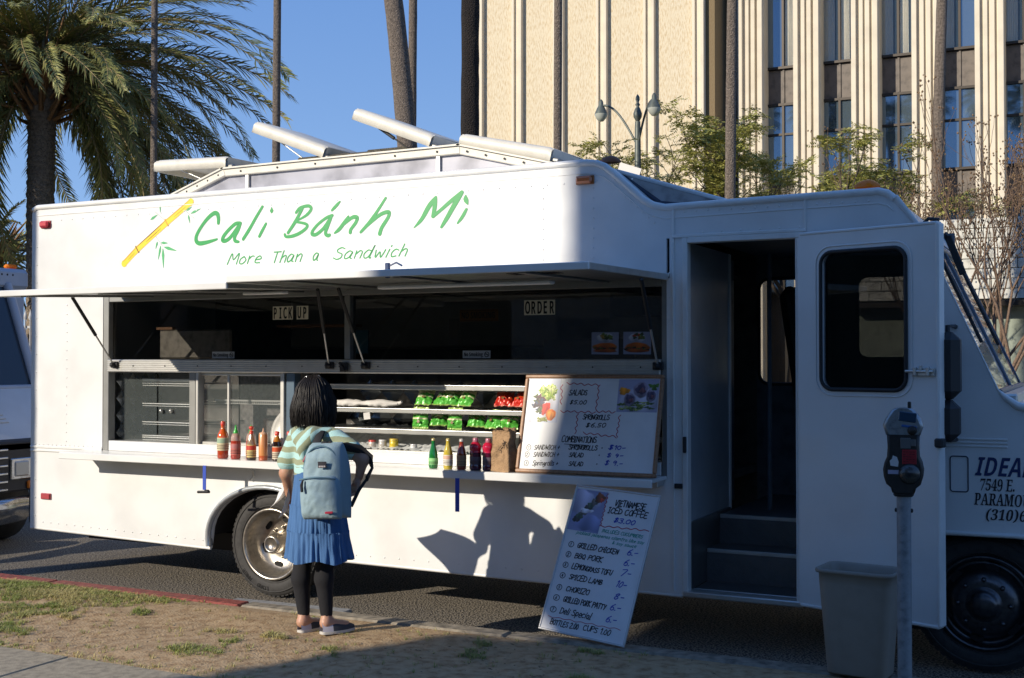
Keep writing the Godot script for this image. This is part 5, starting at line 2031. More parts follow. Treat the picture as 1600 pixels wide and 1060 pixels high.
func title_strokes() -> Array:
	return [
		[[[0.027, 0.034, 0.037, 0.032, 0.027, 0.030, 0.034, 0.034, 0.027, 0.016], [Vector2(-6.051, 2.703), Vector2(-6.050, 2.742), Vector2(-6.062, 2.775), Vector2(-6.096, 2.781), Vector2(-6.156, 2.745), Vector2(-6.219, 2.684), Vector2(-6.265, 2.619), Vector2(-6.269, 2.577), Vector2(-6.240, 2.556), Vector2(-6.183, 2.558), Vector2(-6.120, 2.568), Vector2(-6.063, 2.580)]], ],
		[[[0.029, 0.029, 0.032, 0.029, 0.025], [Vector2(-5.841, 2.692), Vector2(-5.886, 2.689), Vector2(-5.948, 2.648), Vector2(-5.997, 2.602), Vector2(-6.009, 2.570), Vector2(-5.985, 2.563), Vector2(-5.939, 2.584), Vector2(-5.884, 2.640), Vector2(-5.844, 2.685)]], [[0.027, 0.027, 0.029, 0.029, 0.022], [Vector2(-5.837, 2.692), Vector2(-5.859, 2.639), Vector2(-5.891, 2.592), Vector2(-5.888, 2.560), Vector2(-5.856, 2.551)]], ],
		[[[0.022, 0.025, 0.027, 0.029, 0.027], [Vector2(-5.629, 2.806), Vector2(-5.689, 2.728), Vector2(-5.751, 2.642), Vector2(-5.810, 2.569)]], ],
		[[[0.020, 0.027, 0.024], [Vector2(-5.595, 2.676), Vector2(-5.628, 2.628), Vector2(-5.657, 2.583)]], ],
		[[[0.002, 0.015, 0.033, 0.026, 0.007], [Vector2(-5.543, 2.799), Vector2(-5.543, 2.781), Vector2(-5.543, 2.766), Vector2(-5.544, 2.753)]], ],
		[[[0.022, 0.024, 0.026, 0.024, 0.011], [Vector2(-5.318, 2.744), Vector2(-5.281, 2.777), Vector2(-5.204, 2.787), Vector2(-5.183, 2.759), Vector2(-5.231, 2.716), Vector2(-5.312, 2.683)]], [[0.017, 0.022, 0.024, 0.026, 0.026, 0.022, 0.020], [Vector2(-5.333, 2.678), Vector2(-5.231, 2.656), Vector2(-5.221, 2.629), Vector2(-5.280, 2.592), Vector2(-5.350, 2.571), Vector2(-5.408, 2.569), Vector2(-5.421, 2.587)]], [[0.026, 0.026, 0.028, 0.024], [Vector2(-5.261, 2.773), Vector2(-5.298, 2.716), Vector2(-5.333, 2.666), Vector2(-5.391, 2.597)]], ],
		[[[0.024, 0.022, 0.024, 0.028, 0.026, 0.024], [Vector2(-4.994, 2.705), Vector2(-5.046, 2.691), Vector2(-5.119, 2.648), Vector2(-5.168, 2.601), Vector2(-5.171, 2.575), Vector2(-5.131, 2.575), Vector2(-5.068, 2.618), Vector2(-5.010, 2.689)]], [[0.024, 0.026, 0.028, 0.026], [Vector2(-5.001, 2.700), Vector2(-5.032, 2.632), Vector2(-5.054, 2.581), Vector2(-5.036, 2.560), Vector2(-5.018, 2.563)]], [[0.013, 0.024, 0.026, 0.017], [Vector2(-4.927, 2.803), Vector2(-4.961, 2.773), Vector2(-4.998, 2.742)]], ],
		[[[0.015, 0.028, 0.030, 0.028, 0.011], [Vector2(-4.853, 2.692), Vector2(-4.897, 2.639), Vector2(-4.933, 2.601), Vector2(-4.975, 2.574)]], [[0.013, 0.025, 0.030, 0.028, 0.025, 0.028], [Vector2(-4.955, 2.590), Vector2(-4.883, 2.643), Vector2(-4.820, 2.681), Vector2(-4.778, 2.679), Vector2(-4.789, 2.643), Vector2(-4.831, 2.596), Vector2(-4.837, 2.573)]], ],
		[[[0.019, 0.023, 0.027, 0.027, 0.021], [Vector2(-4.535, 2.805), Vector2(-4.614, 2.705), Vector2(-4.679, 2.632), Vector2(-4.747, 2.571)]], [[0.015, 0.025, 0.029, 0.027, 0.029, 0.031], [Vector2(-4.734, 2.580), Vector2(-4.663, 2.636), Vector2(-4.576, 2.691), Vector2(-4.509, 2.703), Vector2(-4.515, 2.665), Vector2(-4.568, 2.595), Vector2(-4.585, 2.551)]], ],
		[[[0.004, 0.027, 0.035, 0.037, 0.021], [Vector2(-4.303, 2.578), Vector2(-4.237, 2.639), Vector2(-4.180, 2.723), Vector2(-4.123, 2.785)]], [[0.029, 0.035, 0.033, 0.027], [Vector2(-4.127, 2.778), Vector2(-4.133, 2.716), Vector2(-4.147, 2.652)]], [[0.027, 0.024, 0.029, 0.027], [Vector2(-4.147, 2.652), Vector2(-4.088, 2.691), Vector2(-4.006, 2.749), Vector2(-3.917, 2.808)]], [[0.031, 0.037, 0.035, 0.031, 0.020], [Vector2(-3.917, 2.806), Vector2(-3.981, 2.716), Vector2(-4.032, 2.639), Vector2(-4.079, 2.574)]], ],
		[[[0.020, 0.026, 0.024, 0.012], [Vector2(-3.881, 2.687), Vector2(-3.913, 2.637), Vector2(-3.951, 2.594)]], ],
		[[[0.014, 0.036, 0.034, 0.010], [Vector2(-3.887, 2.781), Vector2(-3.887, 2.762), Vector2(-3.881, 2.744), Vector2(-3.871, 2.722)]], ],
	]


const SMALL_WORDS := [["More", -5.962, 2.382, 0.082, 0.329], ["Than", -5.543, 2.379, 0.082, 0.281], ["a", -5.170, 2.382, 0.082, 0.063], ["Sandwich", -4.983, 2.384, 0.082, 0.631], ]
const BAMBOO := [Vector2(-7.012, 2.427), Vector2(-6.874, 2.535), Vector2(-6.569, 2.734), Vector2(-6.325, 2.882)]
const BAMBOO_LEAVES := [[-6.737, 2.765, -6.664, 2.802, 0.022], [-6.638, 2.875, -6.635, 2.814, 0.012], [-6.369, 2.816, -6.312, 2.846, 0.016], [-6.325, 2.792, -6.225, 2.826, 0.020], [-6.350, 2.783, -6.333, 2.717, 0.016], [-6.663, 2.589, -6.682, 2.529, 0.018], [-6.629, 2.555, -6.655, 2.442, 0.022], [-6.607, 2.534, -6.600, 2.372, 0.026], [-6.596, 2.543, -6.462, 2.506, 0.028], [-6.626, 2.577, -6.554, 2.572, 0.022]]
const BAMBOO_TWIGS := [[-6.691, 2.827, -6.591, 2.756], [-6.383, 2.820, -6.286, 2.750], [-6.679, 2.628, -6.603, 2.544]]


# ---------------------------------------------------------------- flat prints
func photo_quad(w: float, h: float) -> ArrayMesh:
	var g := Geo.new()
	g.quad(V(0, 0, 0), V(w, 0, 0), V(w, h, 0), V(0, h, 0))
	return g.done()


func blot(im: Image, c: Vector2, rx: float, ry: float, col: Color, r: RandomNumberGenerator, rough := 0.25) -> void:
	var s := Vector2(im.get_width(), im.get_height())
	var ph := r.randf() * TAU
	var x0 := int(max(0.0, (c.x - rx * 1.4) * s.x))
	var x1 := int(min(s.x - 1, (c.x + rx * 1.4) * s.x))
	var y0 := int(max(0.0, (c.y - ry * 1.4) * s.y))
	var y1 := int(min(s.y - 1, (c.y + ry * 1.4) * s.y))
	for y in range(y0, y1 + 1):
		for x in range(x0, x1 + 1):
			var d := Vector2((x / s.x - c.x) / rx, (y / s.y - c.y) / ry)
			var a := d.angle()
			var k := d.length() / (1.0 + rough * 0.5 * (sin(a * 3.0 + ph) + 0.5 * sin(a * 7.0 + ph * 2.0)))
			if k < 1.0:
				var old := im.get_pixel(x, y)
				var tone := 1.0 + 0.12 * sin(d.x * 5.0 + ph) - 0.18 * d.y
				var f := clampf((1.0 - k) * 6.0, 0.0, 1.0)
				im.set_pixel(x, y, old.lerp(Color(col.r * tone, col.g * tone, col.b * tone), f))


func photo_mat(k: String, kind: int) -> StandardMaterial3D:
	if mats.has(k):
		return mats[k]
	var r := RandomNumberGenerator.new()
	r.seed = 900 + kind
	var im := Image.create(192, 192, false, Image.FORMAT_RGB8)
	im.fill(Color(0.8, 0.82, 0.88))
	if kind == 0:
		# salad on a white plate
		blot(im, Vector2(0.2, 0.85), 0.3, 0.3, Color(0.87, 0.88, 0.95), r, 0.05)
		blot(im, Vector2(0.5, 0.52), 0.46, 0.46, Color(0.9, 0.9, 0.93), r, 0.05)
		for i in 60:
			blot(im, Vector2(0.6 + r.randf_range(-0.22, 0.25), 0.32 + r.randf_range(-0.15, 0.14)), 0.07, 0.05, [Color(0.55, 0.66, 0.2), Color(0.72, 0.78, 0.42), Color(0.42, 0.55, 0.16), Color(0.8, 0.83, 0.58)][i % 4], r, 0.7)
		for i in 24:
			blot(im, Vector2(0.38 + r.randf_range(-0.16, 0.14), 0.6 + r.randf_range(-0.2, 0.16)), 0.08, 0.05, [Color(0.16, 0.1, 0.18), Color(0.25, 0.33, 0.16), Color(0.2, 0.25, 0.36), Color(0.3, 0.12, 0.2)][i % 4], r, 0.7)
		blot(im, Vector2(0.62, 0.66), 0.13, 0.13, Color(0.83, 0.15, 0.1), r)
		blot(im, Vector2(0.55, 0.76), 0.08, 0.08, Color(0.75, 0.12, 0.1), r)
		blot(im, Vector2(0.78, 0.82), 0.17, 0.14, Color(0.95, 0.45, 0.1), r, 0.1)
		blot(im, Vector2(0.77, 0.82), 0.12, 0.09, Color(0.98, 0.6, 0.22), r, 0.1)
		for i in 12:
			blot(im, Vector2(0.5 + r.randf_range(-0.1, 0.2), 0.93 + r.randf_range(-0.03, 0.04)), 0.05, 0.03, Color(0.5, 0.52, 0.25), r, 0.6)
	elif kind == 1:
		# rolls on a plate
		im.fill(Color(0.62, 0.63, 0.75))
		blot(im, Vector2(0.55, 0.65), 0.55, 0.4, Color(0.72, 0.72, 0.8), r, 0.05)
		for i in 40:
			blot(im, Vector2(0.45 + r.randf_range(-0.4, 0.4), 0.8 + r.randf_range(-0.12, 0.15)), 0.08, 0.03, [Color(0.4, 0.47, 0.2), Color(0.62, 0.66, 0.4), Color(0.3, 0.36, 0.2)][i % 3], r, 0.6)
		blot(im, Vector2(0.15, 0.36), 0.14, 0.12, Color(0.88, 0.55, 0.12), r, 0.3)
		blot(im, Vector2(0.88, 0.22), 0.12, 0.1, Color(0.3, 0.45, 0.18), r, 0.7)
		for c in [[0.3, 0.62, 0.15, 0.22], [0.56, 0.32, 0.19, 0.26], [0.82, 0.5, 0.13, 0.2]]:
			blot(im, Vector2(c[0], c[1]), c[2], c[3], Color(0.5, 0.47, 0.55), r, 0.1)
			blot(im, Vector2(c[0], c[1] - 0.02), c[2] * 0.7, c[3] * 0.66, Color(0.3, 0.26, 0.36), r, 0.3)
			blot(im, Vector2(c[0] + 0.04, c[1] + 0.02), c[2] * 0.4, c[3] * 0.3, Color(0.45, 0.3, 0.33), r, 0.4)
	elif kind == 4:
		# a tall glass lying across a glossy print
		im.fill(Color(0.55, 0.57, 0.72))
		blot(im, Vector2(0.3, 0.3), 0.5, 0.3, Color(0.7, 0.7, 0.8), r, 0.3)
		blot(im, Vector2(0.7, 0.8), 0.5, 0.2, Color(0.5, 0.53, 0.7), r, 0.3)
		for i in 7:
			blot(im, Vector2(0.2 + 0.09 * i, 0.72 - 0.09 * i), 0.12, 0.09, [Color(0.25, 0.25, 0.24), Color(0.3, 0.36, 0.3), Color(0.42, 0.4, 0.38)][i % 3], r, 0.3)
		blot(im, Vector2(0.8, 0.15), 0.16, 0.12, Color(0.5, 0.28, 0.16), r, 0.4)
		blot(im, Vector2(0.86, 0.2), 0.07, 0.06, Color(0.75, 0.3, 0.2), r, 0.4)
		blot(im, Vector2(0.45, 0.5), 0.22, 0.06, Color(0.85, 0.85, 0.9), r, 0.4)
	else:
		# a long filled roll
		im.fill(Color(0.5, 0.52, 0.6))
		blot(im, Vector2(0.5, 0.25), 0.33, 0.22, Color(0.62, 0.63, 0.68), r, 0.1)
		for i in 16:
			blot(im, Vector2(0.55 + r.randf_range(-0.18, 0.18), 0.2 + r.randf_range(-0.12, 0.1)), 0.07, 0.06, [Color(0.35, 0.42, 0.2), Color(0.6, 0.2, 0.1) if kind == 3 else Color(0.55, 0.45, 0.2), Color(0.2, 0.25, 0.12)][i % 3], r, 0.5)
		blot(im, Vector2(0.5, 0.68), 0.48, 0.22, Color(0.62, 0.3, 0.07), r, 0.1)
		for i in 22:
			blot(im, Vector2(0.08 + 0.84 * r.randf(), 0.72 + r.randf_range(-0.05, 0.08)), 0.07, 0.04, [Color(0.16, 0.1, 0.05), Color(0.3, 0.32, 0.12), Color(0.45, 0.18, 0.08)][i % 3], r, 0.6)
		blot(im, Vector2(0.5, 0.84), 0.46, 0.08, Color(0.55, 0.25, 0.06), r, 0.1)
	var m := StandardMaterial3D.new()
	m.resource_name = k
	m.albedo_texture = ImageTexture.create_from_image(im)
	m.roughness = 0.5
	mats[k] = m
	return m


# ---------------------------------------------------------------- bottles, bags and food on the truck
func coat(k: String, c: Color, rough := 0.12, glow := 0.0) -> StandardMaterial3D:
	var m := mat(k, c, rough)
	m.clearcoat_enabled = true
	m.clearcoat_roughness = 0.05
	if glow > 0.0:
		m.backlight_enabled = true
		m.backlight = Color(glow, glow, glow)
	return m


func fluid(k: String, c: Color, a: float) -> StandardMaterial3D:
	if mats.has(k):
		return mats[k]
	var m := StandardMaterial3D.new()
	m.resource_name = k
	c.a = a
	m.albedo_color = c
	m.refraction_enabled = true
	m.refraction_scale = 0.035
	m.roughness = 0.04
	mats[k] = m
	return m


# parts: [name, profile, material] turned about the upright axis
func bottle(called: String, label: String, at: Vector3, parts: Array, band := []) -> Node3D:
	var t := thing(called, label, "bottle", at, 0.0, "bottles on the counter")
	for p in parts:
		var g := Geo.new()
		g.lathe(p[1], 24, Transform3D(), p.size() < 4)
		put(p[0], g, p[2], t)
	if band:
		# printed wrap label: [radius, y0, y1, colour, second colour]
		var g := Geo.new()
		var r: float = band[0]
		g.lathe([Vector2(r, band[1]), Vector2(r, band[2])], 24, Transform3D(), false)
		var o := put("label", g, mat("label" + str(band[3]), band[3], 0.5), t)
		g = Geo.new()
		var h: float = band[2] - band[1]
		g.lathe([Vector2(r + 0.0006, band[1] + h * 0.58), Vector2(r + 0.0006, band[1] + h * 0.94)], 24, Transform3D(), false)
		put("label_band", g, mat("label" + str(band[4]), band[4], 0.5), o)
		g = Geo.new()
		for k in 3:
			g.lathe([Vector2(r + 0.0009, band[1] + h * (0.12 + 0.14 * k)), Vector2(r + 0.0009, band[1] + h * (0.12 + 0.14 * k) + h * 0.05)], 24, Transform3D(), false)
		put("label_print", g, mat("label_ink", lin(0.1, 0.05, 0.04), 0.6), o)
	return t


func build_counter_goods() -> void:
	var y := 0.92
	var hot := coat("hot_orange", lin(0.62, 0.10, 0.012), 0.12, 0.12)
	var hot2 := coat("hot_deep", lin(0.4, 0.045, 0.01), 0.12, 0.08)
	var redcap := coat("red_cap", lin(0.62, 0.04, 0.015), 0.3)
	var greencap := coat("green_cap", lin(0.03, 0.42, 0.04), 0.35)
	var sauce := coat("chili_red", lin(0.36, 0.03, 0.015), 0.12, 0.06)
	var empty := coat("clear_plastic", lin(0.45, 0.3, 0.25), 0.1, 0.2)
	var soy := coat("soy_dark", lin(0.02, 0.008, 0.005), 0.08)
	var amber := coat("amber_top", lin(0.45, 0.17, 0.02), 0.08, 0.1)
	var paper := lin(0.62, 0.56, 0.36)
	bottle("sauce_bottle", "tall orange hot sauce bottle with green and cream label, leftmost on the counter", V(-5.83, y, 0.2), [
		["sauce", [Vector2(0, 0), Vector2(0.034, 0.0), Vector2(0.041, 0.008), Vector2(0.042, 0.09)], hot2],
		["bottle_top", [Vector2(0.042, 0.09), Vector2(0.042, 0.16), Vector2(0.036, 0.185), Vector2(0.02, 0.215), Vector2(0.0155, 0.23), Vector2(0.0155, 0.25)], hot],
		["cap", [Vector2(0.0175, 0.243), Vector2(0.0175, 0.268), Vector2(0.014, 0.275), Vector2(0.0, 0.276)], redcap]], [0.0428, 0.06, 0.155, paper, lin(0.3, 0.42, 0.3)])
	for k in 2:
		bottle("sauce_bottle", ["red chili sauce bottle with green tip cap, second from left on the counter", "red chili sauce bottle with green tip cap partly behind the red flip cap bottle"][k], V([-5.71, -5.617][k], y, [0.2, 0.14][k]), [
			["sauce", [Vector2(0, 0), Vector2(0.032, 0.0), Vector2(0.036, 0.006), Vector2(0.0365, 0.135)], sauce],
			["bottle_top", [Vector2(0.0365, 0.135), Vector2(0.034, 0.165), Vector2(0.026, 0.186), Vector2(0.016, 0.19)], empty],
			["cap", [Vector2(0.0175, 0.187), Vector2(0.0175, 0.203), Vector2(0.012, 0.213), Vector2(0.009, 0.222), Vector2(0.004, 0.25), Vector2(0, 0.251)], greencap]], [0.0372, 0.03, 0.115, lin(0.5, 0.13, 0.11), lin(0.42, 0.16, 0.16)])
	bottle("sauce_bottle", "clear brown sauce bottle with open red flip cap and red and yellow label", V(-5.553, y, 0.215), [
		["sauce", [Vector2(0, 0), Vector2(0.03, 0.0), Vector2(0.034, 0.006), Vector2(0.034, 0.06)], soy],
		["bottle_top", [Vector2(0.034, 0.06), Vector2(0.034, 0.115), Vector2(0.028, 0.145), Vector2(0.016, 0.18), Vector2(0.013, 0.195)], coat("clear_brown", lin(0.3, 0.2, 0.12), 0.08, 0.2)],
		["cap", [Vector2(0.016, 0.19), Vector2(0.0165, 0.21), Vector2(0.01, 0.213), Vector2(0.006, 0.215), Vector2(0.018, 0.228), Vector2(0.0185, 0.243), Vector2(0, 0.248)], redcap]], [0.0348, 0.02, 0.112, lin(0.62, 0.5, 0.2), lin(0.5, 0.05, 0.03)])
	bottle("squeeze_bottle", "plain translucent orange squeeze bottle with a nozzle on the counter", V(-5.457, y, 0.2), [
		["sauce", [Vector2(0, 0), Vector2(0.031, 0.0), Vector2(0.033, 0.004), Vector2(0.033, 0.035)], coat("orange_deep", lin(0.5, 0.1, 0.03), 0.3, 0.2)],
		["bottle_body", [Vector2(0.033, 0.035), Vector2(0.033, 0.185), Vector2(0.03, 0.19)], coat("orange_milky", lin(0.68, 0.28, 0.09), 0.35, 0.4)],
		["nozzle", [Vector2(0.031, 0.189), Vector2(0.03, 0.2), Vector2(0.012, 0.204), Vector2(0.006, 0.212), Vector2(0.004, 0.232), Vector2(0, 0.233)], coat("orange_pale", lin(0.75, 0.45, 0.3), 0.3, 0.4)]])
	for k in 2:
		bottle("soy_bottle", ["dark soy bottle with red cap and red and cream label beside the woman's shoulder", "dark soy bottle with amber neck half hidden behind the woman's sleeve"][k], V([-5.332, -5.255][k], y, [0.2, 0.16][k]), [
			["sauce", [Vector2(0, 0), Vector2(0.031, 0.0), Vector2(0.034, 0.006), Vector2(0.034, 0.11), Vector2(0.03, 0.14)], soy],
			["bottle_top", [Vector2(0.03, 0.14), Vector2(0.02, 0.165), Vector2(0.014, 0.18), Vector2(0.013, 0.19)], amber],
			["cap", [Vector2(0.017, 0.186), Vector2(0.018, 0.208), Vector2(0.012, 0.214), Vector2(0, 0.215)], redcap]], [0.0348, 0.015, 0.105, lin(0.6, 0.52, 0.4), lin(0.55, 0.08, 0.02)])
	# drinks at the right
	var clearcap := coat("gold_cap", lin(0.5, 0.4, 0.15), 0.3)
	bottle("drink_bottle", "green glass bottle of sparkling water with pale green label", V(-4.026, y, 0.2), [
		["bottle_body", [Vector2(0, 0), Vector2(0.026, 0.0), Vector2(0.031, 0.006), Vector2(0.032, 0.05), Vector2(0.029, 0.1), Vector2(0.018, 0.14), Vector2(0.013, 0.165), Vector2(0.012, 0.19)], coat("green_glass", lin(0.01, 0.17, 0.03), 0.04, 0.1)],
		["cap", [Vector2(0.0135, 0.186), Vector2(0.0135, 0.2), Vector2(0.0, 0.203)], clearcap]], [0.0325, 0.025, 0.07, lin(0.2, 0.55, 0.2), lin(0.3, 0.62, 0.25)])
	var tea := [Vector2(0, 0), Vector2(0.027, 0.0), Vector2(0.031, 0.006), Vector2(0.0315, 0.1), Vector2(0.026, 0.13), Vector2(0.016, 0.16), Vector2(0.0135, 0.175), Vector2(0.0135, 0.19)]
	for k in 4:
		var c: Color = [lin(0.55, 0.42, 0.04), lin(0.5, 0.42, 0.06), lin(0.3, 0.035, 0.01), lin(0.5, 0.33, 0.05)][k]
		bottle("drink_bottle", ["yellow drink bottle with white label between the green and the red drink", "small pale yellow bottle behind the yellow and red drinks", "red brown drink bottle with tan label beside the purple drinks", "small amber bottle standing behind the red brown drink"][k], V([-3.912, -3.862, -3.809, -3.757][k], y, [0.2, 0.1, 0.2, 0.1][k]), [
			["bottle_body", tea if k % 2 == 0 else [Vector2(0, 0), Vector2(0.02, 0.0), Vector2(0.022, 0.006), Vector2(0.022, 0.09), Vector2(0.012, 0.125), Vector2(0.01, 0.145)], coat("drink%d" % k, c, 0.05, 0.2)],
			["cap", [Vector2(0.015, 0.186), Vector2(0.015, 0.203), Vector2(0, 0.206)] if k % 2 == 0 else [Vector2(0.011, 0.142), Vector2(0.011, 0.155), Vector2(0, 0.156)], clearcap if k != 2 else coat("pale_cap", lin(0.5, 0.48, 0.45), 0.3)]],
			[0.0322, 0.025, 0.095, [lin(0.7, 0.68, 0.6), c, lin(0.42, 0.27, 0.14), c][k], [lin(0.65, 0.4, 0.3), c, lin(0.35, 0.2, 0.12), c][k]] if k % 2 == 0 else [])
	for k in 2:
		bottle("drink_bottle", ["dark purple drink bottle with grey label, left of the pair by the paper bag", "dark purple drink bottle with bright pink neck touching the paper bag"][k], V([-3.708, -3.612][k], y, 0.19), [
			["drink", [Vector2(0, 0), Vector2(0.034, 0.0), Vector2(0.039, 0.006), Vector2(0.04, 0.03), Vector2(0.038, 0.035), Vector2(0.038, 0.1), Vector2(0.04, 0.106), Vector2(0.0405, 0.118)], coat("purple_drink", lin(0.09, 0.006, 0.03), 0.06, 0.05)],
			["bottle_top", [Vector2(0.0405, 0.118), Vector2(0.036, 0.128), Vector2(0.04, 0.138), Vector2(0.041, 0.155), Vector2(0.032, 0.178), Vector2(0.018, 0.186), Vector2(0.018, 0.19)], coat("pink_drink", lin(0.5, 0.012, 0.05), 0.06, 0.2)],
			["cap", [Vector2(0.02, 0.186), Vector2(0.02, 0.208), Vector2(0.017, 0.213), Vector2(0, 0.214)], coat("pink_cap", lin(0.4, 0.13, 0.18) if k == 0 else lin(0.6, 0.45, 0.48), 0.3, 0.2)]], [0.0386, 0.038, 0.09, lin(0.1, 0.07, 0.1), lin(0.13, 0.1, 0.13)])
	paper_bag(y)
	chip_bags()
	# wrapped rolls, tag and jars
	var wrap := mat("wrap_paper", lin(0.62, 0.6, 0.58), 0.8, 0.0, "faint", 2.0)
	var r := RandomNumberGenerator.new()
	r.seed = 77
	for k in 2:
		var t := thing("wrapped_roll", ["white paper wrapped roll at the left end of the upper shelf", "second white wrapped roll with a twisted paper end on the upper shelf"][k], "sandwich", V([-5.0, -4.72][k], 1.302, -0.22), 0.1 * k, "wrapped rolls on the shelf")
		var g := Geo.new()
		var rows := []
		for i in 13:
			var u := i / 12.0
			var row := []
			for q in 14:
				var a := TAU * q / 14
				var rr := (0.026 + 0.014 * r.randf()) * pow(sin(PI * clampf(u, 0.06, 0.94)), 0.4)
				row.append(V((u - 0.5) * 0.3, 0.03 + sin(a) * rr * 0.8, cos(a) * rr * 1.3))
			rows.append(row)
		g.sheet(rows, true)
		put("wrapper", g, wrap, t)
		g = Geo.new()
		g.tube([V(0.13, 0.03, 0), V(0.165, 0.035, 0.01), V(0.185, 0.045, 0.02)], [0.014, 0.013, 0.01], 6)
		put("twist", g, wrap, t)
	var tg := thing("price_tag", "small blank white tag hanging from the upper shelf edge", "tag", V(-4.75, 1.23, -0.09))
	var g := Geo.new()
	g.box(V(0, 0.015, 0), V(0.055, 0.05, 0.003), 0.0, Basis(Vector3.BACK, 0.12))
	put("card", g, wrap, tg)
	for k in 4:
		var j := thing("jar", ["small jar with red lid nearest the woman's bag on the crushed ice", "silver lidded jar beside the yellow tin on the ice", "short yellow tin standing on the crushed ice", "small clear tub sunk in the ice right of the yellow tin"][k], "jar", V([-4.73, -4.64, -4.545, -4.38][k], 1.0, -0.13), 0.0, "jars on the crushed ice")
		var w: float = [0.028, 0.03, 0.033, 0.026][k]
		var h: float = [0.07, 0.075, 0.085, 0.05][k]
		g = Geo.new()
		g.lathe([Vector2(0, 0), Vector2(w, 0), Vector2(w, h * 0.75), Vector2(w * 0.85, h * 0.82)], 16, Transform3D(), false)
		put("body", g, coat("jar%d" % k, [lin(0.5, 0.45, 0.4), lin(0.45, 0.43, 0.4), lin(0.6, 0.45, 0.03), lin(0.6, 0.6, 0.6)][k], 0.2, 0.1), j)
		g = Geo.new()
		g.lathe([Vector2(w * 0.95, h * 0.8), Vector2(w * 0.97, h), Vector2(0, h)], 16, Transform3D(), false)
		put("lid", g, coat("jarlid%d" % k, [lin(0.5, 0.05, 0.04), lin(0.55, 0.55, 0.55), lin(0.55, 0.4, 0.05), lin(0.6, 0.6, 0.6)][k], 0.3), j)


func paper_bag(y: float) -> void:
	var t := thing("paper_bag", "crumpled brown paper bag with scribbled writing standing against the menu board", "paper bag", V(-3.49, y, 0.2), -0.15)
	var kraft := mat("kraft", lin(0.42, 0.265, 0.145), 0.85, 0.0, "stain", 3.0, "rough_relief", 0.5)
	var n := noise(7.0, 4, 93)
	var g := Geo.new()
	var rows := []
	var loop := []
	for k in 40:
		var u := k / 10.0
		var c := int(u) % 4
		var f := u - int(u)
		var cs := [Vector2(-0.075, 0.045), Vector2(0.075, 0.045), Vector2(0.075, -0.045), Vector2(-0.075, -0.045)]
		var p: Vector2 = cs[c].lerp(cs[(c + 1) % 4], f)
		if c % 2 == 1:
			p.x *= 1.0 - 0.35 * sin(PI * f)
		loop.append(p)
	for i in 19:
		var v := i / 18.0
		var row := []
		for p in loop:
			var q: Vector2 = p * (1.0 - 0.12 * v)
			var w := V(q.x, v * 0.285, q.y)
			var amp := 0.006 + 0.012 * v
			w += V(n.get_noise_3d(w.x, w.y, w.z + 3.0), n.get_noise_3d(w.x + 9.0, w.y, w.z) * 0.4, n.get_noise_3d(w.x, w.y + 7.0, w.z)) * amp * 1.8
			if i == 18:
				w.y += 0.014 * n.get_noise_2d(p.x * 4.0, p.y * 4.0) - (0.022 if p.y > 0.03 else 0.0)
			row.append(w)
		rows.append(row)
	g.sheet(rows, true)
	g.box(V(0, 0.004, 0), V(0.14, 0.006, 0.085))
	put("bag", g, kraft, t)
	g = Geo.new()
	for s in [[0.02, 0.175, 0.05, 0.2], [0.02, 0.19, 0.045, 0.17], [-0.005, 0.15, 0.015, 0.165], [0.03, 0.21, 0.04, 0.155], [-0.01, 0.145, -0.003, 0.13]]:
		pen(g, [Vector2(s[0], s[1]), Vector2((s[0] + s[2]) / 2 + 0.006, (s[1] + s[3]) / 2 + 0.008), Vector2(s[2], s[3])], 0.004, 0.055)
	put("scribble", g, mat("pen_brown", lin(0.05, 0.03, 0.02), 0.7), t)


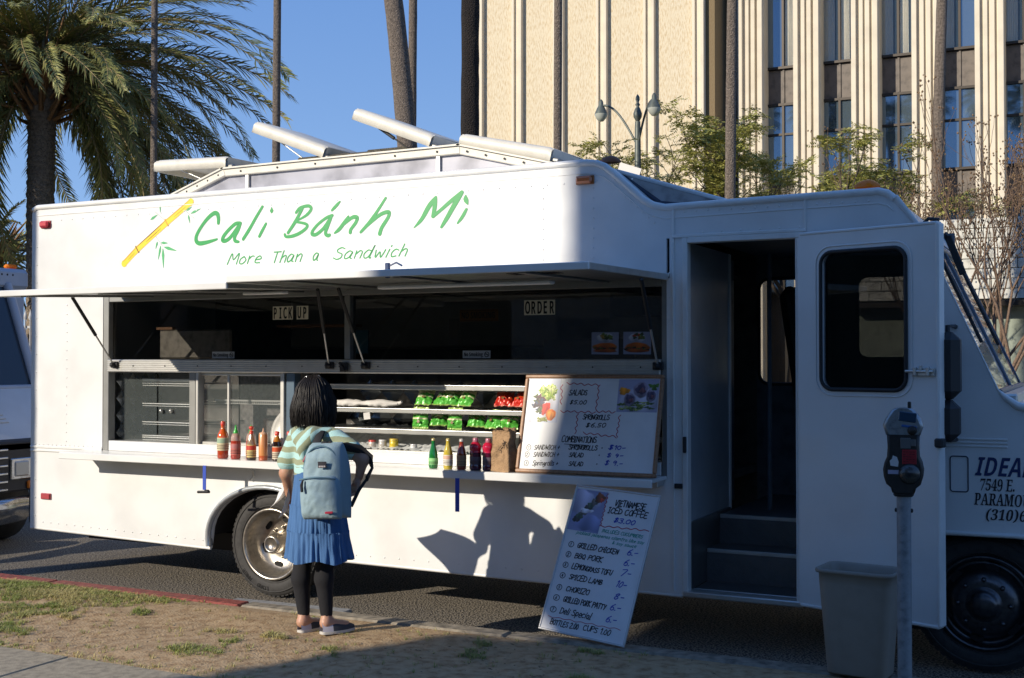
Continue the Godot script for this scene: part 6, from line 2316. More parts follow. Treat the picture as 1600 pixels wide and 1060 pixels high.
func chip_bags() -> void:
	var r := RandomNumberGenerator.new()
	r.seed = 21
	# x, shelf height, yaw, pitch (0 stands, 1.2 lies), width, height, colour
	var list := [
		[-4.33, 1.302, 0.2, 0.85, "green chip bag lying flattest at the left of the upper shelf"],
		[-4.21, 1.302, -0.3, 0.9, "second green chip bag on the upper shelf, slumped beside its neighbour"],
		[-4.1, 1.302, 0.3, 0.9, "green chip bag on the upper shelf leaning towards the empty middle"],
		[-4.0, 1.302, -0.1, 0.75, "rightmost green chip bag of the upper shelf with its corner sticking up"],
		[-4.35, 1.154, 0.05, 0.12, "green chip bag standing upright at the left of the lower shelf"],
		[-4.2, 1.154, 0.4, 0.95, "green chip bag lying between the two upright bags on the lower shelf"],
		[-4.07, 1.154, -0.1, 0.1, "largest looking upright green chip bag on the lower shelf"],
		[-3.9, 1.154, 0.35, 0.95, "green chip bag slumped right of the big upright one"],
		[-3.78, 1.154, -0.2, 0.6, "green chip bag tilted back with its cream top showing"],
		[-3.64, 1.154, 0.3, 0.55, "green chip bag at the right end of the lower shelf above the paper bag"],
		[-3.69, 1.302, 0.2, 0.9, "red chip bag, leftmost of three on the upper shelf"],
		[-3.58, 1.302, -0.2, 0.85, "middle red chip bag on the upper shelf"],
		[-3.48, 1.302, 0.1, 0.8, "red chip bag half hidden behind the menu board frame"],
	]
	for e in list:
		var red: bool = String(e[4]).contains("red chip")
		var t := thing("chip_bag", e[4], "chip bag", V(e[0], e[1], -0.17), e[2], "chip bags on the shelves")
		var w := 0.128
		var h := 0.155
		var g := Geo.new()
		var n := noise(9.0, 3, int(r.randi() % 1000))
		var tilt := Basis(Vector3.RIGHT, -float(e[3]))
		for side in [1.0, -1.0]:
			var rows := []
			for i in 15:
				var row := []
				for k in 13:
					var u := k / 12.0
					var v := i / 14.0
					var bul := pow(sin(PI * u), 0.65) * pow(sin(PI * clampf((v - 0.08) / 0.84, 0.0, 1.0)), 0.75) * 0.03
					var p := V((u - 0.5) * w * (1.0 - 0.06 * sin(PI * v)), v * h, side * (bul + 0.0004))
					p += V(0, 0, side * bul * 0.8 * n.get_noise_2d(u * 0.5, v * 0.6)) + V(0.006 * n.get_noise_2d(u * 0.4 + 2.0, v * 0.4), 0.004 * n.get_noise_2d(u * 0.5, v + 9.0), 0.014 * n.get_noise_2d(u * 0.4 + 5.0, v * 0.4))
					row.append(tilt * p + V(0, 0.036 * float(e[3]) * 0.8 + 0.002, 0))
				rows.append(row)
			for i in 14:
				var v := i / 14.0
				var col := Color(0.09, 0.4, 0.05) if not red else Color(0.5, 0.025, 0.012)
				if v > 0.6 and v < 0.9 or (v > 0.38 and v < 0.44):
					col = Color(0.66, 0.66, 0.4) if not red else Color(0.55, 0.08, 0.015)
				if v > 0.9 or v < 0.06:
					col = Color(0.3, 0.42, 0.12) if not red else Color(0.6, 0.2, 0.15)
				g.col = col
				g.sheet([rows[i], rows[i + 1]], false, Vector2.ONE, side < 0.0)
		var m := mat("chip_foil", Color.WHITE, 0.28, 0.1)
		m.vertex_color_use_as_albedo = true
		put("foil", g, m, t)
		g = Geo.new()
		var o: Vector3 = tilt * V(0, h * 0.3, 0.036) + V(0, 0.036 * float(e[3]) * 0.8 + 0.004, 0.0)
		g.lathe([Vector2(0, 0.001), Vector2(0.011, 0.0005)], 16, Transform3D(tilt * Basis(Vector3.RIGHT, PI / 2), o), false)
		g.smooth()
		put("emblem", g, mat("chip_brown", lin(0.2, 0.13, 0.05), 0.4), t)


# ---------------------------------------------------------------- menu boards
func scribe_to(g: Geo, text: String, at: Vector2, size: float, w: float, z: float, wide: float, slant := 0.15, rise := 0.0, wobble := 0.8) -> void:
	var used_w := scribe(Geo.new(), text, at, size, w, z, slant, 1.0, 0.0, wobble, hash(text) % 1000)
	scribe(g, text, at, size, w, z, slant, 1.0, rise, wobble, hash(text) % 1000, wide / used_w)


func wave(g: Geo, a: Vector2, b: Vector2, n: int, amp: float, w: float, z: float) -> void:
	var pts := []
	var d := b - a
	var o := d.orthogonal().normalized()
	for i in n + 1:
		pts.append(a + d * i / n + o * amp * (1.0 if i % 2 else -1.0) * (0.8 + 0.3 * sin(i * 1.7)))
	pen(g, pts, w, z)


func ring_mark(g: Geo, c: Vector2, rx: float, ry: float, w: float, z: float) -> void:
	var pts := []
	for i in 11:
		var a := TAU * i / 10.0 + 1.2
		pts.append(c + Vector2(cos(a) * rx, sin(a) * ry))
	pen(g, pts, w, z)


func build_boards() -> void:
	var face := mat("board_white", lin(0.74, 0.75, 0.77), 0.5, 0.0, "faint", 1.0)
	var wood := mat("board_wood", lin(0.36, 0.19, 0.1), 0.5, 0.0, "stain", 6.0)
	var black := mat("marker_black", lin(0.012, 0.012, 0.015), 0.5)
	var blue := mat("marker_blue", lin(0.02, 0.05, 0.42), 0.5)
	var red := mat("marker_red", lin(0.42, 0.02, 0.06), 0.5)
	var teal := mat("marker_green", lin(0.02, 0.3, 0.22), 0.5)
	# the framed board on the counter
	var b := thing("menu_board", "wood framed white menu board standing on the counter with food photos", "menu board")
	b.transform = Transform3D(Basis(Vector3.RIGHT, -0.263), V(-3.399, 0.922, 0.22)) * Transform3D(Basis(Vector3.UP, -0.021), Vector3.ZERO)
	var W := 0.97
	var H := 0.652
	put("panel", bx(0.01, W - 0.01, 0.01, H - 0.01, -0.008, 0.0), face, b)
	var fw := 0.024
	for e in [[0, W, 0, fw], [0, W, H - fw, H], [0, fw, fw, H - fw], [W - fw, W, fw, H - fw]]:
		put("frame", bx(e[0], e[1], e[2], e[3], -0.014, 0.012, 0.006), wood, b)
	var z := 0.0012
	var p := put("photo", photo_quad(0.228, 0.292), photo_mat("salad", 0), b)
	p.position = V(0.031, 0.333, z)
	p = put("photo", photo_quad(0.272, 0.213), photo_mat("rolls", 1), b)
	p.position = V(0.667, 0.41, z)
	var g := Geo.new()
	var w := 0.0054
	scribe_to(g, "SALADS", Vector2(0.326, 0.517), 0.034, w, z, 0.13)
	scribe_to(g, "$5.00", Vector2(0.338, 0.458), 0.024, 0.0056, z, 0.12)
	scribe_to(g, "SPRINGROLLS", Vector2(0.442, 0.358), 0.03, w, z, 0.185)
	scribe_to(g, "$6.50", Vector2(0.468, 0.308), 0.026, w, z, 0.14)
	scribe_to(g, "COMBINATIONS", Vector2(0.308, 0.208), 0.037, w, z, 0.245)
	pen(g, [Vector2(0.33, 0.194), Vector2(0.42, 0.192), Vector2(0.5, 0.19)], 0.004, z)
	pen(g, [Vector2(0.365, 0.188), Vector2(0.42, 0.184), Vector2(0.49, 0.182)], 0.0035, z)
	for k in 3:
		var yy: float = [0.152, 0.105, 0.048][k]
		ring_mark(g, Vector2([0.078, 0.072, 0.072][k], yy + 0.013), 0.015, 0.019, 0.0036, z)
		scribe(g, ["1", "2", "3"][k], Vector2([0.073, 0.065, 0.066][k], yy + 0.004), 0.018, 0.003, z)
		scribe_to(g, ["SANDWICH +", "SANDWICH +", "Springrolls +"][k], Vector2(0.117, yy), 0.03, 0.0046, z, 0.185, 0.2, 0.03)
		scribe_to(g, ["SPRINGROLLS", "SALAD", "SALAD"][k], Vector2([0.364, 0.372, 0.376][k], yy + 0.008), 0.028, 0.0052, z, [0.2, 0.1, 0.1][k], 0.2)
		scribe(g, "=", Vector2([0.59, 0.575, 0.565][k], yy + 0.015), 0.02, 0.0035, z)
	put("black_writing", g, black, b)
	g = Geo.new()
	scribe_to(g, "$10-", Vector2(0.638, 0.168), 0.026, 0.0056, z, 0.12)
	scribe_to(g, "$ 9-", Vector2(0.632, 0.117), 0.026, 0.0056, z, 0.115)
	scribe_to(g, "$ 9.-", Vector2(0.622, 0.068), 0.026, 0.0056, z, 0.125)
	put("blue_writing", g, blue, b)
	g = Geo.new()
	for e in [[0.301, 0.596, 0.53, 0.583, 9], [0.532, 0.585, 0.526, 0.413, 8], [0.268, 0.585, 0.276, 0.455, 6], [0.277, 0.408, 0.525, 0.404, 10], [0.53, 0.412, 0.66, 0.408, 6], [0.402, 0.393, 0.4, 0.262, 7], [0.453, 0.27, 0.685, 0.248, 9], [0.694, 0.39, 0.685, 0.248, 8]]:
		wave(g, Vector2(e[0], e[1]), Vector2(e[2], e[3]), e[4], 0.007, 0.005, z)
	put("red_border", g, red, b)
	# the taller board leaning on the kerb
	b = thing("menu_board", "tall handwritten white menu board leaning from the kerb against the truck", "menu board")
	var bas := Basis(Vector3.UP, -0.15) * Basis(Vector3.RIGHT, -0.407) * Basis(Vector3.BACK, -0.055)
	b.transform = Transform3D(bas, V(-3.025, 0.036, 0.668))
	W = 0.598
	H = 0.913
	var edge := mat("board_rim", lin(0.5, 0.5, 0.5), 0.4, 0.3)
	put("panel", bx(0.004, W - 0.004, 0.004, H - 0.004, -0.006, 0.0), face, b)
	for e in [[0, W, 0, 0.012], [0, W, H - 0.012, H], [0, 0.012, 0.012, H - 0.012], [W - 0.012, W, 0.012, H - 0.012]]:
		put("frame", bx(e[0], e[1], e[2], e[3], -0.009, 0.006, 0.003), edge, b)
	p = put("photo", photo_quad(0.222, 0.262), photo_mat("coffee", 4), b)
	p.position = V(0.016, 0.625, z)
	g = Geo.new()
	w = 0.0066
	scribe_to(g, "VIETNAMESE", Vector2(0.305, 0.812), 0.036, w, z, 0.215, 0.1)
	scribe_to(g, "ICED COFFEE", Vector2(0.272, 0.764), 0.034, w, z, 0.275, 0.1)
	var rowsy := [0.522, 0.458, 0.392, 0.326, 0.252, 0.188, 0.116]
	var items := ["GRILLED CHICKEN", "BBQ PORK", "LEMONGRASS TOFU", "SPICED LAMB", "CHORIZO", "GRILLED PORK PATTY", "Deli Special"]
	var wide := [0.29, 0.2, 0.285, 0.235, 0.165, 0.3, 0.22]
	for k in 7:
		var yy: float = rowsy[k]
		ring_mark(g, Vector2(0.074 - 0.001 * k, yy + 0.014), 0.018 if k < 5 else 0.021, 0.017, 0.0044, z)
		scribe(g, str(k + 1), Vector2(0.067 - 0.001 * k, yy + 0.006), 0.016, 0.0044, z)
		scribe_to(g, items[k], Vector2(0.12, yy), 0.03 if k < 6 else 0.034, 0.0058, z, wide[k], 0.2, 0.0)
	scribe_to(g, "BOTTLES 2.00", Vector2(0.072, 0.042), 0.03, 0.0054, z, 0.2)
	scribe_to(g, "CUPS 1.00", Vector2(0.302, 0.048), 0.03, 0.0054, z, 0.19)
	put("black_writing", g, black, b)
	g = Geo.new()
	scribe_to(g, "$3.00", Vector2(0.325, 0.712), 0.026, 0.006, z, 0.15)
	for k in 7:
		scribe_to(g, ["6.-", "6.-", "7-", "10-", "8-", "6.-", "6.-"][k], Vector2([0.468, 0.462, 0.455, 0.445, 0.45, 0.445, 0.437][k], rowsy[k] + 0.008), 0.036, 0.0056, z, 0.075, 0.25)
	put("blue_writing", g, blue, b)
	g = Geo.new()
	wave(g, Vector2(0.238, 0.88), Vector2(0.243, 0.675), 15, 0.006, 0.0052, z)
	wave(g, Vector2(0.243, 0.676), Vector2(0.575, 0.692), 11, 0.005, 0.0052, z)
	wave(g, Vector2(0.046, 0.084), Vector2(0.548, 0.094), 13, 0.004, 0.0035, z)
	put("red_border", g, red, b)
	g = Geo.new()
	scribe_to(g, "INCLUDES CUCUMBERS", Vector2(0.262, 0.64), 0.02, 0.0035, z, 0.285, 0.2)
	scribe_to(g, "pickled jalapenos cilantro like soy", Vector2(0.09, 0.605), 0.018, 0.0033, z, 0.475, 0.2, 0.005)
	scribe_to(g, "& soy sauce", Vector2(0.351, 0.578), 0.018, 0.0033, z, 0.17, 0.2)
	put("green_writing", g, teal, b)
	# the board the rear wheel stands on
	var pl := thing("levelling_board", "grey painted levelling board under the rear wheel at the kerb", "board", V(-5.27, -0.14, 0.4), 0.05)
	put("plank", bx(-0.35, 0.62, 0.0, 0.06, -0.14, 0.2, 0.006), mat("grey_plank", lin(0.3, 0.31, 0.33), 0.6, 0.0, "stain", 3.0), pl)
	put("rim", bx(-0.35, 0.62, 0.06, 0.072, 0.17, 0.2, 0.003), mat("pale_rim", lin(0.6, 0.6, 0.6), 0.5), pl)


# ---------------------------------------------------------------- smooth bodies from tapered bones
# bones: [a, b, radius at a, radius at b, flatten in z]
func nets(bones: Array, cell: float, k: float) -> Geo:
	var lo := Vector3.INF
	var hi := -Vector3.INF
	for b in bones:
		var r: float = max(b[2], b[3]) + 3.0 * cell
		lo = lo.min(b[0].min(b[1]) - Vector3.ONE * r)
		hi = hi.max(b[0].max(b[1]) + Vector3.ONE * r)
	var n := Vector3i(((hi - lo) / cell).ceil()) + Vector3i.ONE
	var sx := n.x
	var sxy := n.x * n.y
	var f := PackedFloat32Array()
	f.resize(n.x * n.y * n.z)
	f.fill(1.0)
	for b in bones:
		var a: Vector3 = b[0]
		var e: Vector3 = b[1]
		var ra: float = b[2]
		var rb: float = b[3]
		var fz: float = b[4] if b.size() > 4 else 1.0
		var m: float = max(ra, rb) + 2.5 * cell + k
		var i0 := Vector3i(((a.min(e) - Vector3.ONE * m - lo) / cell).floor()).max(Vector3i.ZERO)
		var i1 := Vector3i(((a.max(e) + Vector3.ONE * m - lo) / cell).ceil()).min(n - Vector3i.ONE)
		var d := e - a
		var dd: float = max(d.length_squared(), 1e-9)
		for z in range(i0.z, i1.z + 1):
			for y in range(i0.y, i1.y + 1):
				var row := z * sxy + y * sx
				for x in range(i0.x, i1.x + 1):
					var p := lo + Vector3(x, y, z) * cell - a
					var t := clampf(p.dot(d) / dd, 0.0, 1.0)
					var q := p - d * t
					q.z /= fz
					var s: float = (q.length() - lerpf(ra, rb, t)) * minf(1.0, fz)
					var o := f[row + x]
					var h := maxf(k - absf(o - s), 0.0) / k
					f[row + x] = minf(o, s) - h * h * k * 0.25
	var vid := {}
	var g := Geo.new()
	g.smooth()
	var vs := PackedVector3Array()
	for z in n.z - 1:
		for y in n.y - 1:
			for x in n.x - 1:
				var i := z * sxy + y * sx + x
				if absf(f[i]) > 2.0 * cell:
					continue
				var s := 0
				var c := [f[i], f[i + 1], f[i + sx], f[i + sx + 1], f[i + sxy], f[i + sxy + 1], f[i + sxy + sx], f[i + sxy + sx + 1]]
				for q in 8:
					if c[q] < 0.0:
						s += 1
				if s == 0 or s == 8:
					continue
				var m := Vector3.ZERO
				var cnt := 0
				for ed in [[0, 1], [2, 3], [4, 5], [6, 7], [0, 2], [1, 3], [4, 6], [5, 7], [0, 4], [1, 5], [2, 6], [3, 7]]:
					var u: float = c[ed[0]]
					var v: float = c[ed[1]]
					if (u < 0.0) != (v < 0.0):
						var t := u / (u - v)
						var pa := Vector3(ed[0] & 1, (ed[0] >> 1) & 1, ed[0] >> 2)
						var pb := Vector3(ed[1] & 1, (ed[1] >> 1) & 1, ed[1] >> 2)
						m += pa.lerp(pb, t)
						cnt += 1
				vid[i] = vs.size()
				vs.append(lo + (Vector3(x, y, z) + m / cnt) * cell)
	for i in vid:
		var z: int = i / sxy
		var y: int = (i % sxy) / sx
		var x: int = i % sx
		if x == 0 or y == 0 or z == 0:
			continue
		for ax in 3:
			var st: int = [1, sx, sxy][ax]
			var s1: int = [sx, sxy, 1][ax]
			var s2: int = [sxy, 1, sx][ax]
			var u := f[i]
			var v := f[i + st]
			if (u < 0.0) == (v < 0.0):
				continue
			if not (vid.has(i - s1) and vid.has(i - s2) and vid.has(i - s1 - s2)):
				continue
			var p0 := vs[vid[i]]
			var p1 := vs[vid[i - s1]]
			var p2 := vs[vid[i - s1 - s2]]
			var p3 := vs[vid[i - s2]]
			if u < 0.0:
				g.tri(p2, p3, p0, false, uvw(p2), uvw(p3), uvw(p0))
				g.tri(p2, p0, p1, false, uvw(p2), uvw(p0), uvw(p1))
			else:
				g.tri(p2, p0, p3, false, uvw(p2), uvw(p0), uvw(p3))
				g.tri(p2, p1, p0, false, uvw(p2), uvw(p1), uvw(p0))
	return g


func uvw(p: Vector3) -> Vector2:
	return Vector2(p.x * 2.0, -p.y * 2.0)


func build_person() -> void:
	var t := thing("person", "woman in striped hooded top, blue tiered skirt and black leggings ordering at the counter", "person", V(-4.17, 0.012, 1.27))
	var skin := mat("skin", lin(0.46, 0.25, 0.165), 0.5)
	skin.subsurf_scatter_enabled = true
	skin.subsurf_scatter_strength = 0.15
	var hc := V(-0.088, 1.395, -0.03)
	# body
	var bones := [
		[V(-0.135, 0.075, 0.0), V(-0.15, 0.32, 0.012), 0.031, 0.05], [V(-0.15, 0.32, 0.012), V(-0.145, 0.45, -0.01), 0.052, 0.048], [V(-0.145, 0.45, -0.01), V(-0.13, 0.82, 0.0), 0.052, 0.074],
		[V(0.018, 0.08, -0.02), V(0.008, 0.33, -0.005), 0.031, 0.05], [V(0.008, 0.33, -0.005), V(0.01, 0.45, -0.02), 0.052, 0.048], [V(0.01, 0.45, -0.02), V(0.02, 0.82, 0.0), 0.052, 0.074],
		[V(-0.135, 0.06, 0.02), V(-0.11, 0.03, -0.13), 0.034, 0.03], [V(0.02, 0.065, 0.0), V(0.075, 0.035, -0.13), 0.034, 0.03],
		[V(-0.085, 0.86, 0.0), V(-0.01, 0.86, 0.0), 0.105, 0.105, 0.85], [V(-0.05, 0.9, 0.0), V(-0.052, 1.0, 0.0), 0.115, 0.1, 0.8], [V(-0.052, 1.0, 0.0), V(-0.06, 1.12, -0.005), 0.105, 0.115, 0.75],
		[V(-0.16, 1.155, -0.005), V(0.05, 1.16, -0.005), 0.06, 0.06, 0.9], [V(-0.065, 1.16, -0.01), V(-0.08, 1.27, -0.02), 0.055, 0.045],
		[V(-0.2, 1.15, -0.005), V(-0.27, 0.95, 0.005), 0.05, 0.037], [V(-0.27, 0.95, 0.005), V(-0.315, 0.80, -0.09), 0.036, 0.024],
		[V(0.1, 1.15, -0.005), V(0.285, 1.055, 0.0), 0.05, 0.037], [V(0.285, 1.055, 0.0), V(0.262, 0.945, 0.005), 0.035, 0.025],
		[hc + V(0, 0.02, 0.012), hc + V(0, 0.02, 0.013), 0.088, 0.088], [hc + V(0, -0.03, -0.02), hc + V(0, -0.065, -0.04), 0.068, 0.05],
	]
	var body := nets(bones, 0.012, 0.028)
	hand(body, V(-0.32, 0.79, -0.1), V(-0.25, -0.75, -0.6).normalized(), V(0.9, 0.0, -0.3).normalized(), 0.5)
	hand(body, V(0.26, 0.94, 0.008), V(-0.25, -0.9, 0.25).normalized(), V(-0.3, 0.2, 0.9).normalized(), 1.2)
	# nose, ears
	body.lathe([Vector2(0, -0.012), Vector2(0.014, -0.008), Vector2(0.008, 0.018), Vector2(0.0, 0.026)], 8, Transform3D(Basis(), hc + V(0, -0.02, -0.098)))
	for s in [-1.0, 1.0]:
		body.lathe([Vector2(0, -0.024), Vector2(0.014, -0.01), Vector2(0.015, 0.012), Vector2(0, 0.026)], 8, Transform3D(Basis.from_scale(V(0.5, 1, 1)), hc + V(0.092 * s, -0.01, 0.01)))
	put("body", body, skin, t)
	for s in [-1.0, 1.0]:
		var e := Geo.new()
		e.lathe([Vector2(0, -0.011), Vector2(0.009, -0.006), Vector2(0.011, 0), Vector2(0.009, 0.006), Vector2(0, 0.011)], 10, Transform3D(Basis(), hc + V(0.034 * s, 0.005, -0.076)))
		put("eye", e, mat("eye", lin(0.05, 0.035, 0.03), 0.1), t)
	var lips := Geo.new()
	lips.tube([hc + V(-0.022, -0.062, -0.083), hc + V(0, -0.06, -0.092), hc + V(0.022, -0.062, -0.083)], [0.003, 0.006, 0.003], 6)
	put("mouth", lips, mat("lips", lin(0.35, 0.1, 0.09), 0.4), t)
	# leggings and shoes
	var leg := []
	for i in 6:
		var b: Array = bones[i].duplicate()
		b[2] += 0.006
		b[3] += 0.006
		leg.append(b)
	leg[0][0] = V(-0.136, 0.115, 0.002)
	leg[3][0] = V(0.016, 0.118, -0.018)
	var knit := mat("legging", lin(0.007, 0.007, 0.01), 0.9)
	put("leggings", nets(leg, 0.011, 0.02), knit, t)
	shoe(t, V(-0.136, 0.0, 0.045), V(-0.095, 0, -0.185))
	shoe(t, V(0.012, 0.003, 0.03), V(0.105, 0, -0.175))
	striped_top(t, bones)
	skirt(t)
	hair(t, hc)
	# things she carries
	backpack()
	papers()


func hand(g: Geo, wrist: Vector3, d: Vector3, palm: Vector3, curl: float) -> void:
	# d: towards the fingertips, palm: the way the palm faces
	var side := d.cross(palm).normalized()
	var b := [[wrist, wrist + d * 0.03, 0.021, 0.024]]
	for k in 4:
		var o := (k - 1.5) * 0.017
		b.append([wrist + d * 0.025 + side * o * 0.7, wrist + d * 0.075 + side * o, 0.0135, 0.0115])
	var out := nets(b, 0.0045, 0.008)
	merge(g, out)
	for k in 4:
		var o := (k - 1.5) * 0.018
		var l: float = [0.03, 0.034, 0.032, 0.025][k]
		var p := wrist + d * 0.072 + side * o
		var dd := d
		var fb := []
		var rr := 0.009
		for j in 3:
			dd = (dd + palm * curl * 0.55).normalized()
			var q: Vector3 = p + dd * l * [1.0, 0.7, 0.6][j]
			fb.append([p, q, rr, rr * 0.92])
			rr *= 0.92
			p = q
		merge(g, nets(fb, 0.0045, 0.004))
	var th := wrist + d * 0.025 - side * 0.02
	var t1 := th + (d * 0.6 - side * 0.7 + palm * 0.3).normalized() * 0.036
	var t2 := t1 + (d * 0.9 - side * 0.1 + palm * 0.4).normalized() * 0.028
	merge(g, nets([[th, t1, 0.013, 0.0105], [t1, t2, 0.0105, 0.0085]], 0.0045, 0.006))


func merge(g: Geo, o: Geo) -> void:
	var m: ArrayMesh = o.done()
	g.st.append_from(m, 0, Transform3D())


func shoe(t: Node3D, heel: Vector3, toe: Vector3) -> void:
	var d := (toe - heel).normalized()
	var s := d.cross(Vector3.UP)
	var l := (toe - heel).length()
	var sh := joint("shoe", t)
	var up := Geo.new()
	var back := Geo.new()
	var sole := Geo.new()
	var rows := []
	var rim := []
	for i in 15:
		var u := i / 14.0
		var w := 0.036 * pow(sin(PI * clampf(0.1 + 0.84 * u, 0.0, 1.0)), 0.55) * (1.0 + 0.12 * sin(PI * u))
		var h: float = lerp(0.062, 0.035, smoothstep(0.2, 0.75, u)) * (1.0 if u < 0.85 else 1.0 - (u - 0.85) * 2.6)
		var row := []
		for k in 13:
			var a := PI * k / 12.0
			row.append(heel + d * l * u + s * cos(a) * w + Vector3.UP * (0.014 + maxf(0.0, sin(a)) * h))
		rows.append(row)
		rim.append([heel + d * l * u + s * w * 1.06, heel + d * l * u - s * w * 1.06])
	var dark := rows.slice(4)
	up.sheet(dark)
	back.sheet(rows.slice(0, 5))
	put("shoe_upper", up, mat("shoe_grey", lin(0.06, 0.065, 0.08), 0.8, 0.0, "fine", 6.0), sh)
	put("shoe_heel", back, mat("shoe_lilac", lin(0.46, 0.44, 0.5), 0.7), sh)
	var loop := []
	for r in rim:
		loop.append(r[0])
	for i in rim.size():
		loop.append(rim[rim.size() - 1 - i][1])
	var lo := []
	var hi := []
	for p in loop:
		lo.append(p + V(0, 0.0, 0))
		hi.append(p + V(0, 0.016, 0))
	sole.sheet([lo, hi], true)
	for i in rim.size() - 1:
		sole.quad(rim[i][1] + V(0, 0.016, 0), rim[i][0] + V(0, 0.016, 0), rim[i + 1][0] + V(0, 0.016, 0), rim[i + 1][1] + V(0, 0.016, 0))
	put("sole", sole, mat("shoe_sole", lin(0.5, 0.48, 0.45), 0.7), sh)


func stripes(k: String, bands: Array, seed_: int, diag := 0.0) -> StandardMaterial3D:
	if mats.has(k):
		return mats[k]
	var im := Image.create(256, 256, false, Image.FORMAT_RGB8)
	var r := RandomNumberGenerator.new()
	r.seed = seed_
	for y in 256:
		for x in 256:
			var v := fposmod((y + diag * x + 1.5 * sin(x * 0.12)) / 256.0 * bands[0], 1.0)
			var c: Color = bands[1] if v < bands[2] else bands[3]
			im.set_pixel(x, y, c * (0.92 + 0.1 * r.randf()))
	var m := StandardMaterial3D.new()
	m.resource_name = k
	m.albedo_texture = ImageTexture.create_from_image(im)
	m.roughness = 0.9
	m.rim_enabled = true
	m.rim = 0.3
	mats[k] = m
	return m


func striped_top(t: Node3D, bones: Array) -> void:
	var aqua := lin(0.42, 0.66, 0.64)
	var olive := lin(0.3, 0.33, 0.21)
	var cloth := stripes("stripe_cloth", [7.2, aqua, 0.52, olive], 5)
	var b := []
	for i in [9, 10, 11]:
		var q: Array = bones[i].duplicate()
		q[2] += 0.018
		q[3] += 0.018
		b.append(q)
	b.append([V(-0.19, 1.155, -0.005), V(-0.262, 1.02, 0.002), 0.064, 0.062])
	b.append([V(0.1, 1.155, -0.005), V(0.205, 1.105, 0.0), 0.064, 0.062])
	b.append([V(-0.05, 0.985, 0.0), V(-0.05, 1.05, 0.0), 0.13, 0.122, 0.85])
	put("hooded_top", nets(b, 0.011, 0.03), cloth, t)
	# hood lying in folds on the shoulders
	var hood := stripes("hood_cloth", [5.0, aqua, 0.5, olive], 6, 1.1)
	var g := nets([[V(-0.2, 1.2, 0.01), V(-0.12, 1.2, 0.075), 0.035, 0.042], [V(-0.12, 1.2, 0.075), V(-0.07, 1.12, 0.105), 0.045, 0.035], [V(-0.07, 1.12, 0.105), V(-0.02, 1.2, 0.085), 0.035, 0.045], [V(-0.02, 1.2, 0.085), V(0.06, 1.205, 0.02), 0.042, 0.032], [V(-0.11, 1.17, 0.09), V(-0.03, 1.17, 0.095), 0.04, 0.04], [V(-0.07, 1.1, 0.105), V(-0.065, 1.06, 0.11), 0.03, 0.02]], 0.009, 0.02)
	put("hood", g, hood, t)


func skirt(t: Node3D) -> void:
	var denim := mat("denim", lin(0.08, 0.21, 0.48), 0.85, 0.0, "fine", 5.0, "fine_relief", 0.2)
	denim.rim_enabled = true
	denim.rim = 0.3
	var n := noise(1.6, 3, 66)
	var seg := 220
	var k0 := 0
	for tier in [[1.0, 0.765, 0.135, 0.165, 0.006, 23.0], [0.772, 0.61, 0.168, 0.188, 0.013, 31.0], [0.618, 0.445, 0.19, 0.205, 0.02, 19.0]]:
		var g := Geo.new()
		var rows := []
		for i in 13:
			var v := i / 12.0
			var row := []
			for k in seg:
				var a := TAU * k / seg
				var amp: float = tier[4] * (0.5 + 0.8 * v)
				var wob := 1.1 * n.get_noise_3d(cos(a) * tier[5] * 0.16, sin(a) * tier[5] * 0.16, k0 * 5.0 + v * 0.25) + 0.9 * sin(a * tier[5] + 9.0 * n.get_noise_2d(cos(a) * 1.6, sin(a) * 1.6 + k0)) * (0.35 + 0.65 * n.get_noise_2d(cos(a) * 2.0 + 5.0, sin(a) * 2.0 + k0))
				var r: float = lerp(tier[2], tier[3], v) + amp * wob * (1.0 if k0 else v) + 0.004 * exp(-v * 14.0)
				var drop: float = 0.012 * sin(a * 5.0 + 1.0) * v if k0 == 2 else 0.0
				# a little wider to the right, flatter front to back
				row.append(V(-0.045 + 0.03 * (1.0 - lerp(tier[0], tier[1], v)) + r * cos(a), lerp(tier[0], tier[1], v) + drop, -r * 0.82 * sin(a)))
			rows.append(row)
		rows.reverse()
		g.sheet(rows, true)
		put("skirt_tier", g, denim, t)
		k0 += 1


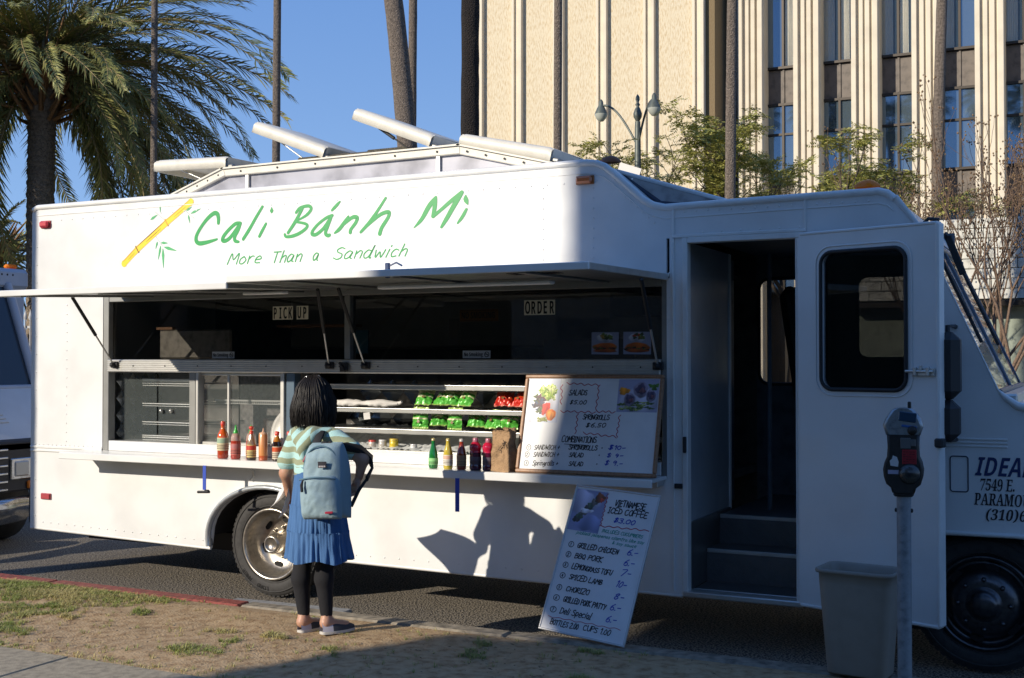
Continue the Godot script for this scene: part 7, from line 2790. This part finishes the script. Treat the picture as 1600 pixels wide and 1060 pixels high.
func hair(t: Node3D, hc: Vector3) -> void:
	var r := RandomNumberGenerator.new()
	r.seed = 31
	var m := mat("hair", lin(0.014, 0.011, 0.01), 0.48)
	m.metallic_specular = 0.45
	var path := func(a: float, end_y: float, lift: float) -> Array:
		var pts := []
		var d := V(cos(a), 0, sin(a))
		for i in 13:
			var u := i / 12.0
			var th := u * 1.75
			var rx := 0.095 + lift
			var rz := 0.105 + lift
			var p := hc + V(0, 0.025, 0.005)
			if th < PI / 2:
				p += V(d.x * rx * sin(th), (0.112 + lift) * cos(th), d.z * rz * sin(th))
			else:
				p += V(d.x * rx, 0, d.z * rz)
			pts.append(p)
		var last: Vector3 = pts[10]
		pts = pts.slice(0, 11)
		for i in range(1, 8):
			var u := i / 7.0
			var y: float = lerp(last.y, end_y, u)
			var flare := 1.0 + 0.26 * sin(u * 2.3) - 0.08 * u * u
			pts.append(V(hc.x + d.x * (0.095 + lift) * flare, y, hc.z + 0.005 + d.z * (0.105 + lift) * flare))
		return pts
	# solid cap under the strands
	var g := Geo.new()
	var cols := []
	for k in 30:
		var a := TAU * k / 30
		var front := clampf((-sin(a) - 0.55) * 4.0, 0.0, 1.0)
		cols.append(path.call(a, lerp(1.25, 1.4, front), -0.006))
	var rows := []
	for i in cols[0].size():
		var row := []
		for c in cols:
			row.append(c[i])
		rows.append(row)
	g.sheet(rows, true, Vector2.ONE, true)
	put("hair_cap", g, m, t)
	g = Geo.new()
	for k in 1050:
		var a := r.randf() * TAU
		var front := clampf((-sin(a) - 0.6) * 4.0, 0.0, 1.0)
		var end: float = lerp(1.24, 1.36, front) + r.randf_range(-0.035, 0.06)
		var pts: Array = path.call(a, end, r.randf_range(-0.005, 0.014))
		var q := []
		var rad := []
		var j := r.randf_range(-0.02, 0.02)
		var first := r.randi_range(0, 4)
		for i in range(first, pts.size()):
			var u := i / float(pts.size() - 1)
			q.append(pts[i] + V(cos(a + 1.57), 0, sin(a + 1.57)) * j * u * 2.0 + V(0.004 * sin(u * 7.0 + k), 0.003 * sin(u * 9.0 + k), 0.004 * cos(u * 6.0 + k * 2.0)) * u)
			rad.append(0.0027 * (1.0 - 0.75 * pow(u, 4)))
		g.tube(q, rad, 4, false, 1.0)
	put("hair_strands", g, m, t)
	g = Geo.new()
	g.tube([hc + V(-0.095, 0.1, 0.03), hc + V(-0.06, 0.142, 0.0), hc + V(0.03, 0.148, -0.01), hc + V(0.1, 0.095, 0.02)], [0.004, 0.006, 0.006, 0.004], 6)
	put("sunglasses", g, mat("glasses_frame", lin(0.1, 0.1, 0.1), 0.12, 0.5), t)


func backpack() -> void:
	var at := V(-4.17 + 0.155, 0.945, 1.27 + 0.19)
	var t := thing("backpack", "light blue backpack with black straps hanging on the woman's right shoulder", "backpack", at, 0.14)
	t.rotation.z = 0.05
	var cloth := mat("bag_blue", lin(0.38, 0.53, 0.6), 0.85, 0.0, "fine", 5.0, "fine_relief", 0.25)
	var n := noise(3.0, 4, 12)
	var dome := func(x0: float, x1: float, y0: float, y1: float, depth: float, z: float, pw: float) -> Array:
		var rows := []
		for i in 31:
			var v := i / 30.0
			var row := []
			for k in 31:
				var u := k / 30.0
				var x: float = lerp(x0, x1, u)
				var y: float = lerp(y0, y1, v)
				var s := u * 2.0 - 1.0
				var q := v * 2.0 - 1.0
				# rounded upper corners
				var nar := 1.0 - 0.3 * pow(clampf((v - 0.55) / 0.45, 0.0, 1.0), 2.2) - 0.06 * pow(1.0 - v, 4.0)
				var h := pow(maxf(0.0, 1.0 - pow(absf(s), pw)), 0.45) * pow(maxf(0.0, 1.0 - pow(absf(q), pw)), 0.45)
				var w := n.get_noise_2d(x * 2.2, y * 2.2) * 0.014 * h + n.get_noise_2d(x * 7.0, y * 5.0 + 3.0) * 0.005 * h
				row.append(V((x - (x0 + x1) / 2) * nar + (x0 + x1) / 2, y, z + depth * h + w))
			rows.append(row)
		return rows
	var g := Geo.new()
	g.sheet(dome.call(-0.142, 0.142, -0.215, 0.225, 0.115, -0.04, 4.0))
	g.sheet(dome.call(-0.142, 0.142, -0.215, 0.225, -0.03, -0.04, 4.0), false, Vector2.ONE, true)
	put("main_bag", g, cloth, t)
	g = Geo.new()
	g.sheet(dome.call(-0.13, 0.13, -0.21, 0.045, 0.066, 0.056, 4.0))
	put("front_pocket", g, cloth, t)
	var trim := mat("bag_trim", lin(0.09, 0.17, 0.22), 0.8)
	g = Geo.new()
	var z := []
	for i in 13:
		var u := i / 12.0
		z.append(V(lerp(-0.115, 0.115, u), 0.022 + 0.012 * sin(PI * u), 0.101 + 0.018 * sin(PI * u)))
	g.tube(z, 0.005, 6)
	put("zip", g, trim, t)
	g = Geo.new()
	z = []
	for i in 21:
		var a := PI * (1.08 - 1.16 * i / 20.0)
		z.append(V(0.118 * cos(a), 0.06 + 0.15 * sin(a), 0.035 + 0.015 * sin(a)))
	g.tube(z, 0.0055, 6)
	put("zip", g, trim, t)
	var black := mat("strap_black", lin(0.014, 0.014, 0.016), 0.8)
	g = Geo.new()
	g.tube([V(-0.085, 0.02, 0.117), V(-0.088, -0.005, 0.13), V(-0.083, -0.045, 0.136)], [0.005, 0.009, 0.008], 6)
	put("zip_pull", g, black, t)
	g = Geo.new()
	g.box(V(0.03, 0.105, 0.0935), V(0.055, 0.036, 0.005), 0.002)
	var pt := put("patch", g, mat("patch_dark", lin(0.018, 0.016, 0.025), 0.7), t)
	g = Geo.new()
	for k in 4:
		g.box(V(0.014 + k * 0.011, 0.0955, 0.097), V(0.008, 0.009, 0.001))
	put("patch_mark", g, mat("patch_light", lin(0.5, 0.45, 0.45), 0.7), pt)
	g = Geo.new()
	g.box(V(0.075, -0.165, 0.1225), V(0.045, 0.013, 0.006), 0.002, Basis(Vector3.UP, 0.3))
	put("red_tab", g, mat("tab_red", lin(0.45, 0.02, 0.05), 0.7), t)
	# straps: one over the shoulder, one loose over her arm
	g = Geo.new()
	g.tube([V(-0.06, 0.16, -0.01), V(-0.075, 0.235, -0.06), V(-0.085, 0.285, -0.13), V(-0.09, 0.27, -0.22), V(-0.085, 0.18, -0.29)], 0.008, 8, true, 3.6, Vector3.RIGHT)
	put("shoulder_strap", g, black, t)
	g = Geo.new()
	g.tube([V(0.05, 0.19, -0.02), V(0.1, 0.195, -0.08), V(0.155, 0.175, -0.14), V(0.2, 0.12, -0.18), V(0.215, 0.06, -0.18), V(0.2, 0.0, -0.13)], 0.009, 8, true, 3.2, Vector3(0.3, 0.9, 0.3))
	g.tube([V(0.2, 0.0, -0.13), V(0.17, -0.06, -0.08), V(0.135, -0.15, -0.04)], 0.005, 6, true, 3.0, Vector3(1, 0.4, 0))
	put("loose_strap", g, black, t)
	g = Geo.new()
	g.tube([V(-0.04, 0.19, -0.02), V(-0.02, 0.225, -0.03), V(0.02, 0.225, -0.03), V(0.04, 0.19, -0.02)], 0.007, 6, true, 1.8, Vector3.RIGHT)
	put("grab_loop", g, black, t)
	g = Geo.new()
	g.tube([V(-0.1, 0.16, 0.03), V(-0.12, 0.12, 0.04)], 0.006, 6)
	put("side_tab", g, mat("tab_pink", lin(0.4, 0.12, 0.14), 0.7), t)


func papers() -> void:
	var t := thing("paper_sheets", "white paper sheets curled in the woman's left hand", "paper", V(-4.17 - 0.335, 0.72, 1.27 - 0.09))
	for s in 2:
		var g := Geo.new()
		var rows := []
		for i in 17:
			var v := i / 16.0
			var row := []
			for k in 9:
				var u := k / 8.0 - 0.5
				# the sheet hangs from the hand and its lower corner curls outwards
				var curl := 0.13 * pow(1.0 - v, 2.6) * (1.0 if s == 0 else 0.35)
				var fwd := 0.5 + u
				row.append(V(-curl + 0.045 * v + 0.028 * s + 0.02 * sin(fwd * 5.0) - 0.1 * fwd, lerp(-0.01 - 0.035 * s + 0.07 * fwd, 0.22 - 0.07 * fwd * fwd, v) + 0.04 * fwd, 0.05 - 0.33 * fwd * (1.0 - 0.1 * v) + 0.012 * s))
			rows.append(row)
		g.sheet(rows)
		put("sheet", g, mat("paper_white", lin(0.78, 0.77, 0.75), 0.8), t)


# ---------------------------------------------------------------- the vehicle behind, the meter and the bin
func build_neighbour() -> void:
	var t := thing("parked_truck", "older grey white truck parked behind the food truck, only its nose in view", "truck", V(0, 0, 0.15))
	var paint := mat("old_white", lin(0.55, 0.57, 0.59), 0.4, 0.0, "faint", 0.8)
	var blue := mat("old_bluegrey", lin(0.36, 0.4, 0.47), 0.4, 0.0, "faint", 0.8)
	var black := mat("black_rubber", Color.WHITE)
	var chrome := mat("bumper_chrome", lin(0.6, 0.6, 0.6), 0.15, 0.95, "stain", 2.0)
	var zf := -1.36
	var zn := 0.3
	put("grille", bx(-9.3, -9.2, 0.4, 0.9, zf, zn, 0.02), mat("grille_dark", lin(0.03, 0.03, 0.035), 0.5), t)
	var g := Geo.new()
	g.quad(V(-9.2, 0.86, zn), V(-9.2, 0.86, zf), V(-9.9, 1.38, zf - 0.5), V(-9.9, 1.38, zn))
	g.quad(V(-9.2, 0.8, zf), V(-9.2, 0.8, zn), V(-9.2, 0.862, zn), V(-9.2, 0.862, zf))
	g.quad(V(-9.2, 0.4, zf), V(-9.9, 0.4, zf - 0.5), V(-9.9, 1.38, zf - 0.5), V(-9.2, 0.86, zf))
	put("hood", g, paint, t)
	for k in 7:
		g = Geo.new()
		g.box(V(-9.45 - k * 0.045, 1.054 + k * 0.0335, -0.98), V(0.02, 0.012, 0.3), 0.003, Basis(Vector3.BACK, -0.64))
		put("hood_vent", g, paint, t)
	g = Geo.new()
	g.tube([V(-9.195, 0.862, zf), V(-9.195, 0.862, zn)], 0.012, 6)
	put("hood_edge", g, black, t)
	# windshield and cab
	g = Geo.new()
	g.quad(V(-9.92, 1.38, zn), V(-9.92, 1.38, zf - 0.52), V(-10.3, 2.42, zf - 0.5), V(-10.3, 2.42, zn))
	put("windshield", g, mat("old_glass", lin(0.025, 0.035, 0.05), 0.04), t)
	g = Geo.new()
	g.tube([V(-9.9, 1.36, zf - 0.5), V(-10.3, 2.45, zf - 0.46)], 0.05, 8)
	g.tube([V(-9.9, 1.37, zf - 0.5), V(-9.9, 1.37, zn)], 0.03, 8)
	put("pillar", g, blue, t)
	put("cab_brow", bx(-12.0, -10.28, 2.4, 2.62, zf - 0.75, zn, 0.04), blue, t)
	put("cab_body", bx(-12.0, -10.3, 0.4, 2.4, zf - 0.7, zn, 0.02), blue, t)
	put("box_body", bx(-15.5, -12.02, 0.4, 2.7, zf - 0.8, zn, 0.04), paint, t)
	g = Geo.new()
	for k in 5:
		g.lathe([Vector2(0.012, 0), Vector2(0, 0.004)], 8, Transform3D(Basis(Vector3.BACK, -PI / 2), V(-10.279, 2.55, -1.6 - k * 0.07)), false)
	put("bolt", g, black, t)
	g = Geo.new()
	g.box(V(-10.4, 2.645, -1.95), V(0.08, 0.05, 0.14), 0.02)
	put("roof_marker", g, mat("amber_dome", Color.WHITE), t)
	# lamps and bumper
	g = Geo.new()
	g.box(V(-9.19, 0.62, -1.14), V(0.03, 0.2, 0.43), 0.008)
	put("lamp_bezel", g, chrome, t)
	for k in 2:
		g = Geo.new()
		g.box(V(-9.178, 0.62, -1.045 - k * 0.195), V(0.03, 0.145, 0.17), 0.012)
		put("headlight", g, mat("lamp_lens", lin(0.45, 0.45, 0.43), 0.08, 0.2), t)
	g = Geo.new()
	g.box(V(-9.185, 0.46, -1.22), V(0.03, 0.075, 0.2), 0.01)
	put("turn_signal", g, mat("signal_amber", lin(0.5, 0.14, 0.01), 0.2), t)
	g = Geo.new()
	for k in 6:
		g.box(V(-9.195, 0.43 + k * 0.075, -0.3), V(0.02, 0.02, 1.2), 0.004)
	put("grille_bars", g, chrome, t)
	g = Geo.new()
	var rows := []
	for p in [Vector2(-9.1, 0.36), Vector2(-9.06, 0.34), Vector2(-9.05, 0.26), Vector2(-9.065, 0.17), Vector2(-9.12, 0.12)]:
		var row := []
		for k in 9:
			var zz: float = lerp(zn + 0.05, zf + 0.2, k / 8.0)
			var bend := 0.06 * smoothstep(0.75, 1.0, k / 8.0)
			row.append(V(p.x - bend * 2.0, p.y, zz))
		rows.append(row)
	g.sheet(rows)
	put("bumper", g, chrome, t)
	for wz in [zn - 0.1, zf + 0.1]:
		g = Geo.new()
		g.lathe([Vector2(0.2, -0.2), Vector2(0.37, -0.2), Vector2(0.38, 0), Vector2(0.2, 0.02), Vector2(0, 0.02)], 28, Transform3D(Basis(Vector3.RIGHT, PI / 2), V(-9.9, 0.23, wz)))
		put("wheel", g, mat("rubber", Color.WHITE), t)
	# rubber bumper end of the food truck's tail
	var ft := get_node("food_truck")
	g = Geo.new()
	g.box(V(-8.1, 0.42, -0.12), V(0.1, 0.34, 0.14), 0.03)
	put("tail_bumper", g, black, ft)
	g = Geo.new()
	g.box(V(-8.085, 2.15, -0.25), V(0.06, 0.8, 0.08), 0.02)
	put("tail_ladder", g, mat("tail_cream", lin(0.5, 0.45, 0.36), 0.6), ft)


func build_meter_and_bin() -> void:
	var grey := mat("meter_post", lin(0.3, 0.33, 0.36), 0.5, 0.3, "stain", 3.0, "fine_relief", 0.1)
	var shell := mat("meter_shell", lin(0.022, 0.018, 0.016), 0.5, 0.0, "stain", 4.0)
	var silver := mat("meter_silver", lin(0.42, 0.44, 0.46), 0.3, 0.6, "stain", 4.0)
	var t := thing("parking_meter", "dark parking meter with silver dome on a grey post before the open door", "parking meter", V(-0.87, 0.064, 0.97))
	t.rotation.y = 0.1
	t.scale = Vector3.ONE * 0.961
	var g := Geo.new()
	g.lathe([Vector2(0.036, -0.11), Vector2(0.036, 0.945)], 24)
	put("post", g, grey, t)
	for s in [-1.0, 1.0]:
		g = Geo.new()
		g.lathe([Vector2(0.011, 0), Vector2(0.011, 0.008), Vector2(0.0, 0.012)], 8, Transform3D(Basis(Vector3.BACK, -PI / 2 * s), V(0.035 * s, 0.87, 0.0)))
		put("bolt", g, shell, t)
	# housing outline, pushed front to back with soft edges
	var outline := [Vector2(-0.055, 0.965), Vector2(-0.062, 0.99), Vector2(-0.085, 1.01), Vector2(-0.097, 1.05), Vector2(-0.1, 1.085), Vector2(-0.093, 1.12), Vector2(-0.08, 1.15), Vector2(-0.077, 1.2), Vector2(-0.08, 1.265)]
	var sec := func(pts: Array, z0: float, z1: float, soft: float) -> Geo:
		var q := Geo.new()
		var rows := []
		for e in [[z0, soft], [z0 + 0.006, 0.0], [z1 - 0.012, 0.0], [z1 - 0.003, soft * 0.5], [z1, soft]]:
			var row := []
			for p in pts:
				row.append(V(p.x - sign(p.x) * e[1], p.y, e[0]))
			for i in pts.size():
				var p: Vector2 = pts[pts.size() - 1 - i]
				row.append(V(-p.x + sign(p.x) * e[1], p.y, e[0]))
			rows.append(row)
		q.sheet(rows, true, Vector2.ONE, true)
		for e in [0, 4]:
			for i in pts.size() - 1:
				var m: int = rows[e].size()
				q.face([rows[e][i], rows[e][i + 1], rows[e][m - 2 - i], rows[e][m - 1 - i]], V(0, 1.1, 0))
		return q
	put("housing", sec.call(outline, -0.06, 0.06, 0.012), shell, t)
	var dome := [Vector2(-0.084, 1.262), Vector2(-0.1, 1.31), Vector2(-0.088, 1.345), Vector2(-0.058, 1.39), Vector2(-0.04, 1.4), Vector2(-0.015, 1.402)]
	put("dome", sec.call(dome, -0.055, 0.055, 0.016), silver, t)
	put("collar", bx(-0.05, 0.05, 0.945, 0.97, -0.05, 0.05, 0.008), shell, t)
	g = Geo.new()
	g.box(V(0.03, 1.415, 0), V(0.018, 0.04, 0.018), 0.004)
	put("top_knob", g, shell, t)
	g = Geo.new()
	g.box(V(0.022, 1.358, 0.056), V(0.088, 0.05, 0.01), 0.004, Basis(Vector3.BACK, -0.12))
	put("display", g, mat("meter_screen", lin(0.03, 0.06, 0.1), 0.06), t)
	g = Geo.new()
	g.box(V(0.03, 1.308, 0.058), V(0.075, 0.012, 0.006), 0.002, Basis(Vector3.BACK, -0.12))
	put("blue_strip", g, mat("meter_blue", lin(0.03, 0.1, 0.3), 0.4), t)
	g = Geo.new()
	g.lathe([Vector2(0.024, 0), Vector2(0.024, 0.014), Vector2(0, 0.016)], 14, Transform3D(Basis(Vector3.RIGHT, PI / 2), V(0.045, 1.288, 0.05)))
	put("coin_slot", g, shell, t)
	g = Geo.new()
	g.box(V(0.012, 1.222, 0.062), V(0.05, 0.055, 0.006), 0.002)
	g.box(V(0.05, 1.225, 0.0615), V(0.026, 0.035, 0.005), 0.002)
	put("card_reader", g, mat("meter_grey", lin(0.14, 0.14, 0.14), 0.4, 0.3), t)
	var plate := put("red_plate", bx(-0.005, 0.066, 1.115, 1.19, 0.058, 0.063, 0.002), mat("meter_red", lin(0.3, 0.012, 0.02), 0.45), t)
	g = Geo.new()
	for k in 5:
		for q in 4:
			if (k * 3 + q) % 5 != 4:
				g.box(V(0.006 + q * 0.015, 1.178 - k * 0.0125, 0.0634), V(0.011, 0.0035, 0.0008))
	put("plate_print", g, mat("plate_ink", lin(0.06, 0.004, 0.006), 0.6), plate)
	g = Geo.new()
	g.lathe([Vector2(0.055, 0), Vector2(0.05, 0.014), Vector2(0.032, 0.03), Vector2(0.0, 0.036)], 24, Transform3D(Basis(Vector3.RIGHT, PI / 2), V(0.03, 1.065, 0.058)))
	put("lock_dome", g, mat("meter_lock", lin(0.08, 0.08, 0.08), 0.25, 0.7), t)
	g = Geo.new()
	g.lathe([Vector2(0.012, 0), Vector2(0.0, 0.002)], 12, Transform3D(Basis(Vector3.RIGHT, PI / 2), V(0.03, 1.062, 0.094)))
	put("keyhole", g, mat("dark_hole", Color.WHITE), t)
	g = Geo.new()
	g.plate([Vector2(-0.062, 1.105), Vector2(-0.025, 1.1), Vector2(-0.022, 1.125), Vector2(-0.03, 1.15), Vector2(-0.05, 1.158), Vector2(-0.055, 1.14), Vector2(-0.066, 1.13)], 0.0585, 0.0612)
	put("torn_sticker", g, mat("sticker_white", lin(0.55, 0.55, 0.55), 0.6), t)
	put("sticker_strip", bx(-0.075, -0.008, 1.062, 1.083, 0.0585, 0.0612), mat("sticker_lilac", lin(0.36, 0.34, 0.45), 0.6), t)
	# waste bin
	var b := thing("waste_bin", "plain grey plastic waste bin with flared rim beside the parking meter", "waste bin", V(-1.125, 0.012, 0.75))
	b.rotation.y = -0.12
	var plastic := mat("bin_plastic", lin(0.29, 0.25, 0.205), 0.5, 0.0, "faint", 2.0)
	var ringat := func(w: float, d: float, r: float, y: float) -> Array:
		var out := []
		for p in ring(w, d, r, 5):
			out.append(V(p.x, y, -p.y))
		return out
	g = Geo.new()
	var rows := []
	for e in [[0.3, 0.2, 0.005], [0.305, 0.205, 0.0], [0.31, 0.21, 0.01], [0.375, 0.26, 0.47], [0.38, 0.265, 0.525], [0.405, 0.29, 0.528], [0.41, 0.295, 0.537], [0.405, 0.29, 0.547], [0.395, 0.28, 0.549], [0.375, 0.26, 0.54], [0.365, 0.25, 0.47], [0.3, 0.2, 0.02]]:
		rows.append(ringat.call(e[0], e[1], 0.05, e[2]))
	g.sheet(rows, true)
	g.face(rows[0], V(0, 1, 0))
	g.face(rows[11], V(0, -1, 0))
	put("shell", g, plastic, b)
